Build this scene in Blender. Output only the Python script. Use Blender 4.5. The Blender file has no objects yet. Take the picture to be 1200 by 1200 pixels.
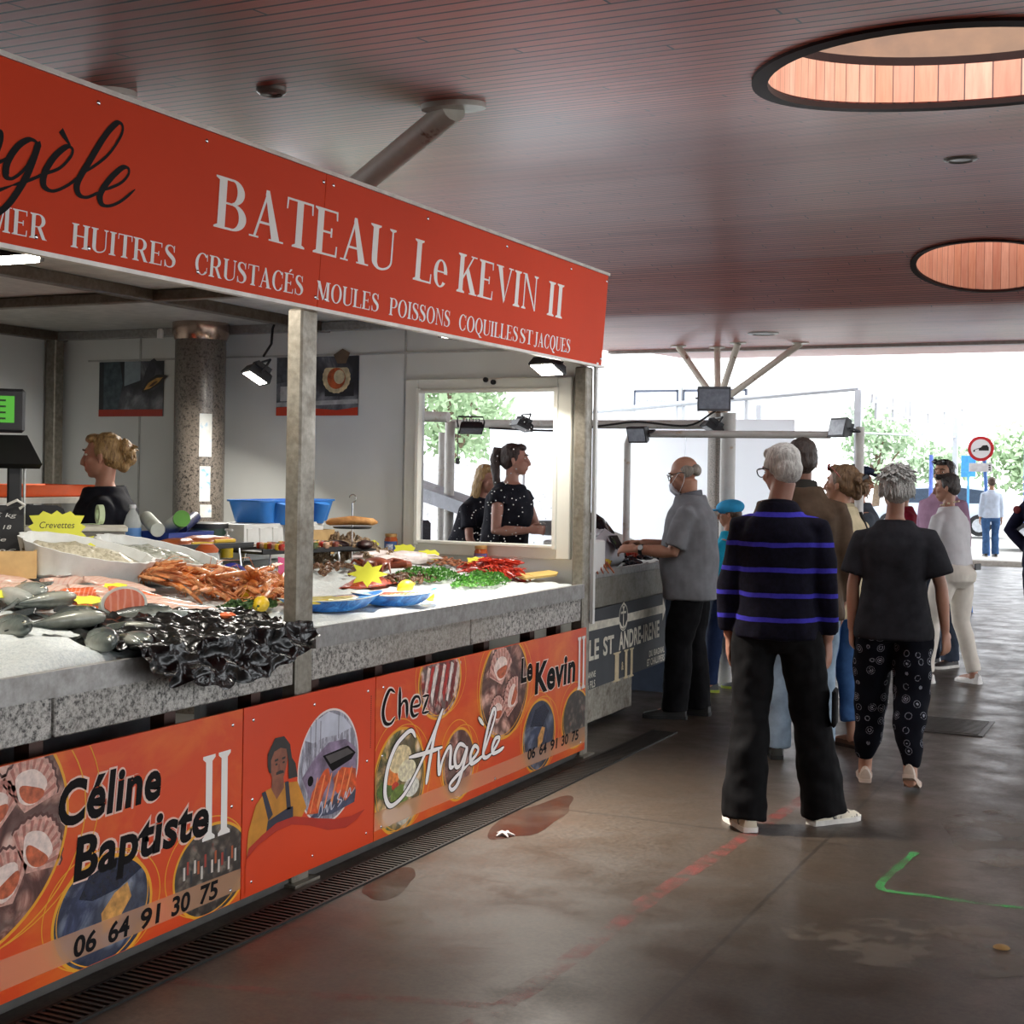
import bpy, math, random
from mathutils import Vector, Matrix, noise
from math import sin, cos, pi, radians, sqrt, atan

S = bpy.context.scene
COL = S.collection
RND = random.Random(7)

# ---------------------------------------------------------------- camera
cam_data = bpy.data.cameras.new('camera')
cam = bpy.data.objects.new('camera', cam_data)
COL.objects.link(cam)
cam.location = (0, 0, 1.6)
YAW, ROLL = radians(25.6), atan(.016)
cam.matrix_world = (Matrix.Translation((0, 0, 1.6)) @ Matrix.Rotation(YAW, 4, 'Z') @ Matrix.Rotation(pi/2, 4, 'X')
                    @ Matrix.Rotation(ROLL, 4, 'Z'))
cam_data.sensor_width = 36
cam_data.lens = 36*1650/1200
cam_data.shift_y = -(600-556)/1200
cam_data.clip_start, cam_data.clip_end = .05, 500
S.camera = cam

# ---------------------------------------------------------------- sky, exposure
w = bpy.data.worlds.new('overcast_sky'); S.world = w; w.use_nodes = True
bg = w.node_tree.nodes['Background']
bg.inputs[0].default_value = (.93, .965, 1, 1)
bg.inputs[1].default_value = 1.6
S.view_settings.view_transform = 'Standard'
S.view_settings.look = 'None'
S.view_settings.gamma = 1
S.view_settings.use_curve_mapping = False
S.view_settings.exposure = 1.5
S.cycles.max_bounces = 7
S.cycles.diffuse_bounces = 4
S.cycles.glossy_bounces = 3
S.cycles.transmission_bounces = 4
S.cycles.transparent_max_bounces = 8
S.cycles.caustics_reflective = False
S.cycles.caustics_refractive = False
S.cycles.sample_clamp_indirect = 6
S.cycles.use_denoising = True

def area(name, loc, target, size, power, col=(1, .96, .88), spread=150):
    l = bpy.data.lights.new(name, 'AREA'); l.energy = power; l.color = col; l.shape = 'RECTANGLE'
    l.size, l.size_y = size; l.spread = radians(spread)
    o = bpy.data.objects.new(name, l); COL.objects.link(o)
    o.location = loc
    d = Vector(target)-Vector(loc)
    o.rotation_euler = d.to_track_quat('-Z', 'Y').to_euler()
    return o

# ---------------------------------------------------------------- materials
def lin(c):
    if isinstance(c, str):
        c = c.lstrip('#'); c = [int(c[i:i+2], 16)/255 for i in (0, 2, 4)]
        c = [x/12.92 if x <= .04045 else ((x+.055)/1.055)**2.4 for x in c]
    return (c[0], c[1], c[2], 1)

class NT:
    def __init__(s, name):
        s.m = bpy.data.materials.new(name); s.m.use_nodes = True
        s.t = s.m.node_tree; s.n = s.t.nodes; s.b = s.n['Principled BSDF']
        s.co = None
    def node(s, typ, **kw):
        n = s.n.new(typ)
        for k, v in kw.items(): setattr(n, k, v)
        return n
    def link(s, a, b): s.t.links.new(a, b)
    def coord(s, scale=(1, 1, 1), rot=(0, 0, 0), loc=(0, 0, 0)):
        tc = s.node('ShaderNodeTexCoord'); mp = s.node('ShaderNodeMapping')
        s.link(tc.outputs['Object'], mp.inputs[0])
        mp.inputs['Scale'].default_value = scale; mp.inputs['Rotation'].default_value = rot
        mp.inputs['Location'].default_value = loc
        return mp.outputs[0]
    def noise(s, co, scale, detail=4, rough=.55, dist=0):
        n = s.node('ShaderNodeTexNoise'); s.link(co, n.inputs['Vector'])
        n.inputs['Scale'].default_value = scale; n.inputs['Detail'].default_value = detail
        n.inputs['Roughness'].default_value = rough; n.inputs['Distortion'].default_value = dist
        return n.outputs['Fac']
    def vor(s, co, scale, feature='F1', rnd=1, out='Distance'):
        n = s.node('ShaderNodeTexVoronoi', feature=feature); s.link(co, n.inputs['Vector'])
        n.inputs['Scale'].default_value = scale; n.inputs['Randomness'].default_value = rnd
        return n.outputs[out]
    def ramp(s, fac, stops, const=False):
        n = s.node('ShaderNodeValToRGB'); s.link(fac, n.inputs[0])
        e = n.color_ramp.elements
        while len(e) < len(stops): e.new(.5)
        for i, (p, c) in enumerate(stops):
            e[i].position = p; e[i].color = lin(c) if not isinstance(c, (int, float)) else (c, c, c, 1)
        if const: n.color_ramp.interpolation = 'CONSTANT'
        return n.outputs[0]
    def mix(s, fac, a, b, mode='MIX'):
        n = s.node('ShaderNodeMix', data_type='RGBA', blend_type=mode)
        for v, i in ((fac, 0), (a, 6), (b, 7)):
            if isinstance(v, (int, float)): n.inputs[i].default_value = v if i == 0 else (v, v, v, 1)
            elif isinstance(v, (str, tuple, list)): n.inputs[i].default_value = lin(v)
            else: s.link(v, n.inputs[i])
        return n.outputs[2]
    def math(s, op, a, b=0, c=None):
        n = s.node('ShaderNodeMath', operation=op)
        for i, v in enumerate((a, b, c)):
            if v is None: continue
            if isinstance(v, (int, float)): n.inputs[i].default_value = v
            else: s.link(v, n.inputs[i])
        return n.outputs[0]
    def sep(s, co):
        n = s.node('ShaderNodeSeparateXYZ'); s.link(co, n.inputs[0]); return n.outputs
    def bump(s, h, strength=.3, dist=.01):
        n = s.node('ShaderNodeBump'); s.link(h, n.inputs['Height'])
        n.inputs['Strength'].default_value = strength; n.inputs['Distance'].default_value = dist
        s.link(n.outputs[0], s.b.inputs['Normal'])
    def set(s, col=None, rough=None, metal=None, **kw):
        for key, v in (('Base Color', col), ('Roughness', rough), ('Metallic', metal)):
            if v is None: continue
            if isinstance(v, str): s.b.inputs[key].default_value = lin(v)
            elif isinstance(v, (int, float)): s.b.inputs[key].default_value = v
            elif isinstance(v, (tuple, list)): s.b.inputs[key].default_value = lin(v)
            else: s.link(v, s.b.inputs[key])
        for k, v in kw.items(): s.b.inputs[k.replace('_', ' ')].default_value = v
        return s.m

MC = {}
def plain(col, rough=.5, metal=0, var=.12, scale=12, bump=0, bscale=60, **kw):
    """a base colour with slight mottling, optional fine bump"""
    key = ('p', col, rough, metal, var, scale, bump, bscale, tuple(kw.items()))
    if key in MC: return MC[key]
    t = NT('paint_'+str(len(MC)))
    co = t.coord()
    if var:
        n = t.noise(co, scale)
        c = lin(col)
        lo = [max(0, x*(1-var*1.6)) for x in c[:3]]; hi = [min(1, x*(1+var)) for x in c[:3]]
        t.set(t.mix(t.ramp(n, [(.3, 0.), (.7, 1.)]), tuple(lo), tuple(hi)))
    else: t.set(col)
    t.set(rough=rough, metal=metal)
    if bump: t.bump(t.noise(co, bscale, 5), bump, .004)
    for k, v in kw.items(): t.b.inputs[k.replace('_', ' ')].default_value = v
    MC[key] = t.m
    return t.m

def speckle(name, cols, scale, rough=.5, bump=.1, s2=3., grime=None):
    t = NT(name); co = t.coord()
    n = t.noise(co, scale, 3, .7)
    c = t.ramp(n, cols)
    if grime:
        g = t.noise(t.coord((1, 1, .6)), s2, 4)
        c = t.mix(t.ramp(g, [(.45, 0.), (.7, .75)]), c, grime)
    t.set(c, rough)
    if bump: t.bump(n, bump, .003)
    return t.m

def glow(col, strength, name='lamp_glow'):
    t = NT(name); t.set('#000000', .4)
    t.b.inputs['Emission Color'].default_value = lin(col); t.b.inputs['Emission Strength'].default_value = strength
    return t.m

# ---------------------------------------------------------------- mesh building
class MB:
    def __init__(s): s.v = []; s.f = []; s.mi = []; s.k = 0
    def add(s, vs, fs):
        o = len(s.v); s.v += [tuple(v) for v in vs]
        for f in fs: s.f.append([o+i for i in f]); s.mi.append(s.k)
        return s
    def mat(s, k): s.k = k; return s
    def box(s, c, d, rz=0, bev=0, M=None):
        hx, hy, hz = d[0]/2, d[1]/2, d[2]/2
        b = min(bev, hx*.95, hy*.95, hz*.95)
        R = M or Matrix.Rotation(rz, 3, 'Z'); c = Vector(c)
        if b <= 0:
            vs = [(x*hx, y*hy, z*hz) for x in (-1, 1) for y in (-1, 1) for z in (-1, 1)]
            fs = [(0, 1, 3, 2), (4, 6, 7, 5), (0, 4, 5, 1), (2, 3, 7, 6), (0, 2, 6, 4), (1, 5, 7, 3)]
        else:
            vs = []; ix = {}
            for x in (-1, 1):
                for y in (-1, 1):
                    for z in (-1, 1):
                        for a in range(3):
                            h = [x*hx, y*hy, z*hz]; sg = (x, y, z)
                            for j in range(3):
                                if j != a: h[j] -= sg[j]*b
                            ix[x, y, z, a] = len(vs); vs.append(h)
            fs = []
            for a in range(3):
                o1, o2 = (a+1) % 3, (a+2) % 3
                for sg in (-1, 1):
                    q = []
                    for p, r in ((-1, -1), (1, -1), (1, 1), (-1, 1)):
                        t = [0, 0, 0]; t[a] = sg; t[o1] = p; t[o2] = r; q.append(ix[t[0], t[1], t[2], a])
                    fs.append(q if sg > 0 else q[::-1])
                    # edges along axis a
                    for p in (-1, 1):
                        t0 = [0, 0, 0]; t1 = [0, 0, 0]
                        t0[a] = -1; t1[a] = 1; t0[o1] = t1[o1] = sg; t0[o2] = t1[o2] = p
                        q = [ix[tuple(t0)+(o1,)], ix[tuple(t1)+(o1,)], ix[tuple(t1)+(o2,)], ix[tuple(t0)+(o2,)]]
                        fs.append(q if sg*p > 0 else q[::-1])
            for x in (-1, 1):
                for y in (-1, 1):
                    for z in (-1, 1):
                        q = [ix[x, y, z, a] for a in range(3)]
                        fs.append(q if x*y*z > 0 else q[::-1])
        return s.add([c+R@Vector(v) for v in vs], fs)
    def loft(s, rings, cap=True, close=False):
        n = len(rings[0]); o = len(s.v)
        for r in rings: s.v += [tuple(p) for p in r]
        m = len(rings)
        for i in range(m if close else m-1):
            i2 = (i+1) % m
            for j in range(n):
                s.f.append([o+i*n+j, o+i*n+(j+1) % n, o+i2*n+(j+1) % n, o+i2*n+j]); s.mi.append(s.k)
        if cap and not close:
            s.f.append([o+j for j in range(n)][::-1]); s.mi.append(s.k)
            s.f.append([o+(m-1)*n+j for j in range(n)]); s.mi.append(s.k)
        return s
    def tube(s, pts, rad, n=8, cap=True, flat=1.):
        pts = [Vector(p) for p in pts]
        if isinstance(rad, (int, float)): rad = [rad]*len(pts)
        rings = []; up = None
        for i, p in enumerate(pts):
            a = pts[max(0, i-1)]; b = pts[min(len(pts)-1, i+1)]
            t = (b-a).normalized() if (b-a).length > 1e-9 else Vector((0, 0, 1))
            if up is None:
                up = Vector((0, 0, 1)) if abs(t.z) < .9 else Vector((1, 0, 0))
            u = (up-t*up.dot(t)).normalized(); v = t.cross(u); up = u
            rings.append([p+(u*cos(2*pi*k/n)*flat+v*sin(2*pi*k/n))*rad[i] for k in range(n)])
        return s.loft(rings, cap)
    def cyl(s, a, b, r0, r1=None, n=16, cap=True): return s.tube([a, b], [r0, r0 if r1 is None else r1], n, cap)
    def ell(s, c, r, M=None, nu=14, nv=9):
        c = Vector(c); M = M or Matrix.Identity(3)
        if isinstance(r, (int, float)): r = (r, r, r)
        rings = []
        for i in range(1, nv):
            a = pi*i/nv
            rings.append([c+M@Vector((r[0]*sin(a)*cos(2*pi*j/nu), r[1]*sin(a)*sin(2*pi*j/nu), -r[2]*cos(a))) for j in range(nu)])
        o = len(s.v); s.loft(rings, False)
        k = len(s.v); s.v += [tuple(c+M@Vector((0, 0, -r[2]))), tuple(c+M@Vector((0, 0, r[2])))]
        e = o+(nv-2)*nu
        for j in range(nu):
            s.f.append([k, o+(j+1) % nu, o+j]); s.mi.append(s.k)
            s.f.append([k+1, e+j, e+(j+1) % nu]); s.mi.append(s.k)
        return s
    def lathe(s, prof, c=(0, 0, 0), n=20, cap=True):
        return s.loft([[(c[0]+r*cos(2*pi*j/n), c[1]+r*sin(2*pi*j/n), c[2]+z) for j in range(n)] for r, z in prof], cap)
    def prism(s, poly, o, ux, uy, depth):
        """2-D outline swept along ux x uy"""
        o, ux, uy = Vector(o), Vector(ux), Vector(uy); nn = ux.cross(uy)*depth
        return s.loft([[o+ux*a+uy*b for a, b in poly], [o+ux*a+uy*b+nn for a, b in poly]])
    def build(s, name, mat, parent=None, smooth=True, ang=38):
        me = bpy.data.meshes.new(name); me.from_pydata(s.v, [], s.f)
        for m in (mat if isinstance(mat, (list, tuple)) else [mat]): me.materials.append(m)
        if len(me.materials) > 1: me.polygons.foreach_set('material_index', s.mi)
        if smooth:
            me.polygons.foreach_set('use_smooth', [True]*len(me.polygons))
            me.set_sharp_from_angle(angle=radians(ang))
        me.update()
        o = bpy.data.objects.new(name, me); COL.objects.link(o)
        if parent: o.parent = parent
        return o

def tag(o, label, cat=None, group=None, kind=None):
    if label: o['label'] = label
    if cat: o['category'] = cat
    if group: o['group'] = group
    if kind: o['kind'] = kind
    return o
def empty(name, loc, rz=0, label=None, cat=None, group=None):
    o = bpy.data.objects.new(name, None); COL.objects.link(o)
    o.location = loc; o.rotation_euler = (0, 0, rz); o.empty_display_size = .05
    return tag(o, label, cat, group)
def copy_tree(o, parent=None):
    c = o.copy(); COL.objects.link(c)
    if parent: c.parent = parent
    for ch in list(o.children): copy_tree(ch, c)
    return c
def crom(P, per=6, closed=False):
    """Catmull-Rom through 2-D or 3-D points (extra channels ride along)"""
    P = [tuple(p) for p in P]; n = len(P); out = []
    for i in range(n if closed else n-1):
        q = [P[(i+j) % n] if closed else P[min(max(i+j, 0), n-1)] for j in (-1, 0, 1, 2)]
        for k in range(per):
            t = k/per
            out.append(tuple(.5*(2*b+(c-a)*t+(2*a-5*b+4*c-d)*t*t+(3*b-a-3*c+d)*t**3) for a, b, c, d in zip(*q)))
    if not closed: out.append(P[-1])
    return out
def realise(o, mods):
    """apply modifiers set up by mods(o) and keep the resulting mesh"""
    mods(o)
    bpy.context.view_layer.update()
    dg = bpy.context.evaluated_depsgraph_get()
    me = bpy.data.meshes.new_from_object(o.evaluated_get(dg))
    old = o.data; o.modifiers.clear(); o.data = me; me.name = old.name
    bpy.data.meshes.remove(old)
    me.polygons.foreach_set('use_smooth', [True]*len(me.polygons))
    return o
def remesh(o, voxel, smooth=3, fac=.5):
    def m(o):
        r = o.modifiers.new('r', 'REMESH'); r.mode = 'VOXEL'; r.voxel_size = voxel; r.use_smooth_shade = True
        if smooth:
            k = o.modifiers.new('s', 'SMOOTH'); k.iterations = smooth; k.factor = fac
    return realise(o, m)

# lettering -------------------------------------------------------------
def flat(name, poly, x, mat, parent=None, sign=1, th=.0006):
    """a cut-vinyl shape given as (Y, z) outline on the plane x, facing +x"""
    mb = MB(); mb.prism(poly, (x, 0, 0), (0, 1, 0), (0, 0, 1), th)
    return mb.build(name, mat, parent, smooth=False)
def ribbon(mb, pts, x, th=.0006):
    """variable-width pen stroke through (Y, z, half-width) points"""
    L = []; R_ = []
    for i, p in enumerate(pts):
        a = pts[max(0, i-1)]; b = pts[min(len(pts)-1, i+1)]
        d = Vector((b[0]-a[0], b[1]-a[1])); d = d.normalized() if d.length else Vector((1, 0))
        L.append((x+i*2.5e-6, p[0]-d.y*p[2], p[1]+d.x*p[2])); R_.append((x+i*2.5e-6, p[0]+d.y*p[2], p[1]-d.x*p[2]))
    n = len(pts); mb.add(L+R_, [(i, n+i, n+i+1, i+1) for i in range(n-1)])
def script(name, strokes, x, mat, parent, w0, w1, grow=0):
    """cursive lettering: thick on down-strokes, thin on up-strokes"""
    mb = MB()
    for si, st in enumerate(strokes):
        P = crom(st, 8); out = []
        for i, p in enumerate(P):
            a = P[max(0, i-1)]; b = P[min(len(P)-1, i+1)]
            d = Vector((b[0]-a[0], b[1]-a[1])); d = d.normalized() if d.length else Vector((1, 0))
            k = max(0, -d.y)
            e = min(1, .35+min(i, len(P)-1-i)/6)
            out.append((p[0], p[1], (w0+(w1-w0)*k)*e+grow))
        ribbon(mb, out, x+si*5e-5)
    return mb.build(name, mat, parent, smooth=False)

def font_mesh(name, body, mat, parent, M, size_fit, offset=0, shear=0, spacing=1, lift=.0006):
    """text in Blender's own face, fitted to width x height, carried by matrix M"""
    c = bpy.data.curves.new(name, 'FONT'); c.body = body; c.offset = offset; c.shear = shear; c.space_character = spacing
    c.resolution_u = 4
    o = bpy.data.objects.new(name, c); COL.objects.link(o)
    bpy.context.view_layer.update()
    me = bpy.data.meshes.new_from_object(o.evaluated_get(bpy.context.evaluated_depsgraph_get()))
    bpy.data.objects.remove(o); bpy.data.curves.remove(c)
    xs = [v.co.x for v in me.vertices]; ys = [v.co.y for v in me.vertices]
    x0, x1 = min(xs), max(xs)
    wd, ht = size_fit
    capz = .73
    sx = wd/(x1-x0); sy = ht/capz
    for v in me.vertices: v.co = M @ Vector(((v.co.x-x0)*sx, v.co.y*sy, lift))
    me.materials.clear(); me.materials.append(mat); me.name = name
    ob = bpy.data.objects.new(name, me); COL.objects.link(ob)
    if parent: ob.parent = parent
    return ob
def on_x(x, p0, p1):
    """matrix for text on a plane facing +x: baseline from p0 to p1, each (Y, z)"""
    d = Vector((0, p1[0]-p0[0], p1[1]-p0[1])); L = d.length; d.normalize()
    n = Vector((1, 0, 0)); u = n.cross(d)
    M = Matrix.Identity(4)
    for i in range(3): M[i][0] = d[i]; M[i][1] = u[i]; M[i][2] = n[i]
    M[0][3], M[1][3], M[2][3] = x, p0[0], p0[1]
    return M, L

# a bold condensed roman alphabet drawn with stems, hairlines and slab serifs
TK, HL, SF = .15, .045, .05
def _stem(x, w=TK, y0=0, y1=1, sl=.07, sr=.07, top=True, bot=True):
    r = [[(x, y0), (x+w, y0), (x+w, y1), (x, y1)]]
    if bot: r.append([(x-sl, y0), (x+w+sr, y0), (x+w+sr, y0+SF*.7), (x+w, y0+SF*1.5), (x, y0+SF*1.5), (x-sl, y0+SF*.7)])
    if top: r.append([(x-sl, y1), (x-sl, y1-SF*.7), (x, y1-SF*1.5), (x+w, y1-SF*1.5), (x+w+sr, y1-SF*.7), (x+w+sr, y1)])
    return r
def _bar(x0, x1, y0, y1): return [[(x0, y0), (x1, y0), (x1, y1), (x0, y1)]]
def _diag(xa, ya, xb, yb, w): return [[(xa-w/2, ya), (xa+w/2, ya), (xb+w/2, yb), (xb-w/2, yb)]]
def _stroke(P, per=6):
    P = crom(P, per); out = []
    L = []; R_ = []
    for i, p in enumerate(P):
        a = P[max(0, i-1)]; b = P[min(len(P)-1, i+1)]
        d = Vector((b[0]-a[0], b[1]-a[1])).normalized()
        L.append((p[0]-d.y*p[2], p[1]+d.x*p[2])); R_.append((p[0]+d.y*p[2], p[1]-d.x*p[2]))
    for i in range(len(P)-1): out.append([L[i], R_[i], R_[i+1], L[i+1]])
    return out
def _ring(cx, cy, rx, ry, a0=0, a1=360, n=28, tk=TK, hl=HL):
    out = []; prev = None
    for i in range(n+1):
        a = radians(a0+(a1-a0)*i/n)
        o = (cx+rx*cos(a), cy+ry*sin(a)); k = (cx+(rx-tk)*cos(a), cy+(ry-hl)*sin(a))
        if prev: out.append([prev[0], o, k, prev[1]])
        prev = (o, k)
    return out
def _arm(x0, x1, y, up, ser=.16):
    yy = (y-HL, y) if up else (y, y+HL)
    s_ = [[(x1-HL, y), (x1, y), (x1+.005, y+(-ser if up else ser)), (x1-HL*.6, y+(-ser if up else ser))]]
    return _bar(x0, x1, *yy)+s_
def glyph(ch):
    g = ch
    if ch == 'I': return .33, _stem(.09)
    if ch == 'L': return .60, _stem(.07)+_arm(.2, .58, 0, False, .24)
    if ch in 'EÉ':
        r = _stem(.07, sr=0)+_arm(.2, .56, 1, True, .2)+_arm(.2, .58, 0, False, .24)+_bar(.2, .42, .485, .53)+_bar(.4, .44, .41, .61)
        if ch == 'É': r += [[(.26, 1.05), (.34, 1.05), (.48, 1.22), (.36, 1.22)]]
        return .64, r
    if ch == 'T': return .64, _stem(.25, top=False)+_bar(.02, .63, 1-HL, 1)+[[(.02, 1), (.06, 1), (.045, .76), (.015, .76)], [(.59, 1), (.63, 1), (.635, .76), (.605, .76)]]
    if ch == 'H': return .74, _stem(.06)+_stem(.5)+_bar(.15, .55, .48, .53)
    if ch == 'N': return .74, _stem(.1, HL, top=False)+_stem(.6, HL, bot=False, y0=0)+[[(.02, 1), (.2, 1), (.645, 0), (.6, 0), (.1, .97), (.02, .97)]]
    if ch == 'M': return .9, _stem(.08, HL, top=False)+_stem(.66, TK, top=False)+[[(.0, 1), (.2, 1), (.5, .1), (.42, 0)], [(.42, 0), (.5, .1), (.66, 1), (.62, 1)], [(.6, 1), (.9, 1), (.9, 1-SF*.7), (.6, 1-SF*.7)]]
    if ch == 'A': return .72, [[(.0, 0), (.2, 0), (.2, SF*.7), (.0, SF*.7)], [(.42, 0), (.74, 0), (.74, SF*.7), (.42, SF*.7)], [(.08, 0), (.13, 0), (.37, .93), (.34, 1)], [(.48, 0), (.66, 0), (.38, 1), (.31, 1), (.3, .9)], [(.17, .3), (.52, .3), (.51, .35), (.18, .35)]]
    if ch == 'V': return .72, [[(.0, 1), (.3, 1), (.3, 1-SF*.7), (.0, 1-SF*.7)], [(.52, 1), (.72, 1), (.72, 1-SF*.7), (.52, 1-SF*.7)], [(.06, 1), (.24, 1), (.43, .1), (.37, 0)], [(.37, 0), (.42, .12), (.65, 1), (.6, 1)]]
    if ch == 'K': return .76, _stem(.07)+[[(.2, .42), (.22, .36), (.6, 1), (.55, 1)], [(.3, .56), (.4, .68), (.72, 0), (.53, 0)], [(.46, 0), (.76, 0), (.76, SF*.7), (.46, SF*.7)], [(.47, 1), (.7, 1), (.7, 1-SF*.7), (.47, 1-SF*.7)]]
    if ch == 'U': return .72, _stem(.07, y0=.28, bot=False)+_stem(.6, HL, y0=.28, bot=False)+_stroke([(.145, .3, .075), (.16, .14, .07), (.25, .03, .035), (.38, .015, .025), (.52, .07, .025), (.61, .18, .023), (.622, .32, .022)])
    if ch == 'B': return .68, _stem(.07, sr=0)+_bar(.2, .34, 1-HL, 1)+_bar(.2, .36, 0, HL)+_bar(.2, .36, .49, .53)+_ring(.34, .75, .24, .25, -90, 90)+_ring(.36, .265, .28, .265, -90, 90)
    if ch == 'P': return .64, _stem(.07)+_bar(.2, .34, 1-HL, 1)+_bar(.2, .34, .43, .475)+_ring(.33, .715, .29, .285, -90, 90)
    if ch == 'R': return .72, _stem(.07)+_bar(.2, .34, 1-HL, 1)+_bar(.2, .36, .46, .505)+_ring(.33, .73, .28, .27, -90, 90)+[[(.3, .48), (.44, .5), (.64, .06), (.72, 0), (.52, 0)]]
    if ch == 'O': return .76, _ring(.38, .5, .36, .52)
    if ch == 'Q': return .76, _ring(.38, .5, .36, .52)+_stroke([(.3, .0, .02), (.42, -.06, .05), (.56, -.19, .06), (.72, -.2, .015)])
    if ch == 'C': return .7, _ring(.38, .5, .36, .52, 42, 318)+[[(.6, .98), (.645, .98), (.645, .66), (.615, .66)], [(.61, .36), (.64, .36), (.63, .16), (.6, .16)]]
    if ch == 'S': return .58, _stroke([(.47, .72, .014), (.43, .9, .022), (.29, .985, .024), (.14, .93, .05), (.1, .77, .065), (.19, .62, .085), (.34, .5, .095), (.46, .36, .085), (.47, .19, .065), (.38, .05, .035), (.24, .015, .024), (.11, .08, .022), (.06, .29, .014)])+[[(.45, 1), (.49, 1), (.49, .7), (.46, .7)], [(.04, 0), (.08, 0), (.075, .3), (.04, .3)]]
    if ch == 'J': return .46, _stem(.2, y0=.2, bot=False)+_stroke([(.275, .25, .075), (.26, .08, .06), (.18, -.04, .035), (.06, -.03, .03), (.04, .06, .05)])
    if ch == 'e': return .5, _ring(.25, .33, .23, .35, 0, 320, tk=.12, hl=.04)+_bar(.1, .46, .35, .39)
    return .32, []
def serif(name, body, p0, p1, h, x, mat, parent):
    W = 0; G = []
    for ch in body:
        wd, g = glyph(ch); G.append((W, g)); W += wd+.035
    W -= .035
    d = Vector((p1[0]-p0[0], p1[1]-p0[1])); L = d.length; sx = L/W; t = d.normalized(); u = Vector((-t.y, t.x))
    mb = MB(); lay = 0
    for ox, g in G:
        for q in g:
            lay += 1
            pp = [(p0[0]+t.x*(ox+a)*sx+u.x*b*h, p0[1]+t.y*(ox+a)*sx+u.y*b*h) for a, b in q]
            mb.add([(x+.00004*(lay % 12), a, b) for a, b in pp], [list(range(len(pp)))])
    return mb.build(name, mat, parent, smooth=False)

# ================================================================ MATERIALS OF THE PLACE
def floor_mat():
    t = NT('worn_concrete'); co = t.coord()
    big = t.noise(t.coord((1, .6, 1)), .55, 5, .6, .4); mid = t.noise(co, 3.2, 6, .65, .3); fine = t.noise(co, 55, 5, .7)
    c = t.ramp(big, [(.3, '#2d2620'), (.5, '#392f28'), (.72, '#493e34')])
    c = t.mix(t.ramp(mid, [(.42, 0.), (.66, .6)]), c, '#241e19')
    c = t.mix(t.ramp(fine, [(.35, .35), (.62, 0.)]), c, '#665a4c')
    x, y, z = t.sep(co)
    def line(v, at, wd): return t.math('LESS_THAN', t.math('ABSOLUTE', t.math('SUBTRACT', v, at)), wd)
    wob = t.math('MULTIPLY', t.math('SUBTRACT', t.noise(co, 1.5), .5), .015)
    xv = t.math('ADD', x, wob); yv = t.math('ADD', y, wob)
    j = None
    for v, a in ((xv, -1.42), (xv, 1.4), (xv, 4.2), (xv, -4.2), (yv, 6.2), (yv, 9.6), (yv, 13), (yv, 17), (yv, 21), (yv, .8), (yv, -4)):
        l = line(v, a, .009)
        j = l if j is None else t.math('MAXIMUM', j, l)
    c = t.mix(t.math('MULTIPLY', j, .7), c, '#2a241f')
    r = t.ramp(mid, [(.35, .30), (.65, .48)])
    t.set(c, r)
    t.b.inputs['Specular IOR Level'].default_value = .45
    h = t.math('SUBTRACT', t.math('MULTIPLY', fine, .4), t.math('MULTIPLY', j, .6))
    t.bump(h, .25, .004)
    return t.m
def board_mat():
    """narrow varnished boards running across the hall"""
    t = NT('varnished_boards'); co = t.coord(); x, y, z = t.sep(co)
    P = .088
    yy = t.math('DIVIDE', y, P)
    idx = t.math('FLOOR', yy); fr = t.math('FRACT', yy)
    wn = t.node('ShaderNodeTexWhiteNoise', noise_dimensions='1D'); t.link(idx, wn.inputs['W'])
    # staggered butt joints
    off = t.math('MULTIPLY', wn.outputs[0], 3.1)
    xs = t.math('DIVIDE', t.math('ADD', x, off), 3.1)
    cell = t.math('FLOOR', xs); bf = t.math('FRACT', xs)
    w2 = t.node('ShaderNodeTexWhiteNoise', noise_dimensions='2D'); cmb = t.node('ShaderNodeCombineXYZ')
    t.link(idx, cmb.inputs[0]); t.link(cell, cmb.inputs[1]); t.link(cmb.outputs[0], w2.inputs['Vector'])
    c = t.ramp(w2.outputs[0], [(0, '#a84e40'), (.35, '#be5a4a'), (.7, '#c86452'), (1, '#b05244')])
    g = t.noise(t.coord((.5, 14, 1)), 6, 4)
    c = t.mix(t.ramp(g, [(.4, 0.), (.7, .35)]), c, '#963f33')
    big = t.noise(co, .5, 3)
    c = t.mix(t.ramp(big, [(.4, 0.), (.75, .4)]), c, '#d2867a')
    gap = t.math('LESS_THAN', fr, .17); butt = t.math('LESS_THAN', bf, .003)
    gg = t.math('MAXIMUM', gap, butt)
    c = t.mix(gg, c, '#2a1413')
    t.set(c, .33)
    tri = t.math('MINIMUM', t.math('MULTIPLY', fr, 7), 1)
    t.bump(tri, .12, .003)
    t.b.inputs['Specular IOR Level'].default_value = .13
    return t.m
M_FLOOR = floor_mat(); M_BOARD = board_mat()
def galv(name, a, b, rust, amt):
    t = NT(name); co = t.coord()
    n = t.vor(t.coord((1, 1, .5)), 26, out='Color'); n2 = t.noise(co, 9, 5, .7)
    c = t.mix(t.ramp(t.noise(co, 40, 3), [(.3, 0.), (.7, 1.)]), a, b)
    c = t.mix(t.ramp(n2, [(.5, 0.), (.7, amt)]), c, rust)
    t.set(c, t.ramp(n2, [(.3, .32), (.7, .55)]), .55)
    return t.m
M_GALV = galv('galvanised_steel', '#9a9488', '#7c766b', '#6d5f4c', .6)
M_STEEL = galv('brushed_steel', '#a5a3a0', '#8b8885', '#77706a', .4)
M_BEAM = galv('stained_beam_steel', '#6f6357', '#5a4f45', '#48392c', .7)
M_GRAN = speckle('speckled_granite', [(.36, '#3c3a38'), (.45, '#8d8983'), (.56, '#b4b0a9'), (.64, '#cfcbc4'), (.7, '#77736e')], 62, .45, .05, 1.2, '#8f877c')
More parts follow.
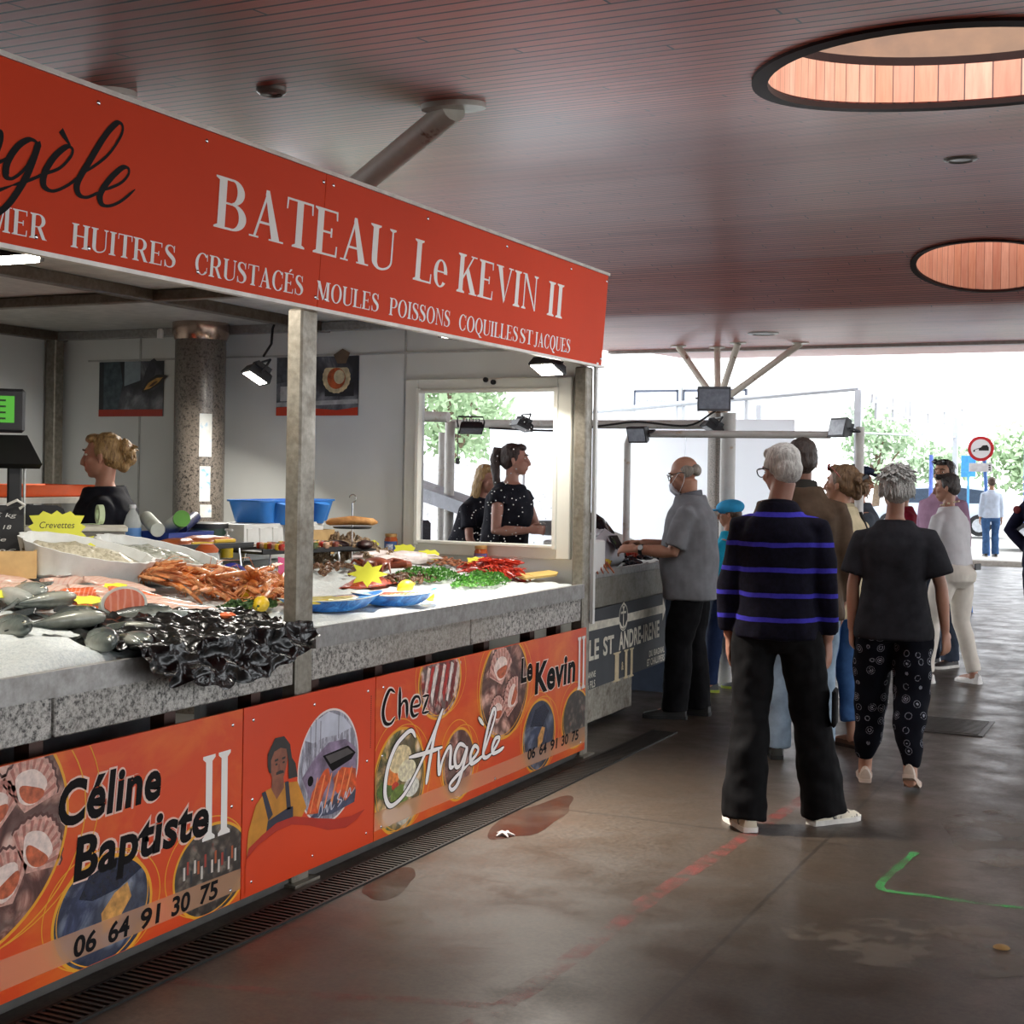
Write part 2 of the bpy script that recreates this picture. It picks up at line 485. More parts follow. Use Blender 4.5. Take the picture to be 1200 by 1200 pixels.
M_GRAN_D = speckle('dark_granite', [(.36, '#2e2a27'), (.47, '#6a625a'), (.56, '#857c72'), (.66, '#4d4741')], 60, .28, .03, 1.6, '#5f574d')
M_WALL = plain('#e0e2df', .42, 0, .03, 2)
M_WHITE = plain('#e6e6e2', .45, 0, .03, 3)
M_FRAME = plain('#deddd4', .35, 0, .03, 4)
M_BLACK = plain('#121214', .45, 0, .2, 9)
M_DARK = plain('#26262a', .5, 0, .2, 9)
M_RUBBER = plain('#17171a', .8, 0, .2, 20)
M_CHROME = plain('#c8c8c8', .18, 1, .04)

# ================================================================ THE HALL
CP = [(-16, 3.0), (-6, 2.95), (0, 2.97), (3, 3.06), (6, 3.34), (9, 3.85), (12, 4.3), (14.5, 4.42), (16.5, 4.3), (17.7, 4.12), (19, 3.88)]
def zc(Y):
    if Y >= 19: return 3.88+(Y-19)*(.2/7)
    def sl(j):
        if j == 0: return 0
        if j == len(CP)-1: return (CP[j][1]-CP[j-1][1])/(CP[j][0]-CP[j-1][0])
        return (CP[j+1][1]-CP[j-1][1])/(CP[j+1][0]-CP[j-1][0])
    for i in range(len(CP)-1):
        if CP[i][0] <= Y <= CP[i+1][0]:
            (x0, y0), (x1, y1) = CP[i], CP[i+1]; h = x1-x0; t = (Y-x0)/h
            return y0*(2*t**3-3*t*t+1)+h*sl(i)*(t**3-2*t*t+t)+y1*(-2*t**3+3*t*t)+h*sl(i+1)*(t**3-t*t)
mb = MB(); mb.box((-3, 6, -.15), (26, 44, .3))
floor = tag(mb.build('floor', M_FLOOR, smooth=False), 'worn brown-grey concrete market floor with joints and stains', 'floor', kind='structure')
M_ASPH = speckle('pale_tarmac', [(.3, '#8d8b88'), (.6, '#a8a6a2'), (.75, '#b9b7b2')], 30, .8, .1)
mb = MB(); mb.box((0, 98, -.22), (200, 140, .3)); mb.box((-91, 6, -.22), (150, 44, .3)); mb.box((85, 6, -.22), (150, 44, .3)); mb.box((0, -46, -.22), (200, 60, .3))
tag(mb.build('ground', M_ASPH, smooth=False), 'pale open paving and street outside the hall', 'ground', kind='structure')
mb = MB(); mb.box((2, 29.2, -.02), (30, .25, .14), bev=.02)
tag(mb.build('kerb', plain('#aaa69e', .8)), 'low pale kerb stone between hall floor and street', 'kerb', kind='structure')

HOLES = [(-.92, 6.69, .87, 1.49), (-2.17, 17.45, .82, .99)]
def ceiling():
    Ys = [-16+i*.4 for i in range(int(35/.4)+1)]
    Ys = [y for y in Ys if y < 19]+[19, 22.5, 26]
    mb = MB(); X0, X1, TH = -10.4, 9, .16
    rings = [[(a, y, zc(y)), (X1, y, zc(y)), (X1, y, zc(y)+TH), (a, y, zc(y)+TH)] for y, a in [(y, -8.7 if y < 17.5 else X0) for y in Ys]]
    mb.loft(rings)
    o = mb.build('ceiling', M_BOARD, smooth=True, ang=20)
    cut = []
    for cx, cy, ax, ay in HOLES:
        c = MB(); c.loft([[(cx+ax*cos(2*pi*k/56), cy+ay*sin(2*pi*k/56), z) for k in range(56)] for z in (2.5, 5.5)])
        cut.append(c.build('cutter', M_BOARD))
    def m(o):
        for c in cut:
            b = o.modifiers.new('b', 'BOOLEAN'); b.operation = 'DIFFERENCE'; b.solver = 'EXACT'; b.object = c
    realise(o, m)
    o.data.set_sharp_from_angle(angle=radians(25))
    for c in cut:
        d = c.data; bpy.data.objects.remove(c); bpy.data.meshes.remove(d)
    return tag(o, 'wave-shaped ceiling of dark red varnished boards with round skylights', 'ceiling', kind='structure')
ceil = ceiling()
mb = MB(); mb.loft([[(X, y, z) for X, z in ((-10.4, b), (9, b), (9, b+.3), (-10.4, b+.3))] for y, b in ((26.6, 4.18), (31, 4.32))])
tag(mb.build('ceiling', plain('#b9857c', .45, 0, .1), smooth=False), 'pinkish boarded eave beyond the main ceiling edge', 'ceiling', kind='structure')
mb = MB(); mb.box((-.7, 26.12, 4.2), (19.4, .2, .34))
tag(mb.build('beam', plain('#a8a09a', .5), smooth=False), 'pale edge beam closing the far end of the ceiling', 'beam', kind='structure')

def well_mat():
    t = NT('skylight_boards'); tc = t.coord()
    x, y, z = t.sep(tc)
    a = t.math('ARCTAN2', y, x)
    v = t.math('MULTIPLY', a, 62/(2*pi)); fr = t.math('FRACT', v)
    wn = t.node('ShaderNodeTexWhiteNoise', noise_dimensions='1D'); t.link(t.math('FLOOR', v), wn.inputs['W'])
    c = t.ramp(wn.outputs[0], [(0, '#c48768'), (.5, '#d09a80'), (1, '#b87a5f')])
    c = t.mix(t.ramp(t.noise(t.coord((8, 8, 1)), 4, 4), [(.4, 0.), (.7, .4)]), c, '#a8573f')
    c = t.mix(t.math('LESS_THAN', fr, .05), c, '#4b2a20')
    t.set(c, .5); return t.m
M_WELL = well_mat(); M_RIM = plain('#24130f', .6, 0, .1, 12, 0, 60, Specular_IOR_Level=.1)
M_PLY = plain('#6a4a2e', .55, 0, .15, 6)
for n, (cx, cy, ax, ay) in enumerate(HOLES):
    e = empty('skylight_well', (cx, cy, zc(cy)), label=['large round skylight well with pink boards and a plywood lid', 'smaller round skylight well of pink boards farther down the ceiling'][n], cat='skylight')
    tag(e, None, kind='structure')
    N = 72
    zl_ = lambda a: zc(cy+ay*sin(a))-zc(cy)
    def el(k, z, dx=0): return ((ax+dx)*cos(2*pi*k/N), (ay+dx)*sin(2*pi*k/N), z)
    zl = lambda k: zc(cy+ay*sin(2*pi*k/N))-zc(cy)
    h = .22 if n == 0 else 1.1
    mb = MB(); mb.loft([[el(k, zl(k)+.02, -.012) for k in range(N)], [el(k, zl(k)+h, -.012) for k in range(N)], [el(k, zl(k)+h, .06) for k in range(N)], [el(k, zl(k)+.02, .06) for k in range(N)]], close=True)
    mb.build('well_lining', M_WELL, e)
    mb = MB(); mb.loft([[el(k, zl(k)-.018, -.02) for k in range(N)], [el(k, zl(k)-.018, .05) for k in range(N)], [el(k, zl(k)+.01, .05) for k in range(N)], [el(k, zl(k)+.012, -.02) for k in range(N)]], close=True)
    mb.build('hole_rim', M_RIM, e)
    if n == 0:
        mb = MB(); mb.loft([[Vector((ax*1.06*cos(a), ay*1.06*sin(a), zl_(a)+z)) for a in [-.15+(pi+.3)*k/30 for k in range(31)]]+[Vector((ax*1.0*cos(a), ay*1.0*sin(a), zl_(a)+z)) for a in [-.15+(pi+.3)*k/30 for k in range(30, -1, -1)]] for z in (.2, .27)]); mb.build('cross_beam', M_RIM, e, False)
        mb = MB(); mb.box((0, ay*1.12, zc(cy+ay)-zc(cy)+.66), (2*ax+1.4, .04, 1.0), M=Matrix.Rotation(radians(-14), 3, 'X')); mb.build('plywood_lid', M_PLY, e, False)

def downlight(x, Y, r, label):
    e = empty('downlight', (x, Y, zc(Y)), label=label, cat='ceiling light', group=None)
    mb = MB(); mb.lathe([(r*1.25, .01), (r*1.25, -.018), (r*.95, -.03), (r*.85, -.02), (r*.85, .01)], n=24); mb.build('trim_ring', plain('#8a8680', .35, .5), e)
    mb = MB(); mb.lathe([(.001, -.024), (r*.8, -.018), (r*.84, -.005)], n=20, cap=False); mb.build('lamp_lens', plain('#cfd6d6', .15), e)
downlight(-3.5, 4.9, .05, 'small recessed ceiling light above the orange fascia sign')
downlight(-1.76, 12.33, .11, 'round recessed ceiling light between the two skylights')
downlight(-6.27, 22.5, .2, 'flat recessed ceiling light near the far ceiling edge')

# unseen wall added behind the viewpoint to dim the light inside the hall
M_CONC = plain('#8f8a84', .8, 0, .1, 1)
mb = MB(); mb.box((-.5, -9, 1.5), (19, .2, 3)); tag(mb.build('wall_rear_light_block', M_CONC, smooth=False), 'unseen concrete wall added behind the viewpoint to cut the light', 'wall', kind='structure')

# columns and struts
M_STRUT = speckle('chipped_white_paint', [(.3, '#e6e2d6'), (.62, '#dcd7ca'), (.7, '#8a5a3a'), (.78, '#5a3825')], 7, .5, .1)
M_CAP = plain('#b09888', .2, .85, .12, 14)
def column(x, y, r, h, tops, label, base=.1):
    e = empty('column', (x, y, 0), label=label, cat='column'); tag(e, None, kind='structure')
    mb = MB(); mb.cyl((0, 0, 0), (0, 0, h), r, n=40)
    for z in (.9, 1.7): mb.lathe([(r+.001, z), (r+.001, z+.008)], n=40)
    mb.build('shaft', M_GRAN_D, e)
    mb = MB(); mb.lathe([(r*1.02, h-.02), (r*1.12, h+.02), (r*1.12, h+.17), (r*1.0, h+.2), (r*.6, h+.24)], n=32); mb.build('capital', M_CAP, e)
    for (tx, ty) in tops:
        tz = zc(ty)
        s_ = empty('strut', (0, 0, 0)); s_.parent = e
        mb = MB(); mb.cyl((0, 0, h+.15), (tx-x, ty-y, tz-.02), .062 if r < .2 else .075, n=14); mb.build('tube', M_STRUT, s_)
        sl = (zc(ty+.1)-zc(ty-.1))/.2
        mb = MB(); R = Matrix.Rotation(atan(sl), 3, 'X')
        mb.loft([[Vector((tx-x, ty-y, tz-.012))+R@Vector((.15*cos(k*pi/14), .15*sin(k*pi/14), dz)) for k in range(28)] for dz in (-.012, .012)])
        mb.build('ceiling_plate', plain('#c9c5bb', .35, .2), s_)
    return e
colA = column(-5.67, 7.22, .16, 2.44, [(-3.08, 5.74), (-6.29, 9.87), (-4.15, 4.59), (-8.3, 8.5)], 'dark granite column at the back of the stall with slanting white struts')
for z0, z1, a0, a1 in ((1.68, 1.95, -52, -24), (1.40, 1.62, -50, -26), (1.30, 1.38, -48, -22)):
    mb = MB(); n = 6
    mb.loft([[(.162*cos(radians(a0+(a1-a0)*k/n)), .162*sin(radians(a0+(a1-a0)*k/n)), z) for k in range(n+1)]+[(.164*cos(radians(a0+(a1-a0)*k/n)), .164*sin(radians(a0+(a1-a0)*k/n)), z) for k in range(n, -1, -1)] for z in (z0, z1)])
    mb.build('torn_poster', speckle('torn_paper', [(.35, '#6fa8d0'), (.45, '#d5d8d6'), (.7, '#c4c4be')], 9, .8, 0), colA)
column(-7.8, 25, .17, 2.8, [(-8.58, 25.0), (-8.02, 25.6), (-7.32, 24.6), (-6.28, 25.0)], 'distant granite column with four white struts fanning up to the ceiling')

# floor markings and fittings
def decal(name, P, w0, mat, parent=None, z=.0015):
    L = crom(P, 6); mb = MB()
    a_ = []; b_ = []
    for i, p in enumerate(L):
        a = L[max(0, i-1)]; b = L[min(len(L)-1, i+1)]; d = Vector((b[0]-a[0], b[1]-a[1])).normalized()
        ww = w0*(.8+.4*noise.noise((i*.5, w0, 0)))
        a_.append((p[0]-d.y*ww, p[1]+d.x*ww, z)); b_.append((p[0]+d.y*ww, p[1]-d.x*ww, z))
    n = len(L); mb.add(a_+b_, [(i, n+i, n+i+1, i+1) for i in range(n-1)])
    return mb.build(name, mat, parent, False)
def paint_mat(name, col, lo, hi, scale=7, rough=.55, amax=.85):
    t = NT(name); t.set(col, rough)
    n = t.noise(t.coord(), scale, 6, .7)
    t.link(t.ramp(n, [(lo, 0.), (hi, amax)]), t.b.inputs['Alpha']); return t.m
decal('red_paint_line', [(-1.88, 3.25), (-1.84, 3.72), (-1.82, 4.04), (-1.81, 4.64), (-1.81, 5.08), (-1.77, 5.83), (-1.72, 6.69), (-1.7, 7.2)], .045, paint_mat('worn_red_paint', '#a02a2c', .42, .72, 9, .6, .42), floor)
decal('red_paint_line', [(-2.85, 3.52), (-2.4, 3.62), (-2.05, 3.75), (-1.85, 3.8)], .03, paint_mat('faint_red_paint', '#9a3030', .42, .8, 9, .6, .45), floor)
decal('green_paint_mark', [(-1.03, 6.23), (-1.05, 6.0), (-1.07, 5.74), (-1.06, 5.62), (-1.0, 5.59), (-.86, 5.6), (-.66, 5.6), (-.5, 5.62)], .021, paint_mat('green_spray_paint', '#3f9a50', .32, .6, 6, .6, .65), floor)
def blot(name, cx, cy, rx, ry, rz, mat, seed):
    mb = MB(); V = []
    for k in range(40):
        a = 2*pi*k/40; q = 1+.35*noise.noise((cos(a)*1.3+seed, sin(a)*1.3, seed))
        px, py = rx*cos(a)*q, ry*sin(a)*q
        V.append((cx+px*cos(rz)-py*sin(rz), cy+px*sin(rz)+py*cos(rz), .001+seed*.0001))
    mb.add(V, [list(range(40))]); return mb.build(name, mat, floor, False)
t = NT('wet_rusty_stain'); t.set('#3a1c12', .22); t.link(t.ramp(t.noise(t.coord(), 2.2, 5), [(.35, .15), (.6, .75)]), t.b.inputs['Alpha'])
blot('wet_stain', -2.72, 6.0, .13, .42, .05, t.m, 1.3)
blot('wet_stain', -2.78, 4.75, .1, .2, .3, t.m, 4.1)
t2 = NT('worn_patch'); t2.set('#6b5f52', .5); t2.link(t2.ramp(t2.noise(t2.coord(), 5, 6), [(.45, 0.), (.55, .5)]), t2.b.inputs['Alpha']); t2.bump(t2.noise(t2.coord(), 24, 5), .8, .01)
blot('scuffed_patch', -.75, 5.0, .5, .28, .3, t2.m, 2.2)
blot('scuffed_patch', -.55, 6.7, .42, .6, .2, t2.m, 3.0)

e = empty('manhole_cover', (-1.38, 9.55, 0), label='rectangular ribbed metal drain cover set in the floor', cat='drain cover')
mb = MB(); mb.box((0, 0, .003), (.5, .62, .008)); mb.build('frame', plain('#4c4a48', .45, .5), e)
mb = MB()
for i in range(14): mb.box((0, -.26+i*.04, .009), (.44, .016, .006))
mb.build('ribs', plain('#5d5a56', .4, .6), e, False)
e = empty('floor_drain', (-2.93, 4.6, 0), label='long black slotted drain channel at the foot of the stall front', cat='drain')
mb = MB(); mb.box((-.075, 0, .004), (.012, 7.6, .008)); mb.box((.075, 0, .004), (.012, 7.6, .008)); mb.box((0, 0, .0015), (.14, 7.6, .003)); mb.build('channel', plain('#151412', .5, .3), e, False)
mb = MB()
for i in range(250): mb.box((0, -3.78+i*.0303, .006), (.138, .012, .006))
mb.build('grate', plain('#3a3734', .5, .5), e, False)
mb = MB(); mb.lathe([(.001, .012), (.02, .009), (.03, .002), (.001, .002)], n=9, cap=False)
tag(mb.build('fallen_leaf', plain('#8a6a38', .8)), 'small dry brown leaf lying on the floor near the lower corner', 'leaf').location = (-.55, 5.1, 0)
mb = MB()
for k in range(5): mb.tube([(0, 0, .008), (.02*cos(k*1.3), .02*sin(k*1.3), .012), (.045*cos(k*1.3+.3), .045*sin(k*1.3+.3), .004)], [.012, .009, .003], 6)
tag(mb.build('scrap_of_paper', plain('#a89e9a', .8)), 'crumpled white paper scrap lying by the wet stain', 'litter').location = (-2.7, 5.62, 0)

# ================================================================ THE FISH STALL: SHELL
XF = -3.08            # front plane of the stall
WY = 7.45             # face of its end partition
# end partition with its window opening, in one piece of panelling
mb = MB()
def slab(x0, x1, z0, z1, y0=WY, y1=WY+.05): mb.box(((x0+x1)/2, (y0+y1)/2, (z0+z1)/2), (x1-x0, y1-y0, z1-z0))
slab(-7.1, -4.19, 0, 2.5); slab(-3.27, -3.12, 0, 2.5); slab(-4.19, -3.27, 0, 1.18); slab(-4.19, -3.27, 2.11, 2.5)
wr = tag(mb.build('wall_right', M_WALL, smooth=False), 'pale grey end partition of the fish stall with a window', 'wall', kind='structure')
mb = MB()
for x in (-4.95, -4.3, -6.35): mb.box((x, WY-.003, 1.25), (.012, .006, 2.5))
mb.box((-5.0, WY-.004, 2.33), (3.6, .008, .012))
mb.build('panel_seam', plain('#b9bab6', .4), wr, False)
mb = MB(); mb.box((-7.13, 4, 1.25), (.05, 7.0, 2.5))
tag(mb.build('wall_back', M_WALL, smooth=False), 'pale grey back wall of the fish stall', 'wall', kind='structure')
mb = MB(); mb.box((-5.1, .55, 1.25), (4.0, .05, 2.5))  # out of view, added to stop light entering the stall's near end
tag(mb.build('wall_left_light_block', M_WALL, smooth=False), 'unseen pale grey wall added at the near stall end to keep light out', 'wall', kind='structure')
mb = MB()
mb.box((-5.1, 4.0, -.0), (4.0, 6.9, .14))
tag(mb.build('stall_platform', plain('#4a4844', .7), smooth=False), 'low grey platform forming the stall floor', 'platform', kind='structure')

win = empty('window_1', (-3.73, WY, 1.64), label='white framed window in the end partition looking into the next stall', cat='window'); tag(win, None, kind='structure')
mb = MB()
for (x, z, dx, dz) in ((-.505, 0, .09, 1.05), (.505, 0, .09, 1.05), (0, .49, .92, .075), (0, -.49, .92, .075)): mb.box((x, -.012, z), (dx, .05, dz), bev=.006)
for (x, z, dx, dz) in ((-.455, 0, .025, .94), (.455, 0, .025, .94), (0, .452, .9, .02), (0, -.452, .9, .02)): mb.box((x, -.03, z), (dx, .05, dz), bev=.004)
mb.build('window_frame', M_FRAME, win)
t = NT('spotted_glass'); t.set('#ffffff', .03); t.b.inputs['Transmission Weight'].default_value = 1; t.b.inputs['IOR'].default_value = 1.02
d = t.vor(t.coord((1, 0, 1)), 42); z = t.sep(t.coord())[2]
drop = t.math('MULTIPLY', t.math('LESS_THAN', d, .16), t.math('LESS_THAN', t.noise(t.coord((1, 0, 1)), 6), t.math('SUBTRACT', .52, t.math('MULTIPLY', z, .35))))
mix = t.node('ShaderNodeMixShader'); df = t.node('ShaderNodeBsdfDiffuse'); df.inputs[0].default_value = (.85, .87, .9, 1)
out = t.n['Material Output']; t.link(t.math('MULTIPLY', drop, .6), mix.inputs[0]); t.link(t.b.outputs[0], mix.inputs[1]); t.link(df.outputs[0], mix.inputs[2]); t.link(mix.outputs[0], out.inputs[0])
mb = MB(); mb.box((0, .012, 0), (.92, .004, .93)); mb.build('window_pane', t.m, win, False)
mb = MB(); mb.cyl((0, -.052, .515), (0, -.035, .515), .015); mb.cyl((.05, -.052, .5), (.05, -.035, .5), .015); mb.build('catch', M_BLACK, win)

# frame
def post(loc, h, w, label, z0=0):
    e = empty('steel_post', (loc[0], loc[1], z0), label=label, cat='post')
    mb = MB(); mb.box((0, 0, h/2), (w[0], w[1], h), bev=.008); mb.build('tube', M_GALV, e)
    mb = MB(); mb.box((0, 0, .006), (w[0]+.06, w[1]+.06, .012)); mb.build('foot_plate', M_GALV, e, False)
    return e
post((XF-.035, 4.592), 2.228, (.07, .11), 'square galvanised post in the middle of the stall front')
post((XF-.035, 7.435), 2.22, (.075, .1), 'square galvanised corner post beside the window partition')
post((-7.04, 7.38), 2.45, (.09, .09), 'slim brown post in the back corner of the stall', .07)
mb = MB(); mb.box((XF+.012, 7.5, 1.5), (.018, .03, 1.5)); tag(mb.build('edge_strip', M_WHITE, smooth=False), 'thin white edge strip on the outer side of the corner post', 'trim')

roof = empty('stall_roof', (-5.08, 4.0, 2.5), label='flat white stall roof on a grid of brown steel beams', cat='roof')
mb = MB(); mb.box((0, 0, .05), (4.06, 7.06, .04)); mb.build('roof_panel', plain('#bdbab2', .5), roof, False)
for x, dx in ((1.93, .07), (.2, .07), (-1.95, .08)):
    mb = MB(); mb.box((x, 0, -.0), (dx, 7.0, .06), bev=.004); mb.build('beam', M_BEAM, roof)
for y in (-2.4, -1.0, .42, 1.8, 3.38):
    mb = MB(); mb.box((0, y, -.002), (3.98, .06, .055), bev=.004); mb.build('beam', M_BEAM if y < 3 else M_STEEL, roof)

# fascia
M_ORF = plain('#e04218', .6, 0, .03, 1.2, Specular_IOR_Level=.15)
fas = empty('fascia_sign', (0, 0, 0), label='long orange-red fascia sign reading BATEAU Le KEVIN II', cat='sign')
def fx(z): return -3.06+.035*(z-2.24)/.52
for y0, y1 in ((.6, 2.2), (2.204, 4.606), (4.61, 7.56)):
    mb = MB(); mb.loft([[(fx(z)-.012, y, z) for y, z in ((y0, 2.235), (y1, 2.235), (y1, 2.755), (y0, 2.755))], [(fx(z), y, z) for y, z in ((y0, 2.235), (y1, 2.235), (y1, 2.755), (y0, 2.755))]])
    mb.build('sign_board', M_ORF, fas, False)
mb = MB(); mb.box((-3.035, 4.08, 2.762), (.035, 6.98, .016)); mb.box((-3.06, 4.08, 2.229), (.03, 6.98, .014)); mb.build('edge_trim', plain('#c9c3bb', .4, .3), fas, False)
mb = MB()
for y in (3.1, 3.32, 3.85, 4.57, 4.64, 5.4, 6.2, 7.0, 7.52):
    for z in (2.275, 2.72):
        if (z < 2.5 or y > 3.2): mb.ell((fx(z)+.001, y+.02, z), (.004, .008, .008), nu=8, nv=5)
mb.build('screw', M_CHROME, fas)
M_LW = plain('#efe9e2', .4, 0, .0); M_LB = plain('#0e090a', .6, 0, 0, 12, 0, 60, Specular_IOR_Level=.12)
def fs(body, p0, p1, h, hh=None):
    o = serif('lettering', body, p0, p1, h, 0, M_LW, fas)
    for v in o.data.vertices: v.co.x += fx(v.co.z)+.0015
fs('BATEAU', (3.935, 2.441), (5.163, 2.447), .178)
fs('Le', (5.325, 2.441), (5.638, 2.441), .178)
fs('KEVIN', (5.73, 2.440), (6.62, 2.443), .178)
fs('II', (6.74, 2.442), (6.95, 2.442), .178)
for b, a, c in (('MER', 2.93, 3.164), ('HUITRES', 3.263, 3.752), ('CRUSTACÉS', 3.851, 4.505), ('MOULES', 4.594, 5.063), ('POISSONS', 5.147, 5.694), ('COQUILLES', 5.778, 6.419), ('ST', 6.439, 6.594), ('JACQUES', 6.616, 7.088)):
    fs(b, (a, 2.268), (c, 2.270), .073)
n_tail = [(2.86, 2.42), (2.90, 2.50), (2.949, 2.545), (2.958, 2.523), (2.94, 2.463), (2.956, 2.457), (2.99, 2.480)]
fg = [(3.102, 2.547), (3.068, 2.548), (3.025, 2.518), (2.991, 2.466), (2.991, 2.428), (3.018, 2.427), (3.064, 2.469), (3.104, 2.546), (3.075, 2.459), (3.038, 2.394), (2.996, 2.341), (2.943, 2.304), (2.91, 2.31), (2.93, 2.36), (3.016, 2.406)]
fe = [(3.016, 2.406), (3.071, 2.429), (3.138, 2.463), (3.195, 2.491), (3.236, 2.532), (3.243, 2.557), (3.217, 2.559), (3.171, 2.52), (3.137, 2.467), (3.136, 2.429), (3.173, 2.419), (3.232, 2.447), (3.291, 2.493)]
fl = [(3.291, 2.493), (3.389, 2.566), (3.446, 2.64), (3.452, 2.675), (3.425, 2.677), (3.375, 2.625), (3.315, 2.533), (3.273, 2.464), (3.28, 2.431), (3.317, 2.427), (3.379, 2.458)]
fe2 = [(3.379, 2.458), (3.456, 2.495), (3.492, 2.529), (3.491, 2.55), (3.461, 2.545), (3.41, 2.499), (3.374, 2.448), (3.383, 2.419), (3.418, 2.419), (3.47, 2.444), (3.529, 2.491)]
AA = [(2.45, 2.45), (2.6, 2.6), (2.72, 2.68), (2.74, 2.6), (2.75, 2.45), (2.8, 2.43), (2.86, 2.48)]
o = script('lettering', [AA, n_tail, fg, fe, fl, fe2], 0, M_LB, fas, .005, .013)
for v in o.data.vertices: v.co.x += fx(v.co.z)+.0015
o = MB(); ribbon(o, [(3.19, 2.603, .011), (3.21, 2.585, .008), (3.233, 2.566, .003)], 0); o = o.build('lettering', M_LB, fas, False)
for v in o.data.vertices: v.co.x += fx(v.co.z)+.0015

# ================================================================ COUNTERS
def zA(x): return .965+.12*(-3.08-x)
def zB(x): return .965+.09*(-3.08-x)
def counter(y0, y1, zf, label, legs):
    e = empty('display_counter', (XF, y0, 0), label=label, cat='counter'); L = y1-y0
    mb = MB(); mb.prism([(-.012, .905), (.012, .905), (.012, .985), (-.012, .985)], (0, 0, 0), (1, 0, 0), (0, 0, 1), -L)
    mb.build('steel_rim', M_STEEL, e, False)
    zb = zf(-4.78)
    mb = MB(); mb.loft([[(-.015, y, .93), (-.015, y, .955), (-1.7, y, zb-.012), (-1.7, y, .93)] for y in (.003, L-.003)])
    mb.build('display_bed', M_STEEL, e, False)
    n = max(1, round(L/1.35)); 
    for i in range(n):
        mb = MB(); mb.box((-.022, L*(i+.5)/n, .845), (.03, L/n-.012, .135), bev=.004); mb.build('stone_apron', M_GRAN, e)
    for y in legs:
        mb = MB(); mb.box((-.12, y-y0, .46), (.06, .06, .92)); mb.build('leg', plain('#4a2c22', .6), e, False)
    mb = MB(); mb.box((-.6, L/2, .47), (.03, L-.1, .78)); mb.build('back_board', plain('#8b9095', .5), e, False)
    return e
counter(.7, 4.53, zA, 'steel rimmed fish counter with granite apron, nearer the camera', (1.2, 2.4, 3.27, 3.9, 4.4))
counter(4.65, 7.38, zB, 'steel rimmed shellfish counter with granite apron by the window', (4.8, 5.3, 5.75, 6.35, 6.9, 7.25))

# ================================================================ ORANGE BANNER PANELS
XP = -3.055
def org(name, c1, c2):
    t = NT(name); co = t.coord()
    n = t.noise(t.coord((1, 1, 1.6)), 2.2, 5, .6, .6)
    t.set(t.mix(t.ramp(n, [(.45, 0.), (.75, 1.)]), c1, c2), .3); return t.m
M_OR1 = org('printed_orange', '#d8481a', '#e8792a'); M_OR2 = plain('#d9431b', .3, 0, .03, 2)
def banner(y0, y1, mat, label):
    e = empty('banner_panel', (XP, y0, 0), label=label, cat='banner')
    mb = MB(); mb.box((-.006, (y1-y0)/2, .395), (.012, y1-y0-.003, .69)); mb.build('printed_board', mat, e, False)
    mb = MB()
    for y in (.06, (y1-y0)/2, y1-y0-.06):
        for z in (.1, .4, .69): 
            if z != .4 or y != (y1-y0)/2: mb.ell((.001, y, z), (.003, .007, .007), nu=8, nv=5)
    mb.build('screw', M_CHROME, e)
    return e
b0 = banner(1.2, 4.165, M_OR1, 'orange printed panel reading Céline Baptiste II with a phone number')
b1 = banner(4.168, 5.085, M_OR2, 'plain orange panel with a fisherman portrait beside a seafood picture')
b2 = banner(5.088, 7.385, M_OR1, 'orange printed panel reading Chez Angèle and Le Kevin II')
def clip(poly, y0, y1, z0=.052, z1=.738):
    for ax, v, s_ in ((0, y0, 1), (0, y1, -1), (1, z0, 1), (1, z1, -1)):
        out = []
        for i in range(len(poly)):
            a, b = poly[i-1], poly[i]; ia, ib = (a[ax]-v)*s_ >= 0, (b[ax]-v)*s_ >= 0
            if ia != ib:
                t = (v-a[ax])/(b[ax]-a[ax]); out.append((a[0]+t*(b[0]-a[0]), a[1]+t*(b[1]-a[1])))
            if ib: out.append(b)
        poly = out
    return poly
def place(o, e):
    # outlines are given in world (Y, z); shift into the panel's frame
    off = e.location
    for v in o.data.vertices: v.co.y -= off.y; v.co.x -= off.x
    return o
def oval(cy, cz, ry, rz, n=48): return [(cy+ry*cos(2*pi*k/n), cz+rz*sin(2*pi*k/n)) for k in range(n)]
LV = [0]
def pic(e, rng, poly, mat, name='picture', dx=0):
    LV[0] += 1
    p = clip(poly, *rng)
    if len(p) < 3: return
    mb = MB(); mb.add([(XP+.0008+dx, a, b) for a, b in p], [list(range(len(p)))])
    return place(mb.build(name, mat, e, False), e)
def rings(e, rng, cy, cz, ry, rz, offs=((0, 0, .012), (.035, .01, .004), (-.02, .03, .004))):
    mb = MB()
    for oy, oz, wd in offs:
        a = oval(cy+oy, cz+oz, ry+wd+abs(oy)*.6, rz+wd+abs(oz)*.6, 64); b = oval(cy+oy, cz+oz, ry+abs(oy)*.6, rz+abs(oz)*.6, 64)
        for k in range(64):
            q = clip([a[k-1], a[k], b[k], b[k-1]], *rng)
            if len(q) >= 3: mb.add([(XP+.0012+.0001*abs(oy), y, z) for y, z in q], [list(range(len(q)))])
    if mb.v: place(mb.build('yellow_rings', plain('#e9a52c', .35, 0, 0), e, False), e)
def photo(name, cols, s1, s2, rnd=1):
    t = NT(name); co = t.coord()
    n = t.noise(co, s1*.6, 6, .65, 1.4); v = t.vor(co, s2, 'F1', rnd)
    t.set(t.mix(t.ramp(v, [(.25, 0.), (.6, .85)]), t.ramp(n, cols), cols[0][1]), .3); return t.m
PH_SC = photo('scallop_print', [(.3, '#40201c'), (.42, '#8d5548'), (.55, '#d7a796'), (.68, '#e9cfc2'), (.8, '#b56a50')], 9, 14)
PH_MU = photo('mussel_print', [(.3, '#1d2136'), (.45, '#3f4764'), (.58, '#8d95a5'), (.7, '#6e6a58'), (.8, '#b9b4a4')], 8, 12)
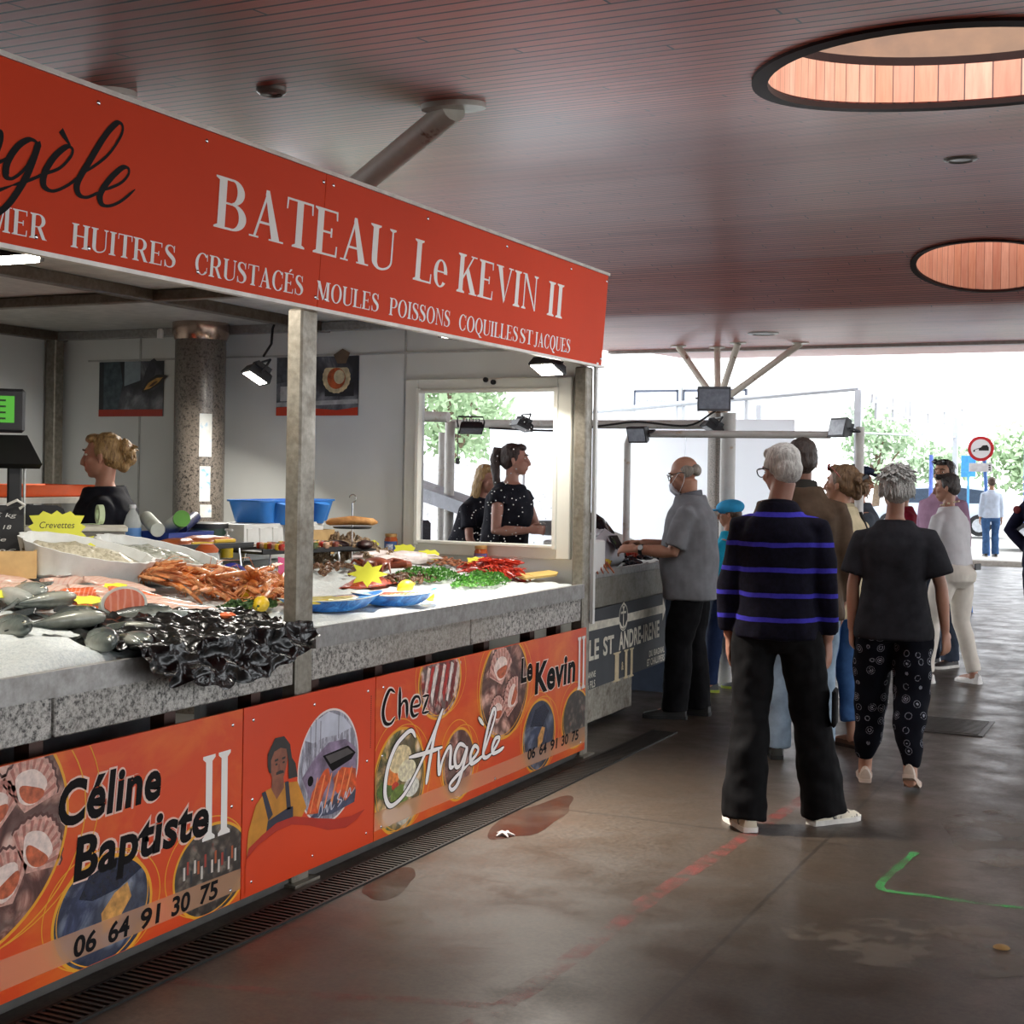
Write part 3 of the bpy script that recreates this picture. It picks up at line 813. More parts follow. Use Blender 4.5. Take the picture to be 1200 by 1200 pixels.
PH_MK = photo('market_print', [(.3, '#2a2420'), (.48, '#57493f'), (.6, '#7d7468'), (.7, '#a5432f'), (.78, '#ddd6cc')], 16, 26)
PH_CR = photo('crab_leg_print', [(.3, '#3a1512'), (.45, '#b02d22'), (.55, '#e2bdb2'), (.7, '#f0e4dc'), (.8, '#c03a2a')], 14, 22)
PH_PL = photo('platter_print', [(.3, '#2c2f18'), (.42, '#5d6b2d'), (.55, '#e0b580'), (.68, '#ece2cf'), (.8, '#e29a45')], 11, 16)
r0 = (1.2, 4.163); r1 = (4.17, 5.083); r2 = (5.09, 7.383)
def phone(e, M, L, h, off):
    for i, g in enumerate(('06', '64', '91', '30', '75')):
        font_mesh('lettering', g, M_LB, e, M@Matrix.Translation((L*.215*i, 0, 0)), (L*.14, h), off, .1, 1, .0024)
# --- first panel
def scallop(e, rng, cy, cz, a, R):
    def T(u, v): return (cy+u*cos(a)-v*sin(a), cz+u*sin(a)+v*cos(a))
    fan = lambda k, n=26: [T(0, -.62*R)]+[T(k*R*(1+.045*(i % 2))*sin(t), -.62*R+k*R*1.35*(1+.045*(i % 2))*cos(t)) for i, t in [(i, -1.15+2.3*i/n) for i in range(n+1)]]
    pic(e, rng, fan(1.06), plain('#5a2f28', .35, 0, .2, 40), 'shell_picture', .0002)
    pic(e, rng, fan(1), plain('#d8a494', .35, 0, .25, 50), 'shell_picture', .0003)
    for i in range(9):
        t0 = -1.05+.25*i
        pic(e, rng, [T(.2*R*sin(t0), -.62*R+.3*R*cos(t0)), T(R*sin(t0-.05), -.62*R+1.3*R*cos(t0-.05)), T(R*sin(t0+.05), -.62*R+1.3*R*cos(t0+.05))], plain('#b87466', .35, 0, .2, 50), 'shell_picture', .0004)
    pic(e, rng, [T(.5*R*cos(t)*(1+.15*sin(3*t)), -.02*R+.42*R*sin(t)) for t in [2*pi*i/24 for i in range(24)]], plain('#efd8cc', .35, 0, .15, 40), 'shell_picture', .0005)
    pic(e, rng, [T(.08*R+.42*R*cos(t), -.2*R+.2*R*sin(t)+.1*R*cos(t)**2) for t in [2*pi*i/20 for i in range(20)]], plain('#c8643e', .35, 0, .3, 40), 'shell_picture', .0006)
pic(b0, r0, oval(2.82, .56, .46, .36), PH_SC)
rings(b0, r0, 2.82, .56, .46, .36, ((0, 0, .01), (.05, .0, .005), (.09, .02, .004)))
for cy, cz, a in ((2.98, .62, .2), (3.13, .66, -.3), (3.03, .40, .5), (3.16, .47, -.6), (2.9, .5, .1)):
    scallop(b0, r0, cy, cz, a, .125)
pic(b0, r0, oval(3.452, .2, .218, .168), PH_MU); rings(b0, r0, 3.452, .2, .218, .168, ((0, 0, .012), (.03, .01, .004), (-.03, .02, .004)))
pic(b0, r0, [(3.34, .27), (3.38, .33), (3.5, .36), (3.6, .34), (3.63, .30), (3.52, .26), (3.4, .25)], plain('#20253a', .25, 0, .3, 30), 'shell_picture', .0003)
pic(b0, r0, [(3.45, .13), (3.44, .2), (3.5, .25), (3.56, .27), (3.58, .22), (3.52, .16)], plain('#d49a52', .3, 0, .3, 30), 'shell_picture', .0004)
pic(b0, r0, oval(4.0, .2, .205, .155), PH_MK); rings(b0, r0, 4.0, .2, .205, .155, ((0, 0, .01), (-.03, .02, .004)))
for k in range(16):
    pic(b0, r0, [(3.84+k*.019+a, .2+.02*sin(k*2.3)+b) for a, b in ((0, 0), (.011, 0), (.011, .045), (0, .045))], [plain(c, .4, 0, .1) for c in ('#c8c2b8', '#a33a2c', '#2a2a30', '#d8d0c4', '#b0562e')][k % 5], 'figure_picture', .0003)
t = NT('translucent_band'); t.set('#f0b890', .3); t.b.inputs['Alpha'].default_value = .4
M_BAND = t.m
pic(b0, r0, [(1.2, .09), (4.163, .09), (4.163, .165), (1.2, .205)], M_BAND, 'number_band', .0007)
def outlined(e, body, p0, p1, h, x, off, shear=.12, glowc='#e9c3b4', go=.035, sp=1.06):
    M, L = on_x(x, p0, p1)
    M.translation -= Vector(e.location)
    font_mesh('lettering_outline', body, plain(glowc, .35, 0, 0), e, M, (L, h), off+go, shear, sp, .0009)
    font_mesh('lettering', body, M_LB, e, M, (L, h), off, shear, sp, .0014)
outlined(b0, 'Céline', (3.245, .514), (3.717, .514), .135, XP, .034)
outlined(b0, 'Baptiste', (3.313, .335), (3.975, .337), .132, XP, .034)
def on_panel(o, e):
    for v in o.data.vertices: v.co.y -= e.location.y; v.co.x -= e.location.x
o = serif('lettering', 'II', (3.935, .31), (4.1, .311), .295, XP+.0013, M_LW, b0); on_panel(o, b0)
M, L = on_x(XP, (3.319, .098), (4.031, .098)); M.translation -= Vector(b0.location)
phone(b0, M, L, .063, .03)
# --- second panel
def shape(P, mat, name, dx): pic(b1, r1, P, mat, name, dx)
W_ = plain('#ecdcd4', .35, 0, 0)
el = lambda g: [(4.737+(.213+g)*cos(a), .432+(.218+g)*sin(a)) for a in [2*pi*k/60 for k in range(60)]]
cut = lambda P: [(y, max(z, .232+.03*sin((y-4.2)*7))) for y, z in P]
shape(cut(el(.008)), W_, 'picture_border', 0)
t = NT('harbour_print'); co = t.coord((1, 3, .7)); t.set(t.ramp(t.noise(co, 9, 6, .7), [(.35, '#4a4650'), (.5, '#8f8c98'), (.6, '#c9cad6')]), .3)
shape(cut(el(0)), t.m, 'picture', .0002)
shape([(4.56, .56), (4.62, .62), (4.73, .648), (4.84, .61), (4.9, .56), (4.8, .545), (4.7, .55), (4.62, .54)], plain('#c4c6d2', .35, 0, .1), 'sky_picture', .0003)
for y, z in ((4.6, .5), (4.635, .52), (4.67, .51), (4.8, .53)): shape([(y, z), (y+.004, z), (y+.004, z+.11), (y, z+.11)], plain('#3a3842', .4, 0, 0), 'mast_picture', .0004)
shape([(4.546, .417), (4.637, .482), (4.731, .525), (4.852, .52), (4.93, .475), (4.94, .36), (4.86, .3), (4.681, .3), (4.598, .33)], plain('#8d7a94', .35, 0, .4, 14), 'fish_picture', .0005)
shape(oval(4.605, .395, .02, .02, 20), M_LB, 'fish_eye_picture', .0007)
shape([(4.60, .25), (4.76, .235), (4.93, .25), (4.94, .3), (4.8, .31), (4.68, .28)], plain('#3d4560', .35, 0, .5, 22), 'fish_picture', .0006)
OR_ = plain('#d9541f', .35, 0, .35, 26)
shape([(4.58, .27), (4.62, .35), (4.7, .42), (4.73, .425), (4.751, .379), (4.7, .33), (4.66, .259)], OR_, 'langoustine_picture', .0007)
shape([(4.768, .376), (4.83, .41), (4.935, .387), (4.943, .306), (4.859, .268), (4.78, .326)], OR_, 'langoustine_picture', .0007)
for k in range(6): shape([(4.6+k*.05, .27+.02*(k % 2)), (4.61+k*.05, .27), (4.66+k*.05, .4), (4.653+k*.05, .4)], plain('#f0935a', .35, 0, .1), 'langoustine_picture', .0008)
shape([(4.689, .479), (4.875, .49), (4.933, .452), (4.9, .43), (4.76, .405), (4.734, .43)], M_LB, 'basket_picture', .0009)
shape([(4.708, .474), (4.87, .481), (4.915, .455), (4.745, .438)], plain('#4a4444', .4, 0, .2), 'basket_picture', .001)
SK = plain('#8a4f38', .45, 0, .2, 18)
shape([(4.196, .202), (4.206, .286), (4.249, .375), (4.312, .417), (4.407, .425), (4.516, .412), (4.58, .301), (4.54, .26), (4.44, .262), (4.326, .25), (4.26, .23)], plain('#c98625', .4, 0, .15, 12), 'shirt_picture', .0010)
shape([(4.349, .466), (4.421, .452), (4.427, .406), (4.38, .37), (4.345, .415)], SK, 'neck_picture', .0011)
shape([(4.328, .525), (4.345, .555), (4.39, .575), (4.438, .556), (4.446, .504), (4.426, .451), (4.395, .43), (4.368, .438), (4.343, .466)], SK, 'face_picture', .0013)
HR = plain('#1d1512', .5, 0, .2)
shape([(4.319, .504), (4.318, .549), (4.364, .602), (4.422, .6), (4.462, .563), (4.475, .51), (4.5, .484), (4.515, .43), (4.455, .432), (4.452, .5), (4.437, .55), (4.40, .56), (4.36, .552), (4.339, .523), (4.341, .473), (4.329, .48)], HR, 'hair_picture', .0014)
shape([(4.372, .462), (4.425, .462), (4.42, .472), (4.398, .476), (4.374, .472)], HR, 'moustache_picture', .0015)
for y in (4.363, 4.41): shape([(y, .513), (y+.022, .515), (y+.022, .523), (y, .521)], HR, 'brow_picture', .0015); shape(oval(y+.011, .502, .008, .004, 12), HR, 'eye_picture', .0015)
shape([(4.386, .5), (4.396, .5), (4.402, .475), (4.382, .475)], plain('#74402e', .45, 0, 0), 'nose_picture', .0015)
NV = plain('#23263a', .4, 0, .1)
shape([(4.316, .262), (4.325, .3), (4.459, .325), (4.488, .322), (4.49, .272), (4.382, .268)], NV, 'overalls_picture', .0012)
shape([(4.284, .412), (4.308, .415), (4.357, .319), (4.329, .300)], NV, 'overalls_picture', .0012)
shape([(4.431, .425), (4.456, .424), (4.475, .315), (4.447, .315)], NV, 'overalls_picture', .0012)
shape([(4.194, .19), (4.262, .224), (4.383, .252), (4.48, .254), (4.602, .224), (4.73, .178), (4.862, .158), (4.953, .175), (5.01, .203), (4.906, .197), (4.794, .209), (4.643, .244), (4.5, .282), (4.382, .282), (4.289, .256), (4.207, .226)], plain('#b52a18', .35, 0, .05), 'swoosh', .0017)
shape([(4.19, .058), (4.19, .185), (4.262, .222), (4.383, .250), (4.48, .252), (4.602, .222), (4.73, .176), (4.862, .156), (4.96, .172), (5.06, .2), (5.075, .06)], M_OR2, 'swoosh', .0016)
o = script('lettering', [[(4.66, .25), (4.68, .3), (4.69, .26), (4.66, .24)], [(4.7, .25), (4.72, .28), (4.725, .25), (4.75, .285), (4.755, .255), (4.78, .27)], [(4.82, .32), (4.80, .29), (4.83, .275), (4.80, .255)], [(4.84, .27), (4.86, .305), (4.865, .28), (4.89, .315), (4.9, .29), (4.93, .31)]], XP+.003, plain('#c9c9d6', .4, 0, 0), b1, .0022, .004); on_panel(o, b1)
mb = MB()
for k in range(26): mb.add([(XP+.0009, 5.047+a, .45+k*.0085+b) for a, b in ((0, 0), (.006, 0), (.006, .005), (0, .005))], [(0, 1, 2, 3)])
on_panel(mb.build('fine_print', plain('#5a1d10', .5, 0, 0), b1, False), b1)
# --- third panel
def P3(cy, cz, ry, rz, m): pic(b2, r2, oval(cy, cz, ry, rz), m); rings(b2, r2, cy, cz, ry, rz)
P3(5.653, .655, .195, .165, PH_CR); P3(6.33, .535, .27, .245, PH_SC); P3(5.3, .265, .215, .22, PH_PL); P3(5.845, .24, .153, .16, PH_SC); P3(6.755, .225, .2, .185, PH_MU); P3(7.245, .245, .185, .155, PH_MK)
for k in range(9): pic(b2, r2, [(5.49+k*.037, .56+.02*(k % 3)), (5.505+k*.037, .55), (5.56+k*.037, .72), (5.535+k*.037, .73)], [plain(c, .35, 0, .25, 40) for c in ('#e8d2c6', '#b8281c', '#f0e2da', '#7d2018')][k % 4], 'crab_leg_picture', .0003)
for cy, cz, r in ((6.28, .64, .14), (6.42, .48, .12), (6.25, .43, .1)):
    scallop(b2, r2, cy, cz, (cy-6.3)*6+.3, r)
pic(b2, r2, [(6.64, .29), (6.7, .37), (6.82, .39), (6.88, .34), (6.8, .27)], plain('#20253a', .25, 0, .3, 30), 'shell_picture', .0003)
pic(b2, r2, [(6.74, .16), (6.74, .22), (6.79, .27), (6.83, .26), (6.8, .19)], plain('#d49a52', .3, 0, .3, 30), 'shell_picture', .0004)
for cy, cz, rr, c in ((5.3, .36, .1, '#ead0a0'), (5.24, .3, .07, '#e8823c'), (5.36, .3, .08, '#f0dcb8'), (5.18, .25, .07, '#55702f'), (5.4, .22, .07, '#e9e2d4'), (5.3, .2, .08, '#6d8438'), (5.22, .13, .07, '#d9d3c6'), (5.34, .11, .07, '#cfc6b4'), (5.26, .25, .03, '#c8341c')):
    pic(b2, r2, oval(cy, cz, rr, rr*.6, 18), plain(c, .35, 0, .3, 40), 'seafood_picture', .0003+.0001*abs(cy-5))
pic(b2, r2, [(5.0, .09), (7.383, .09), (7.383, .18), (6.4, .165), (5.0, .17)], M_BAND, 'number_band', .0007)
def outl2(body, p0, p1, h, off, sp=1.05, sh=.08):
    outlined(b2, body, p0, p1, h, XP, off, sh, '#ecd8cd', .025, sp)
# 'Chez' in a light roman, drawn by pen strokes
CHZ = [[(5.245, .655), (5.2, .672), (5.16, .63), (5.145, .58), (5.165, .537), (5.21, .527), (5.25, .55)], [(5.285, .675), (5.285, .6), (5.285, .53)], [(5.285, .58), (5.315, .608), (5.345, .595), (5.35, .53)], [(5.39, .572), (5.46, .572), (5.455, .605), (5.42, .612), (5.392, .59), (5.388, .555), (5.41, .53), (5.455, .535)], [(5.485, .605), (5.545, .605)], [(5.545, .605), (5.485, .53)], [(5.485, .53), (5.55, .53)]]
o = script('lettering_outline', CHZ, XP+.002, plain('#ecd8cd', .35, 0, 0), b2, .013, .02); on_panel(o, b2)
o = script('lettering', CHZ, XP+.0026, M_LB, b2, .006, .012); on_panel(o, b2)
ANG = [[(5.428, .433), (5.393, .468), (5.334, .46), (5.253, .42), (5.191, .34), (5.17, .246), (5.196, .187), (5.245, .173), (5.342, .204), (5.458, .291), (5.578, .409), (5.679, .524)], [(5.679, .524), (5.613, .438), (5.579, .356), (5.547, .258), (5.531, .205)], [(5.371, .354), (5.526, .348), (5.679, .348)],
       [(5.643, .346), (5.652, .23), (5.681, .286), (5.735, .334), (5.76, .326), (5.757, .246), (5.795, .239)], [(5.918, .308), (5.849, .333), (5.803, .292), (5.814, .236), (5.862, .236), (5.923, .303), (5.883, .215), (5.836, .151), (5.78, .133), (5.755, .158), (5.807, .184), (5.941, .222)],
       [(5.941, .222), (6.02, .254), (6.043, .278), (6.002, .299), (5.963, .264), (5.971, .222), (6.021, .222), (6.092, .237)], [(6.092, .237), (6.181, .349), (6.225, .422), (6.199, .445), (6.139, .355), (6.097, .25), (6.123, .222), (6.186, .23)], [(6.186, .23), (6.259, .275), (6.273, .296), (6.23, .298), (6.195, .262), (6.207, .23), (6.271, .23), (6.325, .24)], [(6.038, .431), (6.097, .385)]]
o = script('lettering_outline', ANG, XP+.0028, M_LB, b2, .008, .012, .006); on_panel(o, b2)
o = script('lettering', ANG, XP+.0034, plain('#f6f2ee', .35, 0, 0), b2, .008, .012, .0015); on_panel(o, b2)
outl2('Le', (6.516, .537), (6.66, .538), .125, .034)
outl2('Kevin', (6.69, .458), (7.23, .462), .16, .036)
o = serif('lettering', 'II', (7.255, .4), (7.37, .401), .295, XP+.0035, M_LW, b2); on_panel(o, b2)
M, L = on_x(XP, (6.612, .125), (7.287, .125)); M.translation -= Vector(b2.location)
phone(b2, M, L, .055, .028)

# posters on the partition
def poster(x0, x1, z0, z1, label, pieces):
    e = empty('poster', ((x0+x1)/2, WY, (z0+z1)/2), label=label, cat='poster'); hw, hh = (x1-x0)/2, (z1-z0)/2
    mb = MB(); mb.box((0, -.004, 0), (2*hw, .006, 2*hh)); mb.build('print', photo('harbour_photo', [(.3, '#23242a'), (.5, '#5a5c64'), (.65, '#8f9298')], 5, 6), e, False)
    for i, (P, c, v) in enumerate(pieces):
        mb = MB(); mb.add([(a*hw, -.0075-.0006*i, b*hh) for a, b in P], [list(range(len(P)))]); mb.build('picture', plain(c, .4, 0, v, 25), e, False)
    return e
poster(-6.7, -6.15, 1.95, 2.32, 'poster of an open mussel over a harbour picture, left of the column', [
    ([(-1, 1), (-.8, 1), (-.8, -.8), (-1, -.8)], '#30353c', .2), ([(-.85, 1), (-.35, 1), (-.25, .2), (-.4, -.75), (-.85, -.75)], '#4a5a62', .3), ([(-.2, 1), (.3, 1), (.3, .3), (-.2, .1)], '#8f9da6', .1),
    ([(-1, -.75), (0, -.75), (1, -.75), (1, -1), (-1, -1)], '#b8321c', .05), ([(.3, -.1), (.45, .6), (.6, 1.0), (.72, 1.1), (.8, 1.0), (.75, .5), (.6, .3), (.4, 0)], '#3a3a42', .2),
    ([(.35, -.1), (.5, .25), (.8, .5), (1.0, .5), (1.15, .45), (.95, .2), (.6, -.05), (.4, -.15)], '#2c2824', .2), ([(.42, -.05), (.55, .2), (.8, .38), (1.0, .4), (.85, .2), (.6, .0)], '#cc9a4a', .3), ([(.55, .05), (.7, .22), (.85, .28), (.7, .1)], '#5a3a1c', .2)])
fan = [(.48+.33*cos(a)*(1+.04*(k % 2)), .28+.52*sin(a)*(1+.04*(k % 2))) for k, a in [(k, radians(140+260*k/28)) for k in range(29)]]
poster(-5.24, -4.63, 1.95, 2.32, 'poster of a scallop shell over a harbour picture, right of the column', [
    ([(-1, 1), (-.1, 1), (-.1, .3), (-1, .1)], '#55585e', .3), ([(-.9, .0), (-.5, .0), (-.5, -.5), (-.9, -.5)], '#c4c6c8', .15), ([(-1, -.55), (1, -.45), (1, -.6), (-1, -.7)], '#b4b6b8', .2), ([(.2, .05), (.9, .1), (.9, -.35), (.2, -.35)], '#2c2c30', .2),
    ([(-1, -.72), (-.6, -.68), (-.1, -.75), (.5, -.82), (1, -.72), (1, -1), (-1, -1)], '#c93a1c', .05), ([(.4, 1.05), (.62, 1.25), (.8, 1.1), (.7, .75), (.5, .75)], '#6d5a48', .2), (fan, '#d9c8a0', .25),
    ([(.48+.22*cos(2*pi*k/20), .25+.36*sin(2*pi*k/20)) for k in range(20)], '#c05a2c', .3), ([(.55+.13*cos(2*pi*k/20), .3+.24*sin(2*pi*k/20)) for k in range(20)], '#d8cca8', .2)])

# floodlights
def floodlight(loc, aim, label, lit=True, w=.16, power=0, spread=150, cat='floodlight', strength=14, housing=None):
    e = empty('floodlight', loc, label=label, cat=cat)
    d = Vector(aim).normalized(); R = d.to_track_quat('-Z', 'Y').to_matrix()
    mb = MB(); h = housing or M_DARK
    q = lambda x, y, z: R@Vector((x, y, z))
    mb.loft([[q(sx*w/2*k, sy*w*.37*k, z) for sx, sy in ((-1, -1), (1, -1), (1, 1), (-1, 1))] for k, z in ((.6, .055), (.92, .04), (1.05, .0), (1.05, -.012))])
    for i in range(6): mb.box(q((-.35+.14*i)*w, 0, .062), (.006, w*.5, .03), M=R)
    mb.build('housing', h, e, False)
    mb = MB(); mb.box(q(0, 0, -.0125), (w*.94, w*.62, .004), M=R)
    mb.build('lamp_glass', glow('#fff6e6', strength, 'lit_lamp') if lit else plain('#9fa6b2', .1, 0, .15, 30), e, False)
    mb = MB(); mb.tube([q(-w*.56, 0, .02), q(-w*.6, 0, .07), q(-w*.55, 0, .11), q(w*.55, 0, .11), q(w*.6, 0, .07), q(w*.56, 0, .02)], .007, 6); mb.build('bracket', h, e)
    if power:
        a = area('flood_lamp', Vector(loc)+d*.03, Vector(loc)+d, (w*.9, w*.6), power, (1, .95, .86), spread)
    return e
f1 = floodlight((-3.5, 3.5, 2.30), (.1, .1, -1), 'lit floodlight under the stall roof near the word MER', power=4, w=.2)
f2 = floodlight((-4.92, 6.78, 2.15), (-.35, -.4, -.85), 'lit floodlight hanging on a cable beside the granite column', power=10, w=.19)
mb = MB(); mb.tube([(-.02, .25, .4), (-.03, .2, .3), (.02, .12, .2), (.03, .03, .12)], .008, 6); mb.build('cable', M_BLACK, f2)
f3 = floodlight((-3.24, 7.2, 2.2), (-.15, -.45, -.9), 'lit floodlight above the stall window', power=6.5, w=.17)
f4 = floodlight((-3.17, 6.0, 2.28), (.3, -.03, -1), 'lit floodlight tucked up behind the fascia', power=16, w=.17, spread=75)
f5 = floodlight((-3.25, 4.3, 2.38), (-.25, .1, -1), 'lit floodlight beside the middle post behind the fascia', power=2.5, w=.17)
mb = MB(); mb.lathe([(.02, 0), (.02, .05), (.012, .06)], n=10); tag(mb.build('sensor_box', M_WHITE), 'small white cable box on the column capital', 'box').location = (-5.83, 7.02, 2.42)

# ================================================================ WHAT LIES ON THE COUNTERS
FR = random.Random(21)
def wet(name, cols, sc, rough=.3, bump=.3, vs=0, dark='#3a2018', vw=.5):
    t = NT(name); co = t.coord(); n = t.noise(co, sc, 5, .6, .5); c = t.ramp(n, cols)
    if vs: c = t.mix(t.ramp(t.vor(co, vs), [(.1, vw), (.5, 0.)]), c, dark)
    t.set(c, rough)
    if bump: t.bump(n, bump, .004)
    return t.m
M_ICE = NT('crushed_ice'); _n = M_ICE.noise(M_ICE.coord(), 90, 5, .75); M_ICE.set(M_ICE.ramp(_n, [(.3, '#b9c2c4'), (.6, '#dfe4e2')]), .35); M_ICE.bump(_n, .7, .008)  # shade between the ice lumps put into the colour: low spots darker
M_ICE.b.inputs['Subsurface Weight'].default_value = .15; M_ICE.b.inputs['Subsurface Radius'].default_value = (.02, .025, .03); M_ICE = M_ICE.m
def zbed(x, Y): return zA(x) if Y < 4.62 else zB(x)

def ice_sheet(x0, x1, y0, y1, zf, label, seed, hump=()):
    nx_, ny = 46, int((y1-y0)*26)
    V = []; 
    for j in range(ny+1):
        for i in range(nx_+1):
            x = x0+(x1-x0)*i/nx_; y = y0+(y1-y0)*j/ny
            h = .018+.016*noise.noise((x*5+seed, y*5, 0))+.012*noise.noise((x*19, y*19, seed))+.006*noise.noise((x*47, y*47, seed))
            for hx, hy, r, a in hump:
                d = ((x-hx)**2+(y-hy)**2)/(r*r); h += a*math.exp(-d*1.6)
            if i in (0, nx_) or j in (0, ny): h = -.004
            V.append((x, y, zf(x)+h-.004))
    mb = MB(); mb.add(V, [(j*(nx_+1)+i, j*(nx_+1)+i+1, (j+1)*(nx_+1)+i+1, (j+1)*(nx_+1)+i) for j in range(ny) for i in range(nx_)])
    return tag(mb.build('crushed_ice', M_ICE, ang=180), label, 'ice', kind='stuff')
ice_sheet(-4.5, -3.10, 2.75, 4.5, zA, 'crushed ice spread over the fish counter near the camera', 1, [(-3.24, 3.38, .17, .07), (-3.5, 3.3, .2, .03)])
ice_sheet(-4.6, -3.10, 4.69, 7.36, zB, 'crushed white ice spread over the shellfish counter', 5, [(-3.4, 5.75, .25, .02), (-4.45, 6.9, .4, .03)])

def spin(o, rz, tilt=0, roll=0): o.rotation_euler = (roll, tilt, rz); return o
def put(o, x, Y, dz=.03, rz=0, tilt=0, roll=0, sc=1):
    o.location = (x, Y, zbed(x, Y)+dz); spin(o, rz, tilt, roll); o.scale = (sc, sc, sc); return o

# --- whole fish
M_FISH = []
for nm, a, b, c in (('silver_bass_skin', '#3a4042', '#6f7670', '#b0b0a4'), ('dark_mullet_skin', '#23282a', '#4a504c', '#8f9084'), ('pale_bream_skin', '#5f6664', '#979c96', '#c9c7be')):
    t = NT(nm); co = t.coord(); z = t.sep(co)[1]
    f = t.math('ADD', t.math('MULTIPLY', z, -9), t.math('ADD', .4, t.math('MULTIPLY', t.math('SUBTRACT', t.noise(co, 30, 4), .5), .35)))
    t.set(t.ramp(f, [(.15, a), (.5, b), (.85, c)]), .25, .15); t.bump(t.vor(co, 150), .25, .002); M_FISH.append(t.m)
def fish(m, L=.36, k=1.):
    """lying on its side a little, nose along +x"""
    prof = [(.5, .006, .005), (.485, .016, .012), (.44, .034, .022), (.36, .05, .03), (.22, .062, .036), (.05, .062, .036), (-.12, .05, .028), (-.28, .03, .016), (-.38, .017, .009), (-.42, .018, .006)]
    mb = MB(); mb.loft([[(t*L, hh*.82*k*L/.36*cos(2*pi*j/16), wd*.95*k*L/.36*sin(2*pi*j/16)+.03) for j in range(16)] for t, hh, wd in prof])
    o = mb.build('fish', m)
    def fin(name, P, th=.002):
        q = MB(); q.loft([[(x*L, z-.03, .03+dy) for x, z in P] for dy in (-th, th)]); return q.build(name, m, o, False)
    fin('tail_fin', [(-.4, .045), (-.47, .075), (-.56, .1), (-.52, .03), (-.56, -.035), (-.47, -.01), (-.4, .018)])
    fin('dorsal_fin', [(.2, .105), (.12, .128), (.0, .12), (-.15, .098), (-.2, .08), (-.1, .07), (.15, .085)])
    q = MB(); q.ell((.42*L, .01, .03+.0185*k*L/.36), (.009, .009, .005), nu=10, nv=6); y = q.build('eye', plain('#c9c4a8', .15, 0, 0), o)
    q = MB(); q.ell((.422*L, .01, .03+.0225*k*L/.36), (.005, .005, .003), nu=8, nv=6); q.build('pupil', M_BLACK, y)
    q = MB(); q.loft([[(x*L, z-.03, .03+(.03+dd)*k*L/.36) for x, z in ((.24, .03), (.12, .04), (.08, .02), (.14, .008))] for dd in (0, .004)]); q.build('pectoral_fin', m, o, False)
    return o
protos = [fish(m) for m in M_FISH]
FISH = [((-4.091, 3.959), (-3.723, 3.792), 2, 'silvery fish lying at the far left edge, nose towards the aisle'), ((-4.036, 4.042), (-3.742, 3.895), 2, 'pale blunt-headed fish beside the small yellow tag'), ((-3.79, 3.654), (-3.468, 3.511), 0, 'grey fish lowest on the left, head over the ice mound'), ((-3.49, 3.50), (-3.46, 3.85), 1, 'long dark fish lying along the top of the ice mound'), ((-3.70, 3.7), (-3.70, 4.02), 1, 'dark fish tucked behind the long dark one'), ((-3.579, 3.72), (-3.60, 4.0), 1, 'dark fish below the orange salmon fillets'), ((-3.47, 3.78), (-3.176, 3.58), 0, 'grey fish sloping down to the steel rim, nearest the rim'), ((-3.485, 3.78), (-3.35, 3.95), 1, 'dark fish between the rim fish and the black plastic'), ((-3.38, 3.8), (-3.17, 3.66), 0, 'grey fish second along the steel rim'), ((-3.403, 3.86), (-3.17, 3.74), 0, 'grey fish at the corner where the steel rim meets the black plastic'), ((-3.537, 3.95), (-3.46, 4.25), 1, 'slim dark fish beside the round salmon steak')]
for i, (a, b, k, lb) in enumerate(FISH):
    o = copy_tree(protos[k]); d = math.hypot(b[0]-a[0], b[1]-a[1]); sc = max(.72, min(1.05, d/.36))
    put(o, (a[0]+b[0])/2+(.09 if i in (2, 3, 6, 7, 8, 9) else 0), (a[1]+b[1])/2-(.05 if i in (2, 3, 6, 7, 8, 9) else 0), .012+(.04 if i in (3, 4, 1) else .015), math.atan2(b[1]-a[1], b[0]-a[0]), 0, (-.5, .35, .6, -.3)[i % 4], sc)
    tag(o, lb, 'fish', 'whole fish on the ice')
def drop(o):
    for c in list(o.children): drop(c)
    d = o.data; bpy.data.objects.remove(o)
for p in protos: drop(p)

# --- fillets
def fillet(m, L=.24, wd=.07, th=.018, bend=.2, seed=0, name='fish_fillet'):
    rr = []; N = 14
    for i in range(N+1):
        t = i/N; k = max(.08, (sin(pi*min(1, t*.86+.1)))**.6)*(1-.25*t)
        cx = (t-.5)*L; cy = bend*L*(t-.5)**2*2-.0+.01*noise.noise((t*4, seed, 0))
        rr.append([(cx, cy+wd/2*k*cos(2*pi*j/14), th*k*(max(0, sin(2*pi*j/14))*.95+.1+min(0, sin(2*pi*j/14))*.1)+.006*noise.noise((t*6+seed, cos(2*pi*j/14), 0))) for j in range(14)])
    mb = MB(); mb.loft(rr); return mb.build(name, m)
def strip_mat(name, a, b, c):
    t = NT(name); co = t.coord(); w_ = t.node('ShaderNodeTexWave'); t.link(t.coord((1, 1.4, 1), (0, 0, .9)), w_.inputs['Vector']); w_.inputs['Scale'].default_value = 16; w_.inputs['Distortion'].default_value = 2.5
    n = t.noise(co, 14, 4)
    t.set(t.mix(t.ramp(w_.outputs['Fac'], [(.6, 0.), (.95, .5)]), t.ramp(n, [(.3, a), (.7, b)]), c), .25); return t.m
M_SAL = strip_mat('salmon_flesh', '#c8522a', '#dc7448', '#e9a58a'); M_WF = strip_mat('pale_pink_flesh', '#c9a594', '#dcc3b4', '#c98f80'); M_SKIN = wet('fillet_skin', [(.3, '#4a5250'), (.6, '#7c8480')], 20, .3)
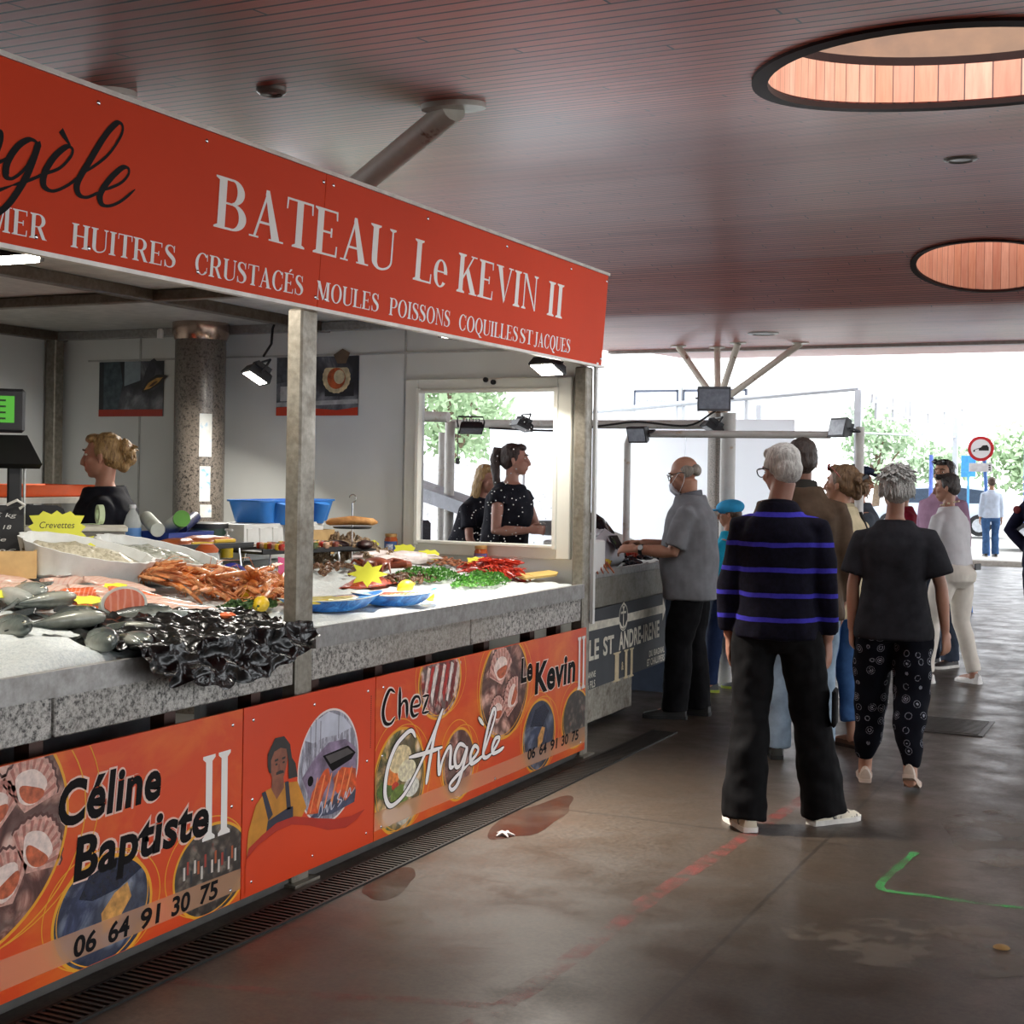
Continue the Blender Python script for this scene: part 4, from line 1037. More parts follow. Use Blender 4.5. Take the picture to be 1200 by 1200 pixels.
SAL = [((-3.82, 3.88), (-3.85, 4.16), .08, 'long orange salmon fillet behind the dark fish'), ((-3.84, 4.13), (-3.87, 4.38), .08, 'orange salmon fillet next to the yellow tag'), ((-3.74, 3.98), (-3.64, 4.14), .09, 'pale orange salmon piece in front of the fillets'), ((-3.79, 4.3), (-3.68, 4.46), .08, 'orange salmon fillet end behind the round steak'), ((-3.99, 3.78), (-3.93, 4.02), .06, 'narrow red-orange fillet at the left behind the fish')]
for i, (a, b, wd, lb) in enumerate(SAL):
    o = fillet(M_SAL, math.hypot(b[0]-a[0], b[1]-a[1])*1.15, wd, .03, .25, i)
    put(o, (a[0]+b[0])/2, (a[1]+b[1])/2, .05, 0); o.matrix_world = Matrix.Translation(o.location)@Matrix.Rotation(radians(18), 4, 'Y')@Matrix.Rotation(math.atan2(b[1]-a[1], b[0]-a[0]), 4, 'Z'); tag(o, lb, 'fish fillet', 'salmon pieces')
WF = [((-4.259, 4.05), (-4.12, 4.25), .11, 'broad beige fillet at the far left by the wooden crate'), ((-4.03, 3.95), (-3.98, 4.28), .13, 'large rounded beige fillet in the middle of the bed'), ((-4.1, 4.28), (-4.08, 4.5), .07, 'narrow beige fillet below the first white tub'), ((-4.02, 4.42), (-3.86, 4.62), .1, 'pale pointed fillet under the prawn bowl'), ((-3.88, 4.2), (-3.72, 4.5), .1, 'pale fillet between salmon and langoustines'), ((-3.62, 4.1), (-3.40, 4.52), .1, 'long pale fillet lying on the black plastic'), ((-3.72, 4.25), (-3.55, 4.5), .08, 'pinkish fillet tucked against the long pale one'), ((-3.6, 4.02), (-3.42, 4.3), .06, 'thin pinkish fillet nearest the round steak')]
for i, (a, b, wd, lb) in enumerate(WF):
    o = fillet(M_WF, math.hypot(b[0]-a[0], b[1]-a[1])*1.15, wd, .03, .15, i+7)
    put(o, (a[0]+b[0])/2, (a[1]+b[1])/2, .045, math.atan2(b[1]-a[1], b[0]-a[0]), 0, .0); o.matrix_world = Matrix.Translation(o.location)@Matrix.Rotation(radians(16), 4, 'Y')@Matrix.Rotation(math.atan2(b[1]-a[1], b[0]-a[0]), 4, 'Z'); tag(o, lb, 'fish fillet', 'pale fillets')
o = fillet(M_SKIN, .3, .06, .02, .1, 3); put(o, -3.42, 4.2, .045, 1.2, 0, .2); tag(o, 'grey-skinned fillet lying skin up on the black plastic', 'fish fillet')
e = empty('salmon_steak', (-3.53, 4.06, zA(-3.53)+.05), 0, 'round orange salmon steak with a pale rim standing behind the fish', 'fish steak')
mb = MB(); P = [(.085*cos(2*pi*k/26)*(1 if sin(2*pi*k/26) > -.3 else .8), .062*sin(2*pi*k/26)+.02) for k in range(26)]
dv = Vector((.5, 1, 0)).normalized(); mb.loft([[dv*a*1.05+Vector((.02*q, -.01*q, b*1.05+.012*q)) for a, b in P] for q in (0, 1)]); mb.build('skin_rim', plain('#c9cfc6', .3, 0, .15), e)
mb = MB(); mb.loft([[dv*a*.9+Vector((.02*q, -.01*q, b*.88+.002+.012*q)) for a, b in P] for q in (.9, 1.25)]); mb.build('flesh', M_SAL, e)
mb = MB(); mb.lathe([(.03, 0), (.035, .02), (.02, .03)], n=8); o = mb.build('salmon_scrap', M_SAL); put(o, -3.28, 4.36, .04); tag(o, 'small orange salmon scrap alone on the black plastic', 'fish scrap')

# --- black plastic spilling over the rim
nu_, nv_ = 90, 46; V = []
for j in range(nu_+1):
    Y = 3.58+.97*j/nu_
    reach = .28+.16*sin(pi*min(1, j/nu_*1.0))**.7; edge = .17*sin(pi*(.12+.8*j/nu_))**.8+.035*noise.noise((j*.13, 2, 0))-.02
    for i in range(nv_+1):
        v = i/nv_
        if v < .6: x = -3.06-reach*(1-v/.6); z = zA(x)+.035
        else: q = (v-.6)/.4; x = -3.045+.05*q; z = .995-q*max(.02, edge)
        r1 = abs(noise.noise((x*13, Y*10, z*13))); r2 = noise.noise((x*30+5, Y*26, z*30))
        a = .03*(1-2*r1)+.009*r2
        V.append((x+(a*.9 if v > .55 else 0), Y, z+(a if v < .62 else a*.3)))
mb = MB(); mb.add(V, [(j*(nv_+1)+i, j*(nv_+1)+i+1, (j+1)*(nv_+1)+i+1, (j+1)*(nv_+1)+i) for j in range(nu_) for i in range(nv_)])
t = NT('glossy_black_plastic'); t.set('#050506', .24); t.bump(t.noise(t.coord(), 22, 2, .5, 1.), .5, .01)
o = mb.build('black_plastic_sheet', t.m, ang=60); tag(o, 'crumpled glossy black plastic sheet hanging over the granite rim', 'plastic sheet')

# --- langoustines and crayfish
def langoustine(m, m2, k=1., claws=True, name='langoustine'):
    mb = MB(); P = [(.0, 0, .02), (.02, 0, .024), (.045, 0, .025), (.06, 0, .022)]
    rings = []
    for x, r, z in ((.075, .003, .024), (.055, .010, .024), (.03, .0145, .023), (.0, .0155, .022)): rings.append([(x, r*cos(2*pi*j/10), z+r*sin(2*pi*j/10)) for j in range(10)])
    for s_ in range(6):
        x = -.008-.0125*s_; r = .0148-.0014*s_; zz = .022-.0012*s_*s_*.5
        rings.append([(x, r*cos(2*pi*j/10), zz+r*.8*sin(2*pi*j/10)) for j in range(10)]); rings.append([(x-.0105, r*.84*cos(2*pi*j/10), zz+r*.68*sin(2*pi*j/10)) for j in range(10)])
    mb.loft(rings); o = mb.build(name, m, ang=25)
    q = MB()
    for a in (-.5, -.2, .2, .5): q.loft([[(-.082+x*cos(a)*1, x*sin(a)*1.1+y, .008+dz) for x, y in ((0, -.003), (-.025, -.006), (-.03, .0), (-.025, .006), (0, .003))] for dz in (0, .002)])
    q.build('tail_fan', m2, o, False)
    if claws:
        for s_ in (-1, 1):
            q = MB(); q.tube([(.045, s_*.012, .02), (.075, s_*.026, .026), (.105, s_*.022, .02), (.15, s_*.017, .012), (.175, s_*.012, .01)], [.004, .006, .0085, .0065, .002], 8); q.tube([(.115, s_*.014, .02), (.15, s_*.009, .014), (.17, s_*.009, .01)], [.005, .0035, .001], 6); q.build('claw', m2, o)
    q = MB()
    for s_ in (-1, 1):
        q.tube([(.07, s_*.004, .028), (.12, s_*.03, .045), (.17, s_*.05, .03)], [.0014, .001, .0006], 4)
        for i in range(4): q.tube([(.03-.012*i, s_*.012, .016), (.03-.016*i, s_*.032, .018), (.028-.02*i, s_*.045, .002)], [.0024, .002, .001], 5)
    q.build('leg', m2, o); return o
M_LG = wet('langoustine_shell', [(.3, '#b8541f'), (.5, '#d9813f'), (.7, '#eab97f')], 26, .35, .3, 60, '#7a2c14', .35); M_LG2 = wet('langoustine_claw', [(.3, '#c46428'), (.7, '#eab583')], 30, .35)
M_CF = wet('crayfish_shell', [(.3, '#8e1f14'), (.55, '#b8321c'), (.75, '#d4573a')], 40, .3)
lg = langoustine(M_LG, M_LG2); cf = langoustine(M_CF, M_CF, name='crayfish')
def pile(proto, n, cx, cy, rx, ry, hh, scale, label, cat, group, seed, face=None, base=.03, zf=None):
    rr = random.Random(seed)
    for i in range(n):
        o = copy_tree(proto); a = rr.uniform(0, 2*pi); q = sqrt(rr.random()); x = cx+rx*q*cos(a); y = cy+ry*q*sin(a)
        z = (zf or zbed)(x, y)+base+hh*(1-q*q)*(.55+.45*rr.random())
        o.location = (x, y, z); f = rr.uniform(0, 2*pi) if face is None else face+rr.uniform(-.5, .5)
        o.rotation_euler = (rr.uniform(-.6, .6), rr.uniform(-.35, .35), f); k = scale*rr.uniform(.85, 1.15); o.scale = (k, k, k)
        tag(o, label, cat, group)
pile(lg, 26, -4.0, 4.86, .17, .27, .10, 1.15, 'orange langoustine in the heap below the second white tub', 'langoustine', 'langoustines in the first heap', 1, 0)
pile(lg, 14, -3.72, 5.12, .17, .27, .08, 1.5, 'large orange langoustine in the heap beside the middle post', 'langoustine', 'langoustines in the second heap', 2, -1.2)
pile(cf, 55, -3.52, 7.13, .13, .20, .07, .75, 'small bright red crayfish in the heap under the window', 'crayfish', 'crayfish heap', 3)
drop(lg); drop(cf)

# --- snails, whelks, shrimps
def whelk(m):
    mb = MB(); rings = []
    for i in range(14):
        t = i/13; r = .021*(1-t)**.9*(1+.16*sin(t*26))+.001; rings.append([(.05*t-.015, r*cos(2*pi*j/10+t*3), .014+r*sin(2*pi*j/10+t*3)) for j in range(10)])
    mb.loft(rings); return mb.build('whelk', m)
def shrimp(m):
    mb = MB(); mb.tube([(.03*cos(a), .03*sin(a), .008) for a in [(-.3+i*.45) for i in range(7)]], [.003, .007, .009, .009, .007, .005, .002], 7); return mb.build('shrimp', m)
w1 = whelk(wet('whelk_shell', [(.3, '#4a382a'), (.5, '#8a7154'), (.7, '#b9a182')], 50, .5, .4)); w2 = whelk(wet('brown_snail_shell', [(.3, '#2e1c14'), (.5, '#6a4630'), (.7, '#a88a68')], 60, .35, .3))
pile(w1, 110, -4.40, 6.85, .33, .42, .12, 1.0, 'brown whelk in the big heap behind the tiered stand', 'whelk', 'whelk heap', 4)
pile(w2, 60, -3.60, 6.33, .10, .24, .03, .65, 'small dark snail in the patch between lemons and parsley', 'sea snail', 'small snails', 5)
pile(w2, 40, -4.0, 6.25, .15, .22, .03, .7, 'dark snail in the patch behind the star-shaped price card', 'sea snail', 'snails behind the star card', 6)
drop(w1); drop(w2)
s1 = shrimp(wet('shrimp_shell', [(.3, '#6a3a28'), (.6, '#a06848')], 50, .4)); pile(s1, 90, -3.9, 7.26, .16, .10, .035, .62, 'tiny brown shrimp in the heap at the foot of the window', 'shrimp', 'brown shrimps', 7)
drop(s1)

# --- lemons
def lemon(half=False):
    mb = MB(); mb.lathe([(.001, -.041), (.007, -.036), (.02, -.028), (.029, -.01), (.029, .01), (.02, .028), (.007, .036), (.001, .041)], n=18)
    o = mb.build('lemon', plain('#d9b524', .4, 0, .08, 20, .25, 180)); mb = MB(); mb.lathe([(.004, .039), (.005, .044), (.001, .046)], n=8); mb.build('stem_end', plain('#7d7a34', .7), o); return o
L0 = lemon()
for x, Y, dz, lb in ((-3.413, 5.947, .05, 'larger lemon on the ice next to the blue boat tray'), (-3.235, 5.849, .04, 'lemon on the ice close to the steel rim'), (-3.44, 4.80, .05, 'lemon against the middle post, lower of two'), (-3.67, 5.02, .05, 'lemon behind the dill, upper of two by the post'), (-4.2, 4.64, .05, 'lemon below the first white tub')):
    o = copy_tree(L0); put(o, x, Y, dz, FR.uniform(0, 3), 1.2, 0, 1.15); tag(o, lb, 'lemon')
drop(L0)

# --- parsley and dill
def herb(name, label, cx, cy, rx, ry, h, m, n, seed, leaf=.012):
    rr = random.Random(seed); e = empty(name, (cx, cy, zbed(cx, cy)+.02), label=label, cat='herbs'); mb = MB(); st = MB()
    for i in range(n):
        a = rr.uniform(0, 2*pi); q = sqrt(rr.random()); x, y = rx*q*cos(a), ry*q*sin(a); z = h*(1-q**3)*rr.uniform(.3, 1.25)*(1+.5*noise.noise((x*16, y*16, seed)))+.01
        for k in range(3):
            u = Vector((rr.uniform(-1, 1), rr.uniform(-1, 1), rr.uniform(-.4, 1))).normalized(); v = u.orthogonal().normalized(); l = leaf*rr.uniform(.6, 1.3); p = Vector((x, y, z))
            mb.add([p, p+u*l*.5+v*l*.55, p+u*l*.8+v*l*.2, p+u*l*1.2, p+u*l*.8-v*l*.2, p+u*l*.5-v*l*.55], [(0, 1, 2, 3, 4, 5)])
        if i % 6 == 0: st.tube([(x*.4, y*.4, 0), (x, y, z)], .0012, 4)
    mb.build('leaves', m, e, False); st.build('stems', plain('#7fae4a', .6), e)
M_PARS = wet('parsley_leaf', [(.3, '#2f6a1e'), (.6, '#55982e'), (.8, '#8cc64e')], 40, .5, 0)
herb('parsley_bunch', 'longer curly parsley bunch in the middle of the shellfish ice', -3.62, 6.50, .14, .32, .045, M_PARS, 700, 1)
herb('parsley_bunch', 'curly parsley bunch closest to the steel rim by the crayfish', -3.36, 6.66, .10, .28, .05, M_PARS, 620, 2)
herb('dill_sprig', 'feathery dark green dill beside the black plastic', -3.50, 4.80, .09, .17, .02, wet('dill_leaf', [(.3, '#24401c'), (.7, '#4a6a34')], 40, .6, 0), 160, 3, .016)

# --- squid, crab, roe and the printed boat trays
M_SQ = wet('squid_flesh', [(.3, '#c9b9b4'), (.6, '#e0d5d2'), (.8, '#b08a88')], 14, .22)
for i, (x, Y, r, lb) in enumerate(((-4.19, 6.9, 1.2, 'pale squid body lying behind the parsley, left one'), (-4.08, 7.06, .9, 'pale squid body beside the yellow tag, right one'), (-4.02, 6.75, 1.5, 'pale squid body lowest of the three'))):
    e = empty('squid', (0, 0, 0), label=lb, cat='squid', group='squid'); put(e, x, Y, .05, r)
    mb = MB(); mb.tube([(-.16, 0, 0), (-.1, 0, 0), (0, 0, .005), (.1, 0, 0), (.15, 0, 0)], [.008, .03, .042, .038, .03], 14); mb.build('mantle', M_SQ, e)
    mb = MB()
    for k in range(6): mb.tube([(.14, .02*cos(k), .015*sin(k)), (.2, .03*cos(k), .02*sin(k)), (.24, .05*cos(k+.4), 0)], [.009, .006, .002], 6)
    mb.build('tentacle', M_SQ, e)
    mb = MB(); mb.loft([[(-.15+x, y, dz) for x, y in ((0, 0), (.05, .06), (.1, .03), (.1, -.03), (.05, -.06))] for dz in (0, .004)]); mb.build('fin', M_SQ, e)
e = empty('brown_crab', (0, 0, 0), label='reddish brown cooked crab behind the parsley', cat='crab'); put(e, -3.86, 6.42, .045, .8)
M_CR = wet('crab_shell', [(.3, '#5a2618'), (.55, '#8a4028'), (.75, '#b0684a')], 18, .35, .3)
mb = MB(); mb.ell((0, 0, .03), (.075, .12, .04), nu=20, nv=10); mb.build('carapace', M_CR, e)
for s_ in (-1, 1):
    mb = MB(); mb.tube([(.05, s_*.08, .03), (.12, s_*.12, .04), (.15, s_*.06, .03), (.17, s_*.02, .02)], [.016, .02, .026, .008], 10); mb.build('claw', M_CR, e)
    for k in range(4):
        mb = MB(); mb.tube([(.02-.025*k, s_*.1, .025), (.02-.035*k, s_*.16, .045), (.02-.045*k, s_*.2, .0)], [.01, .008, .003], 8); mb.build('leg', M_CR, e)
def heap(name, label, cat, cx, cy, rx, ry, h, m, seed, kind='stuff', lump=30):
    mb = MB(); N = 26; rings = []
    for i in range(9):
        t = i/8; rings.append([(rx*(1-t*.98)*cos(2*pi*j/N)*(1+.15*noise.noise((j*.6, seed, 0))), ry*(1-t*.98)*sin(2*pi*j/N)*(1+.15*noise.noise((j*.6, seed, 0))), h*(1-(1-t)**2)+.012*noise.noise((cos(j*.24)*3*(1-t)*lump/20, sin(j*.24)*3*(1-t)*lump/20, seed))) for j in range(N)])
    mb.loft(rings); o = mb.build(name, m, ang=180); put(o, cx, cy, .02); return tag(o, label, cat, kind=kind)
M_ROE = wet('red_roe', [(.3, '#8a2414'), (.55, '#b8401f'), (.75, '#d87a4a')], 60, .3, .8)
heap('prawn_meat', 'mound of orange-red shelled meat behind the blue boat trays', 'seafood', -3.66, 6.02, .09, .24, .04, M_ROE, 2)
t = NT('printed_blue_card'); co = t.coord(); t.set(t.ramp(t.noise(co, 9, 5, .7, 1.5), [(.35, '#16407c'), (.5, '#2a74c0'), (.62, '#5aa4dc'), (.7, '#cfdce8')], False), .4); M_BC = t.m
def boat(cx, cy, rz, L, wd, fill, label, seed):
    e = empty('boat_tray', (0, 0, 0), label=label, cat='tray'); put(e, cx, cy, .03, rz); e.scale = (1, .9, .62)
    def rg(k, z, off=0): return [(L/2*cos(2*pi*j/32)*k, wd/2*k*sin(2*pi*j/32)*(1-.35*abs(cos(2*pi*j/32))), z+.03*abs(cos(2*pi*j/32))**3) for j in range(32)]
    mb = MB(); mb.loft([rg(.7, -.02), rg(.86, .02), rg(1.0, .06), rg(.95, .06), rg(.84, .035)]); mb.build('card_hull', M_BC, e)
    mb = MB(); mb.tube([Vector(p) for p in rg(1.0, .061)]+[Vector(rg(1.0, .061)[0])], .0035, 6); mb.build('rope_edge', plain('#d8d4c0', .6, 0, .1), e)
    for i, (dx, dy, l2, w2, m) in enumerate(fill):
        o = fillet(m, l2, w2, .03, .1, seed+i, 'filling'); o.parent = e; o.location = (dx, dy, .045); o.rotation_euler = (.1, 0, .05*i)
M_YF = wet('smoked_yellow_fillet', [(.3, '#a8963a'), (.55, '#c9bd86'), (.75, '#d9d2c4')], 12, .3); M_YP = wet('yellow_pepper_strip', [(.3, '#b8a02a'), (.7, '#d8c23c')], 20, .35)
boat(-3.31, 5.14, 1.35, .62, .24, [(-.05, .05, .4, .07, M_YF), (-.02, -.03, .42, .08, M_YF), (.02, .0, .3, .04, M_YP), (-.1, -.06, .25, .04, M_YP), (.1, .03, .25, .06, M_WF)], 'blue printed boat tray with yellowish fillets beside the middle post', 3)
boat(-3.24, 5.56, 1.2, .5, .2, [(0, .02, .34, .09, M_ROE), (.05, -.03, .3, .06, M_SAL), (-.1, .03, .2, .05, M_ROE)], 'blue printed boat tray with orange-red filling next to the lemons', 9)
for x, Y, l, lb in ((-3.3, 7.24, .34, 'flat pale yellow wooden board leaning at the rim by the crayfish'),):
    mb = MB(); mb.prism([(-.17, -.05), (.1, -.06), (.17, -.02), (.16, .04), (-.15, .05)], (0, 0, 0), (1, 0, 0), (0, 1, 0), .012); o = mb.build('wooden_board', plain('#c9a860', .5, 0, .15, 10)); put(o, x, Y, .045, 1.35, -.04, .12); tag(o, lb, 'board')

# --- jars on the bed under the window
def jar(x, Y, z, lb):
    e = empty('jar', (x, Y, z), label=lb, cat='jar')
    mb = MB(); mb.lathe([(.001, 0), (.037, .0), (.04, .006), (.04, .095), (.034, .11), (.034, .118)], n=24); mb.build('glass_body', plain('#9c4a24', .15, 0, .25, 20), e)
    mb = MB(); mb.lathe([(.037, .112), (.037, .128), (.033, .131), (.001, .131)], n=24); mb.build('lid', plain('#a8804a', .35, .3), e)
    mb = MB(); n = 18; mb.loft([[(.0408*cos(a), .0408*sin(a), zz) for a in [-2.6+2.6*k/n for k in range(n+1)]]+[(.0412*cos(a), .0412*sin(a), zz) for a in [-2.6+2.6*k/n for k in range(n, -1, -1)]] for zz in (.012, .085)]); l = mb.build('label_band', plain('#2c4a80', .5), e)
    mb = MB(); mb.loft([[(.0414*cos(a), .0414*sin(a), zz) for a in [-1.85+1.1*k/8 for k in range(9)]]+[(.0418*cos(a), .0418*sin(a), zz) for a in [-1.85+1.1*k/8 for k in range(8, -1, -1)]] for zz in (.022, .07)]); mb.build('label_picture', speckle('label_print', [(.4, '#d9dce2'), (.6, '#7a8cb0'), (.7, '#c0563a')], 60, .5, 0), l)
jar(-4.33, 7.36, 1.10, 'orange jar with blue label at the back corner of the window frame')
jar(-3.72, 7.36, 1.05, 'orange jar with blue label standing in the middle under the window')

# --- price cards
M_YC = plain('#d8d83a', .6, 0, .04, 6); M_INK = plain('#2c2c24', .7, 0, 0)
def card(x, Y, dz, wd, ht, rz, lean, lb, star=9, text=None, m=None, spikes=True, z=None):
    e = empty('price_card', (x, Y, (zbed(x, Y) if z is None else z)+dz), rz, lb, 'price card')
    mb = MB(); P = []; n = star*2
    for k in range(n):
        a = 2*pi*k/n; r = 1 if k % 2 else .82
        cx, cy = cos(a), sin(a); q = max(abs(cx), abs(cy)); P.append((cx/q*wd/2*r*(.75+.25*q), cy/q*ht/2*r*(.75+.25*q)))
    if star <= 6 and spikes and m is None: P = [(wd*.5*cos(2*pi*k/16+pi/2)*(1 if k % 2 == 0 else .58), ht*.62*sin(2*pi*k/16+pi/2)*(1 if k % 2 == 0 else .58)) for k in range(16)]
    R = Matrix.Rotation(pi/2-lean, 3, 'X'); mb.loft([[R@Vector((a, b, dd)) for a, b in P] for dd in (0, .002)]); mb.build('card', m or M_YC, e, False)
    mb = MB(); mb.cyl((0, .004, -.06), (0, .002, -ht*.3), .002, n=6); mb.build('pick', M_CHROME, e)
    if text:
        for i, tx in enumerate(text):
            M = (R.to_4x4())@Matrix.Translation((-wd*.3, ht*(.08-.3*i), .0025)); font_mesh('handwriting', tx, M_INK, e, M, (wd*.6, ht*.16), 0, .25, 1, .0004)
VW = radians(48)
card(-4.36, 4.6, .205, .24, .19, VW, .35, 'big yellow zigzag price card reading Crevettes in the first white tub', 14, ['Crevettes', '9€ kg'])
card(-4.28, 4.60, .14, .2, .14, VW-.1, .5, 'lower yellow zigzag card overlapping the Crevettes card', 12, ['16 €/kg'])
card(-3.86, 3.86, .075, .13, .05, VW, .9, 'small yellow card among the silvery fish', 9)
card(-3.62, 3.98, .085, .1, .05, VW, 1.0, 'small yellow card between dark fish and salmon', 7)
card(-3.80, 4.33, .08, .1, .05, VW, 1.0, 'small yellow card by the salmon fillets', 7)
card(-3.6, 5.9, .09, .2, .11, radians(30), .4, 'yellow star-shaped price card standing behind the boat trays', 6)
for x, Y, lb in ((-4.42, 7.25, 'small yellow card to the left of the back jar'), (-4.2, 7.3, 'small yellow card right below the back jar'), (-3.98, 7.2, 'small yellow card at the far end of the squid'), (-3.66, 7.2, 'yellow card between shrimps and crayfish')): card(x, Y, .07, .13, .085, radians(28), .5, lb, 9)
card(-3.76, 5.42, .13, .06, .1, radians(35), .15, 'pink plastic price tag standing beside the middle post', 4, m=plain('#e0679a', .4, 0, 0))

# --- white oval tubs with shrimps and shells
M_EPS = plain('#dcdedb', .6, 0, .03, 30, .2, 220)
def tub(x, Y, rz, fill, label):
    e = empty('white_tub', (0, 0, 0), label=label, cat='tub'); e.matrix_world = Matrix.Translation((x+.1, Y-.05, zbed(x, Y)+.035))@Matrix.Rotation(radians(19), 4, 'Y')@Matrix.Rotation(rz, 4, 'Z')
    def rg(k, z, n=60): return [(.29*k*cos(2*pi*j/n)*(1+.025*cos(18*2*pi*j/n)), .15*k*sin(2*pi*j/n)*(1+.035*cos(18*2*pi*j/n)), z) for j in range(n)]
    mb = MB(); mb.loft([rg(.8, 0), rg(.86, .04), rg(1, .13), rg(.95, .13), rg(.88, .085)]); mb.build('scalloped_shell', M_EPS, e)
    mb = MB(); n = 40; mb.loft([[(.27*k*cos(2*pi*j/n), .135*k*sin(2*pi*j/n), .085+.045*(1-k*k)+.014*noise.noise((k*6, j*.7, x))) for j in range(n)] for k in (1, .75, .5, .25, .04)]); o = mb.build('contents', fill, e, ang=180); o['kind'] = 'stuff'
tub(-4.28, 4.6, 1.0, wet('grey_shrimps', [(.3, '#8d8672'), (.5, '#bcb49c'), (.7, '#d8d2be')], 55, .4, .9), 'white scalloped tub of pale grey shrimps under the big yellow card')
tub(-4.32, 5.1, .9, wet('glassy_shells', [(.3, '#6f7468'), (.5, '#b4b6a8'), (.72, '#e2e4dc')], 34, .15, 1.), 'white scalloped tub of glassy shellfish behind the langoustines')
mb = MB(); mb.lathe([(.03, 0), (.045, .035), (.042, .035), (.028, .008)], n=18); o = mb.build('small_bowl', plain('#c9b090', .4, 0, .2, 30)); put(o, -4.2, 4.5, .03); tag(o, 'small beige bowl below the first white tub', 'bowl')
mb = MB()
mb.loft([[(a*.09*k, b*.07*k, .01+.03*k+.012*noise.noise((a*3, b*3, k*4))) for a, b in [(cos(2*pi*j/20), sin(2*pi*j/20)) for j in range(20)]] for k in (.1, .5, 1)], False); o = mb.build('crumpled_paper', plain('#d9dcdc', .8, 0, .03)); put(o, -4.16, 4.36, .03); tag(o, 'crumpled white paper tray at the left below the first tub', 'paper')
mb = MB(); mb.tube([(0, 0, 0), (.12, .02, .08), (.2, .03, .13)], [.018, .02, .022], 10); mb.ell((-.06, -.01, -.01), (.07, .04, .015)); o = mb.build('scoop', M_BLACK); put(o, -4.42, 4.78, .1, 2.6); tag(o, 'black scoop handle sticking up between the two tubs', 'scoop')
M_BOW = plain('#2c2f86', .35, 0, .1)
for x, Y, lb in ((-4.16, 4.77, 'dark blue ribbon loop between tub and langoustines'), (-3.96, 5.3, 'dark blue ribbon loop before the glass jar')):
    mb = MB(); mb.tube([(.05*cos(a)*(1+.2*cos(2*a)), .01*sin(2*a), .05+.04*sin(a)) for a in [2*pi*k/18 for k in range(19)]], .012, 6, flat=.3); o = mb.build('ribbon', M_BOW); put(o, x, Y, .03, .7); tag(o, lb, 'ribbon')
e = empty('glass_jar', (0, 0, 0), label='clear glass jar with an orange lid under the black raised tray', cat='jar'); put(e, -4.2, 5.42, .03)
t = NT('clear_glass'); t.set('#e6ecea', .05); t.b.inputs['Alpha'].default_value = .4
mb = MB(); mb.lathe([(.05, 0), (.06, .02), (.06, .1), (.045, .12)], n=20); mb.build('body', t.m, e); mb = MB(); mb.lathe([(.052, .11), (.055, .125), (.03, .15), (.001, .152)], n=20); mb.build('lid', plain('#b8582c', .4), e)

# --- raised black trays, skewers and the smoked fillets
def rtray(p0, p1, z, label):
    a, b = Vector(p0+(0,)), Vector(p1+(0,)); d = b-a; rz = math.atan2(d.y, d.x); L = d.length
    c = (a+b)/2; e = empty('raised_tray', (c.x, c.y, z), rz, label, 'tray')
    mb = MB(); mb.box((0, 0, 0), (L, .26, .014), bev=.004); mb.box((0, .125, .01), (L, .01, .02)); mb.box((0, -.125, .01), (L, .01, .02)); mb.build('tray', M_BLACK, e, False)
    for sx in (-1, 1):
        for sy in (-1, 1):
            X = c.x+cos(rz)*sx*L*.38-sin(rz)*sy*.1; Yy = c.y+sin(rz)*sx*L*.38+cos(rz)*sy*.1
            mb = MB(); mb.cyl((sx*L*.38, sy*.1, -.006), (sx*L*.40, sy*.11, zbed(X, Yy)-z+.005), .006, n=8); mb.build('leg', M_CHROME, e)
    return rz
r_a = rtray((-4.52, 5.32), (-4.40, 5.92), 1.215, 'black raised tray carrying two smoked orange fillets')
r_b = rtray((-4.38, 5.98), (-4.22, 6.58), 1.175, 'black raised tray carrying the skewers')
M_SMK = wet('smoked_fillet', [(.3, '#7a3414'), (.55, '#a8562a'), (.75, '#c98a4a')], 16, .35)
for x, Y, dz, lb in ((-4.43, 5.56, .02, 'long smoked orange fillet on the black tray, left one'), (-4.40, 5.70, .03, 'smoked orange fillet with a yellow edge on the black tray, right one')):
    o = fillet(M_SMK, .36, .1, .04, .1, 4); o.location = (x, Y, 1.215+dz-.01); o.rotation_euler = (.1, 0, r_a); tag(o, lb, 'fish fillet')
    mb = MB(); mb.box((.06, -.04, .012), (.14, .02, .02), bev=.006); mb.build('yellow_edge', plain('#d8b23a', .4), o)
SKC = [plain(c, .35, 0, .2, 30) for c in ('#a8281c', '#c98a5a', '#d8b02c', '#4a5a2a', '#c9a184', '#7a3a2a')]
for i in range(6):
    e = empty('skewer', (-4.29+.012*i*.9, 6.06+.085*i, 1.175+.028), r_b+1.5, 'meat and pepper skewer lying across the black raised tray', 'skewer', 'skewers on the raised tray')
    mb = MB(); mb.cyl((-.15, 0, 0), (.15, 0, .004), .0025, n=6); mb.build('stick', plain('#c9ad7a', .7), e)
    for k in range(7):
        mb = MB(); mb.box((-.105+.034*k, FR.uniform(-.004, .004), .003), (.03, .034, .034), FR.uniform(-.3, .3), .007); mb.build('piece', SKC[(k*2+i) % 6], e)

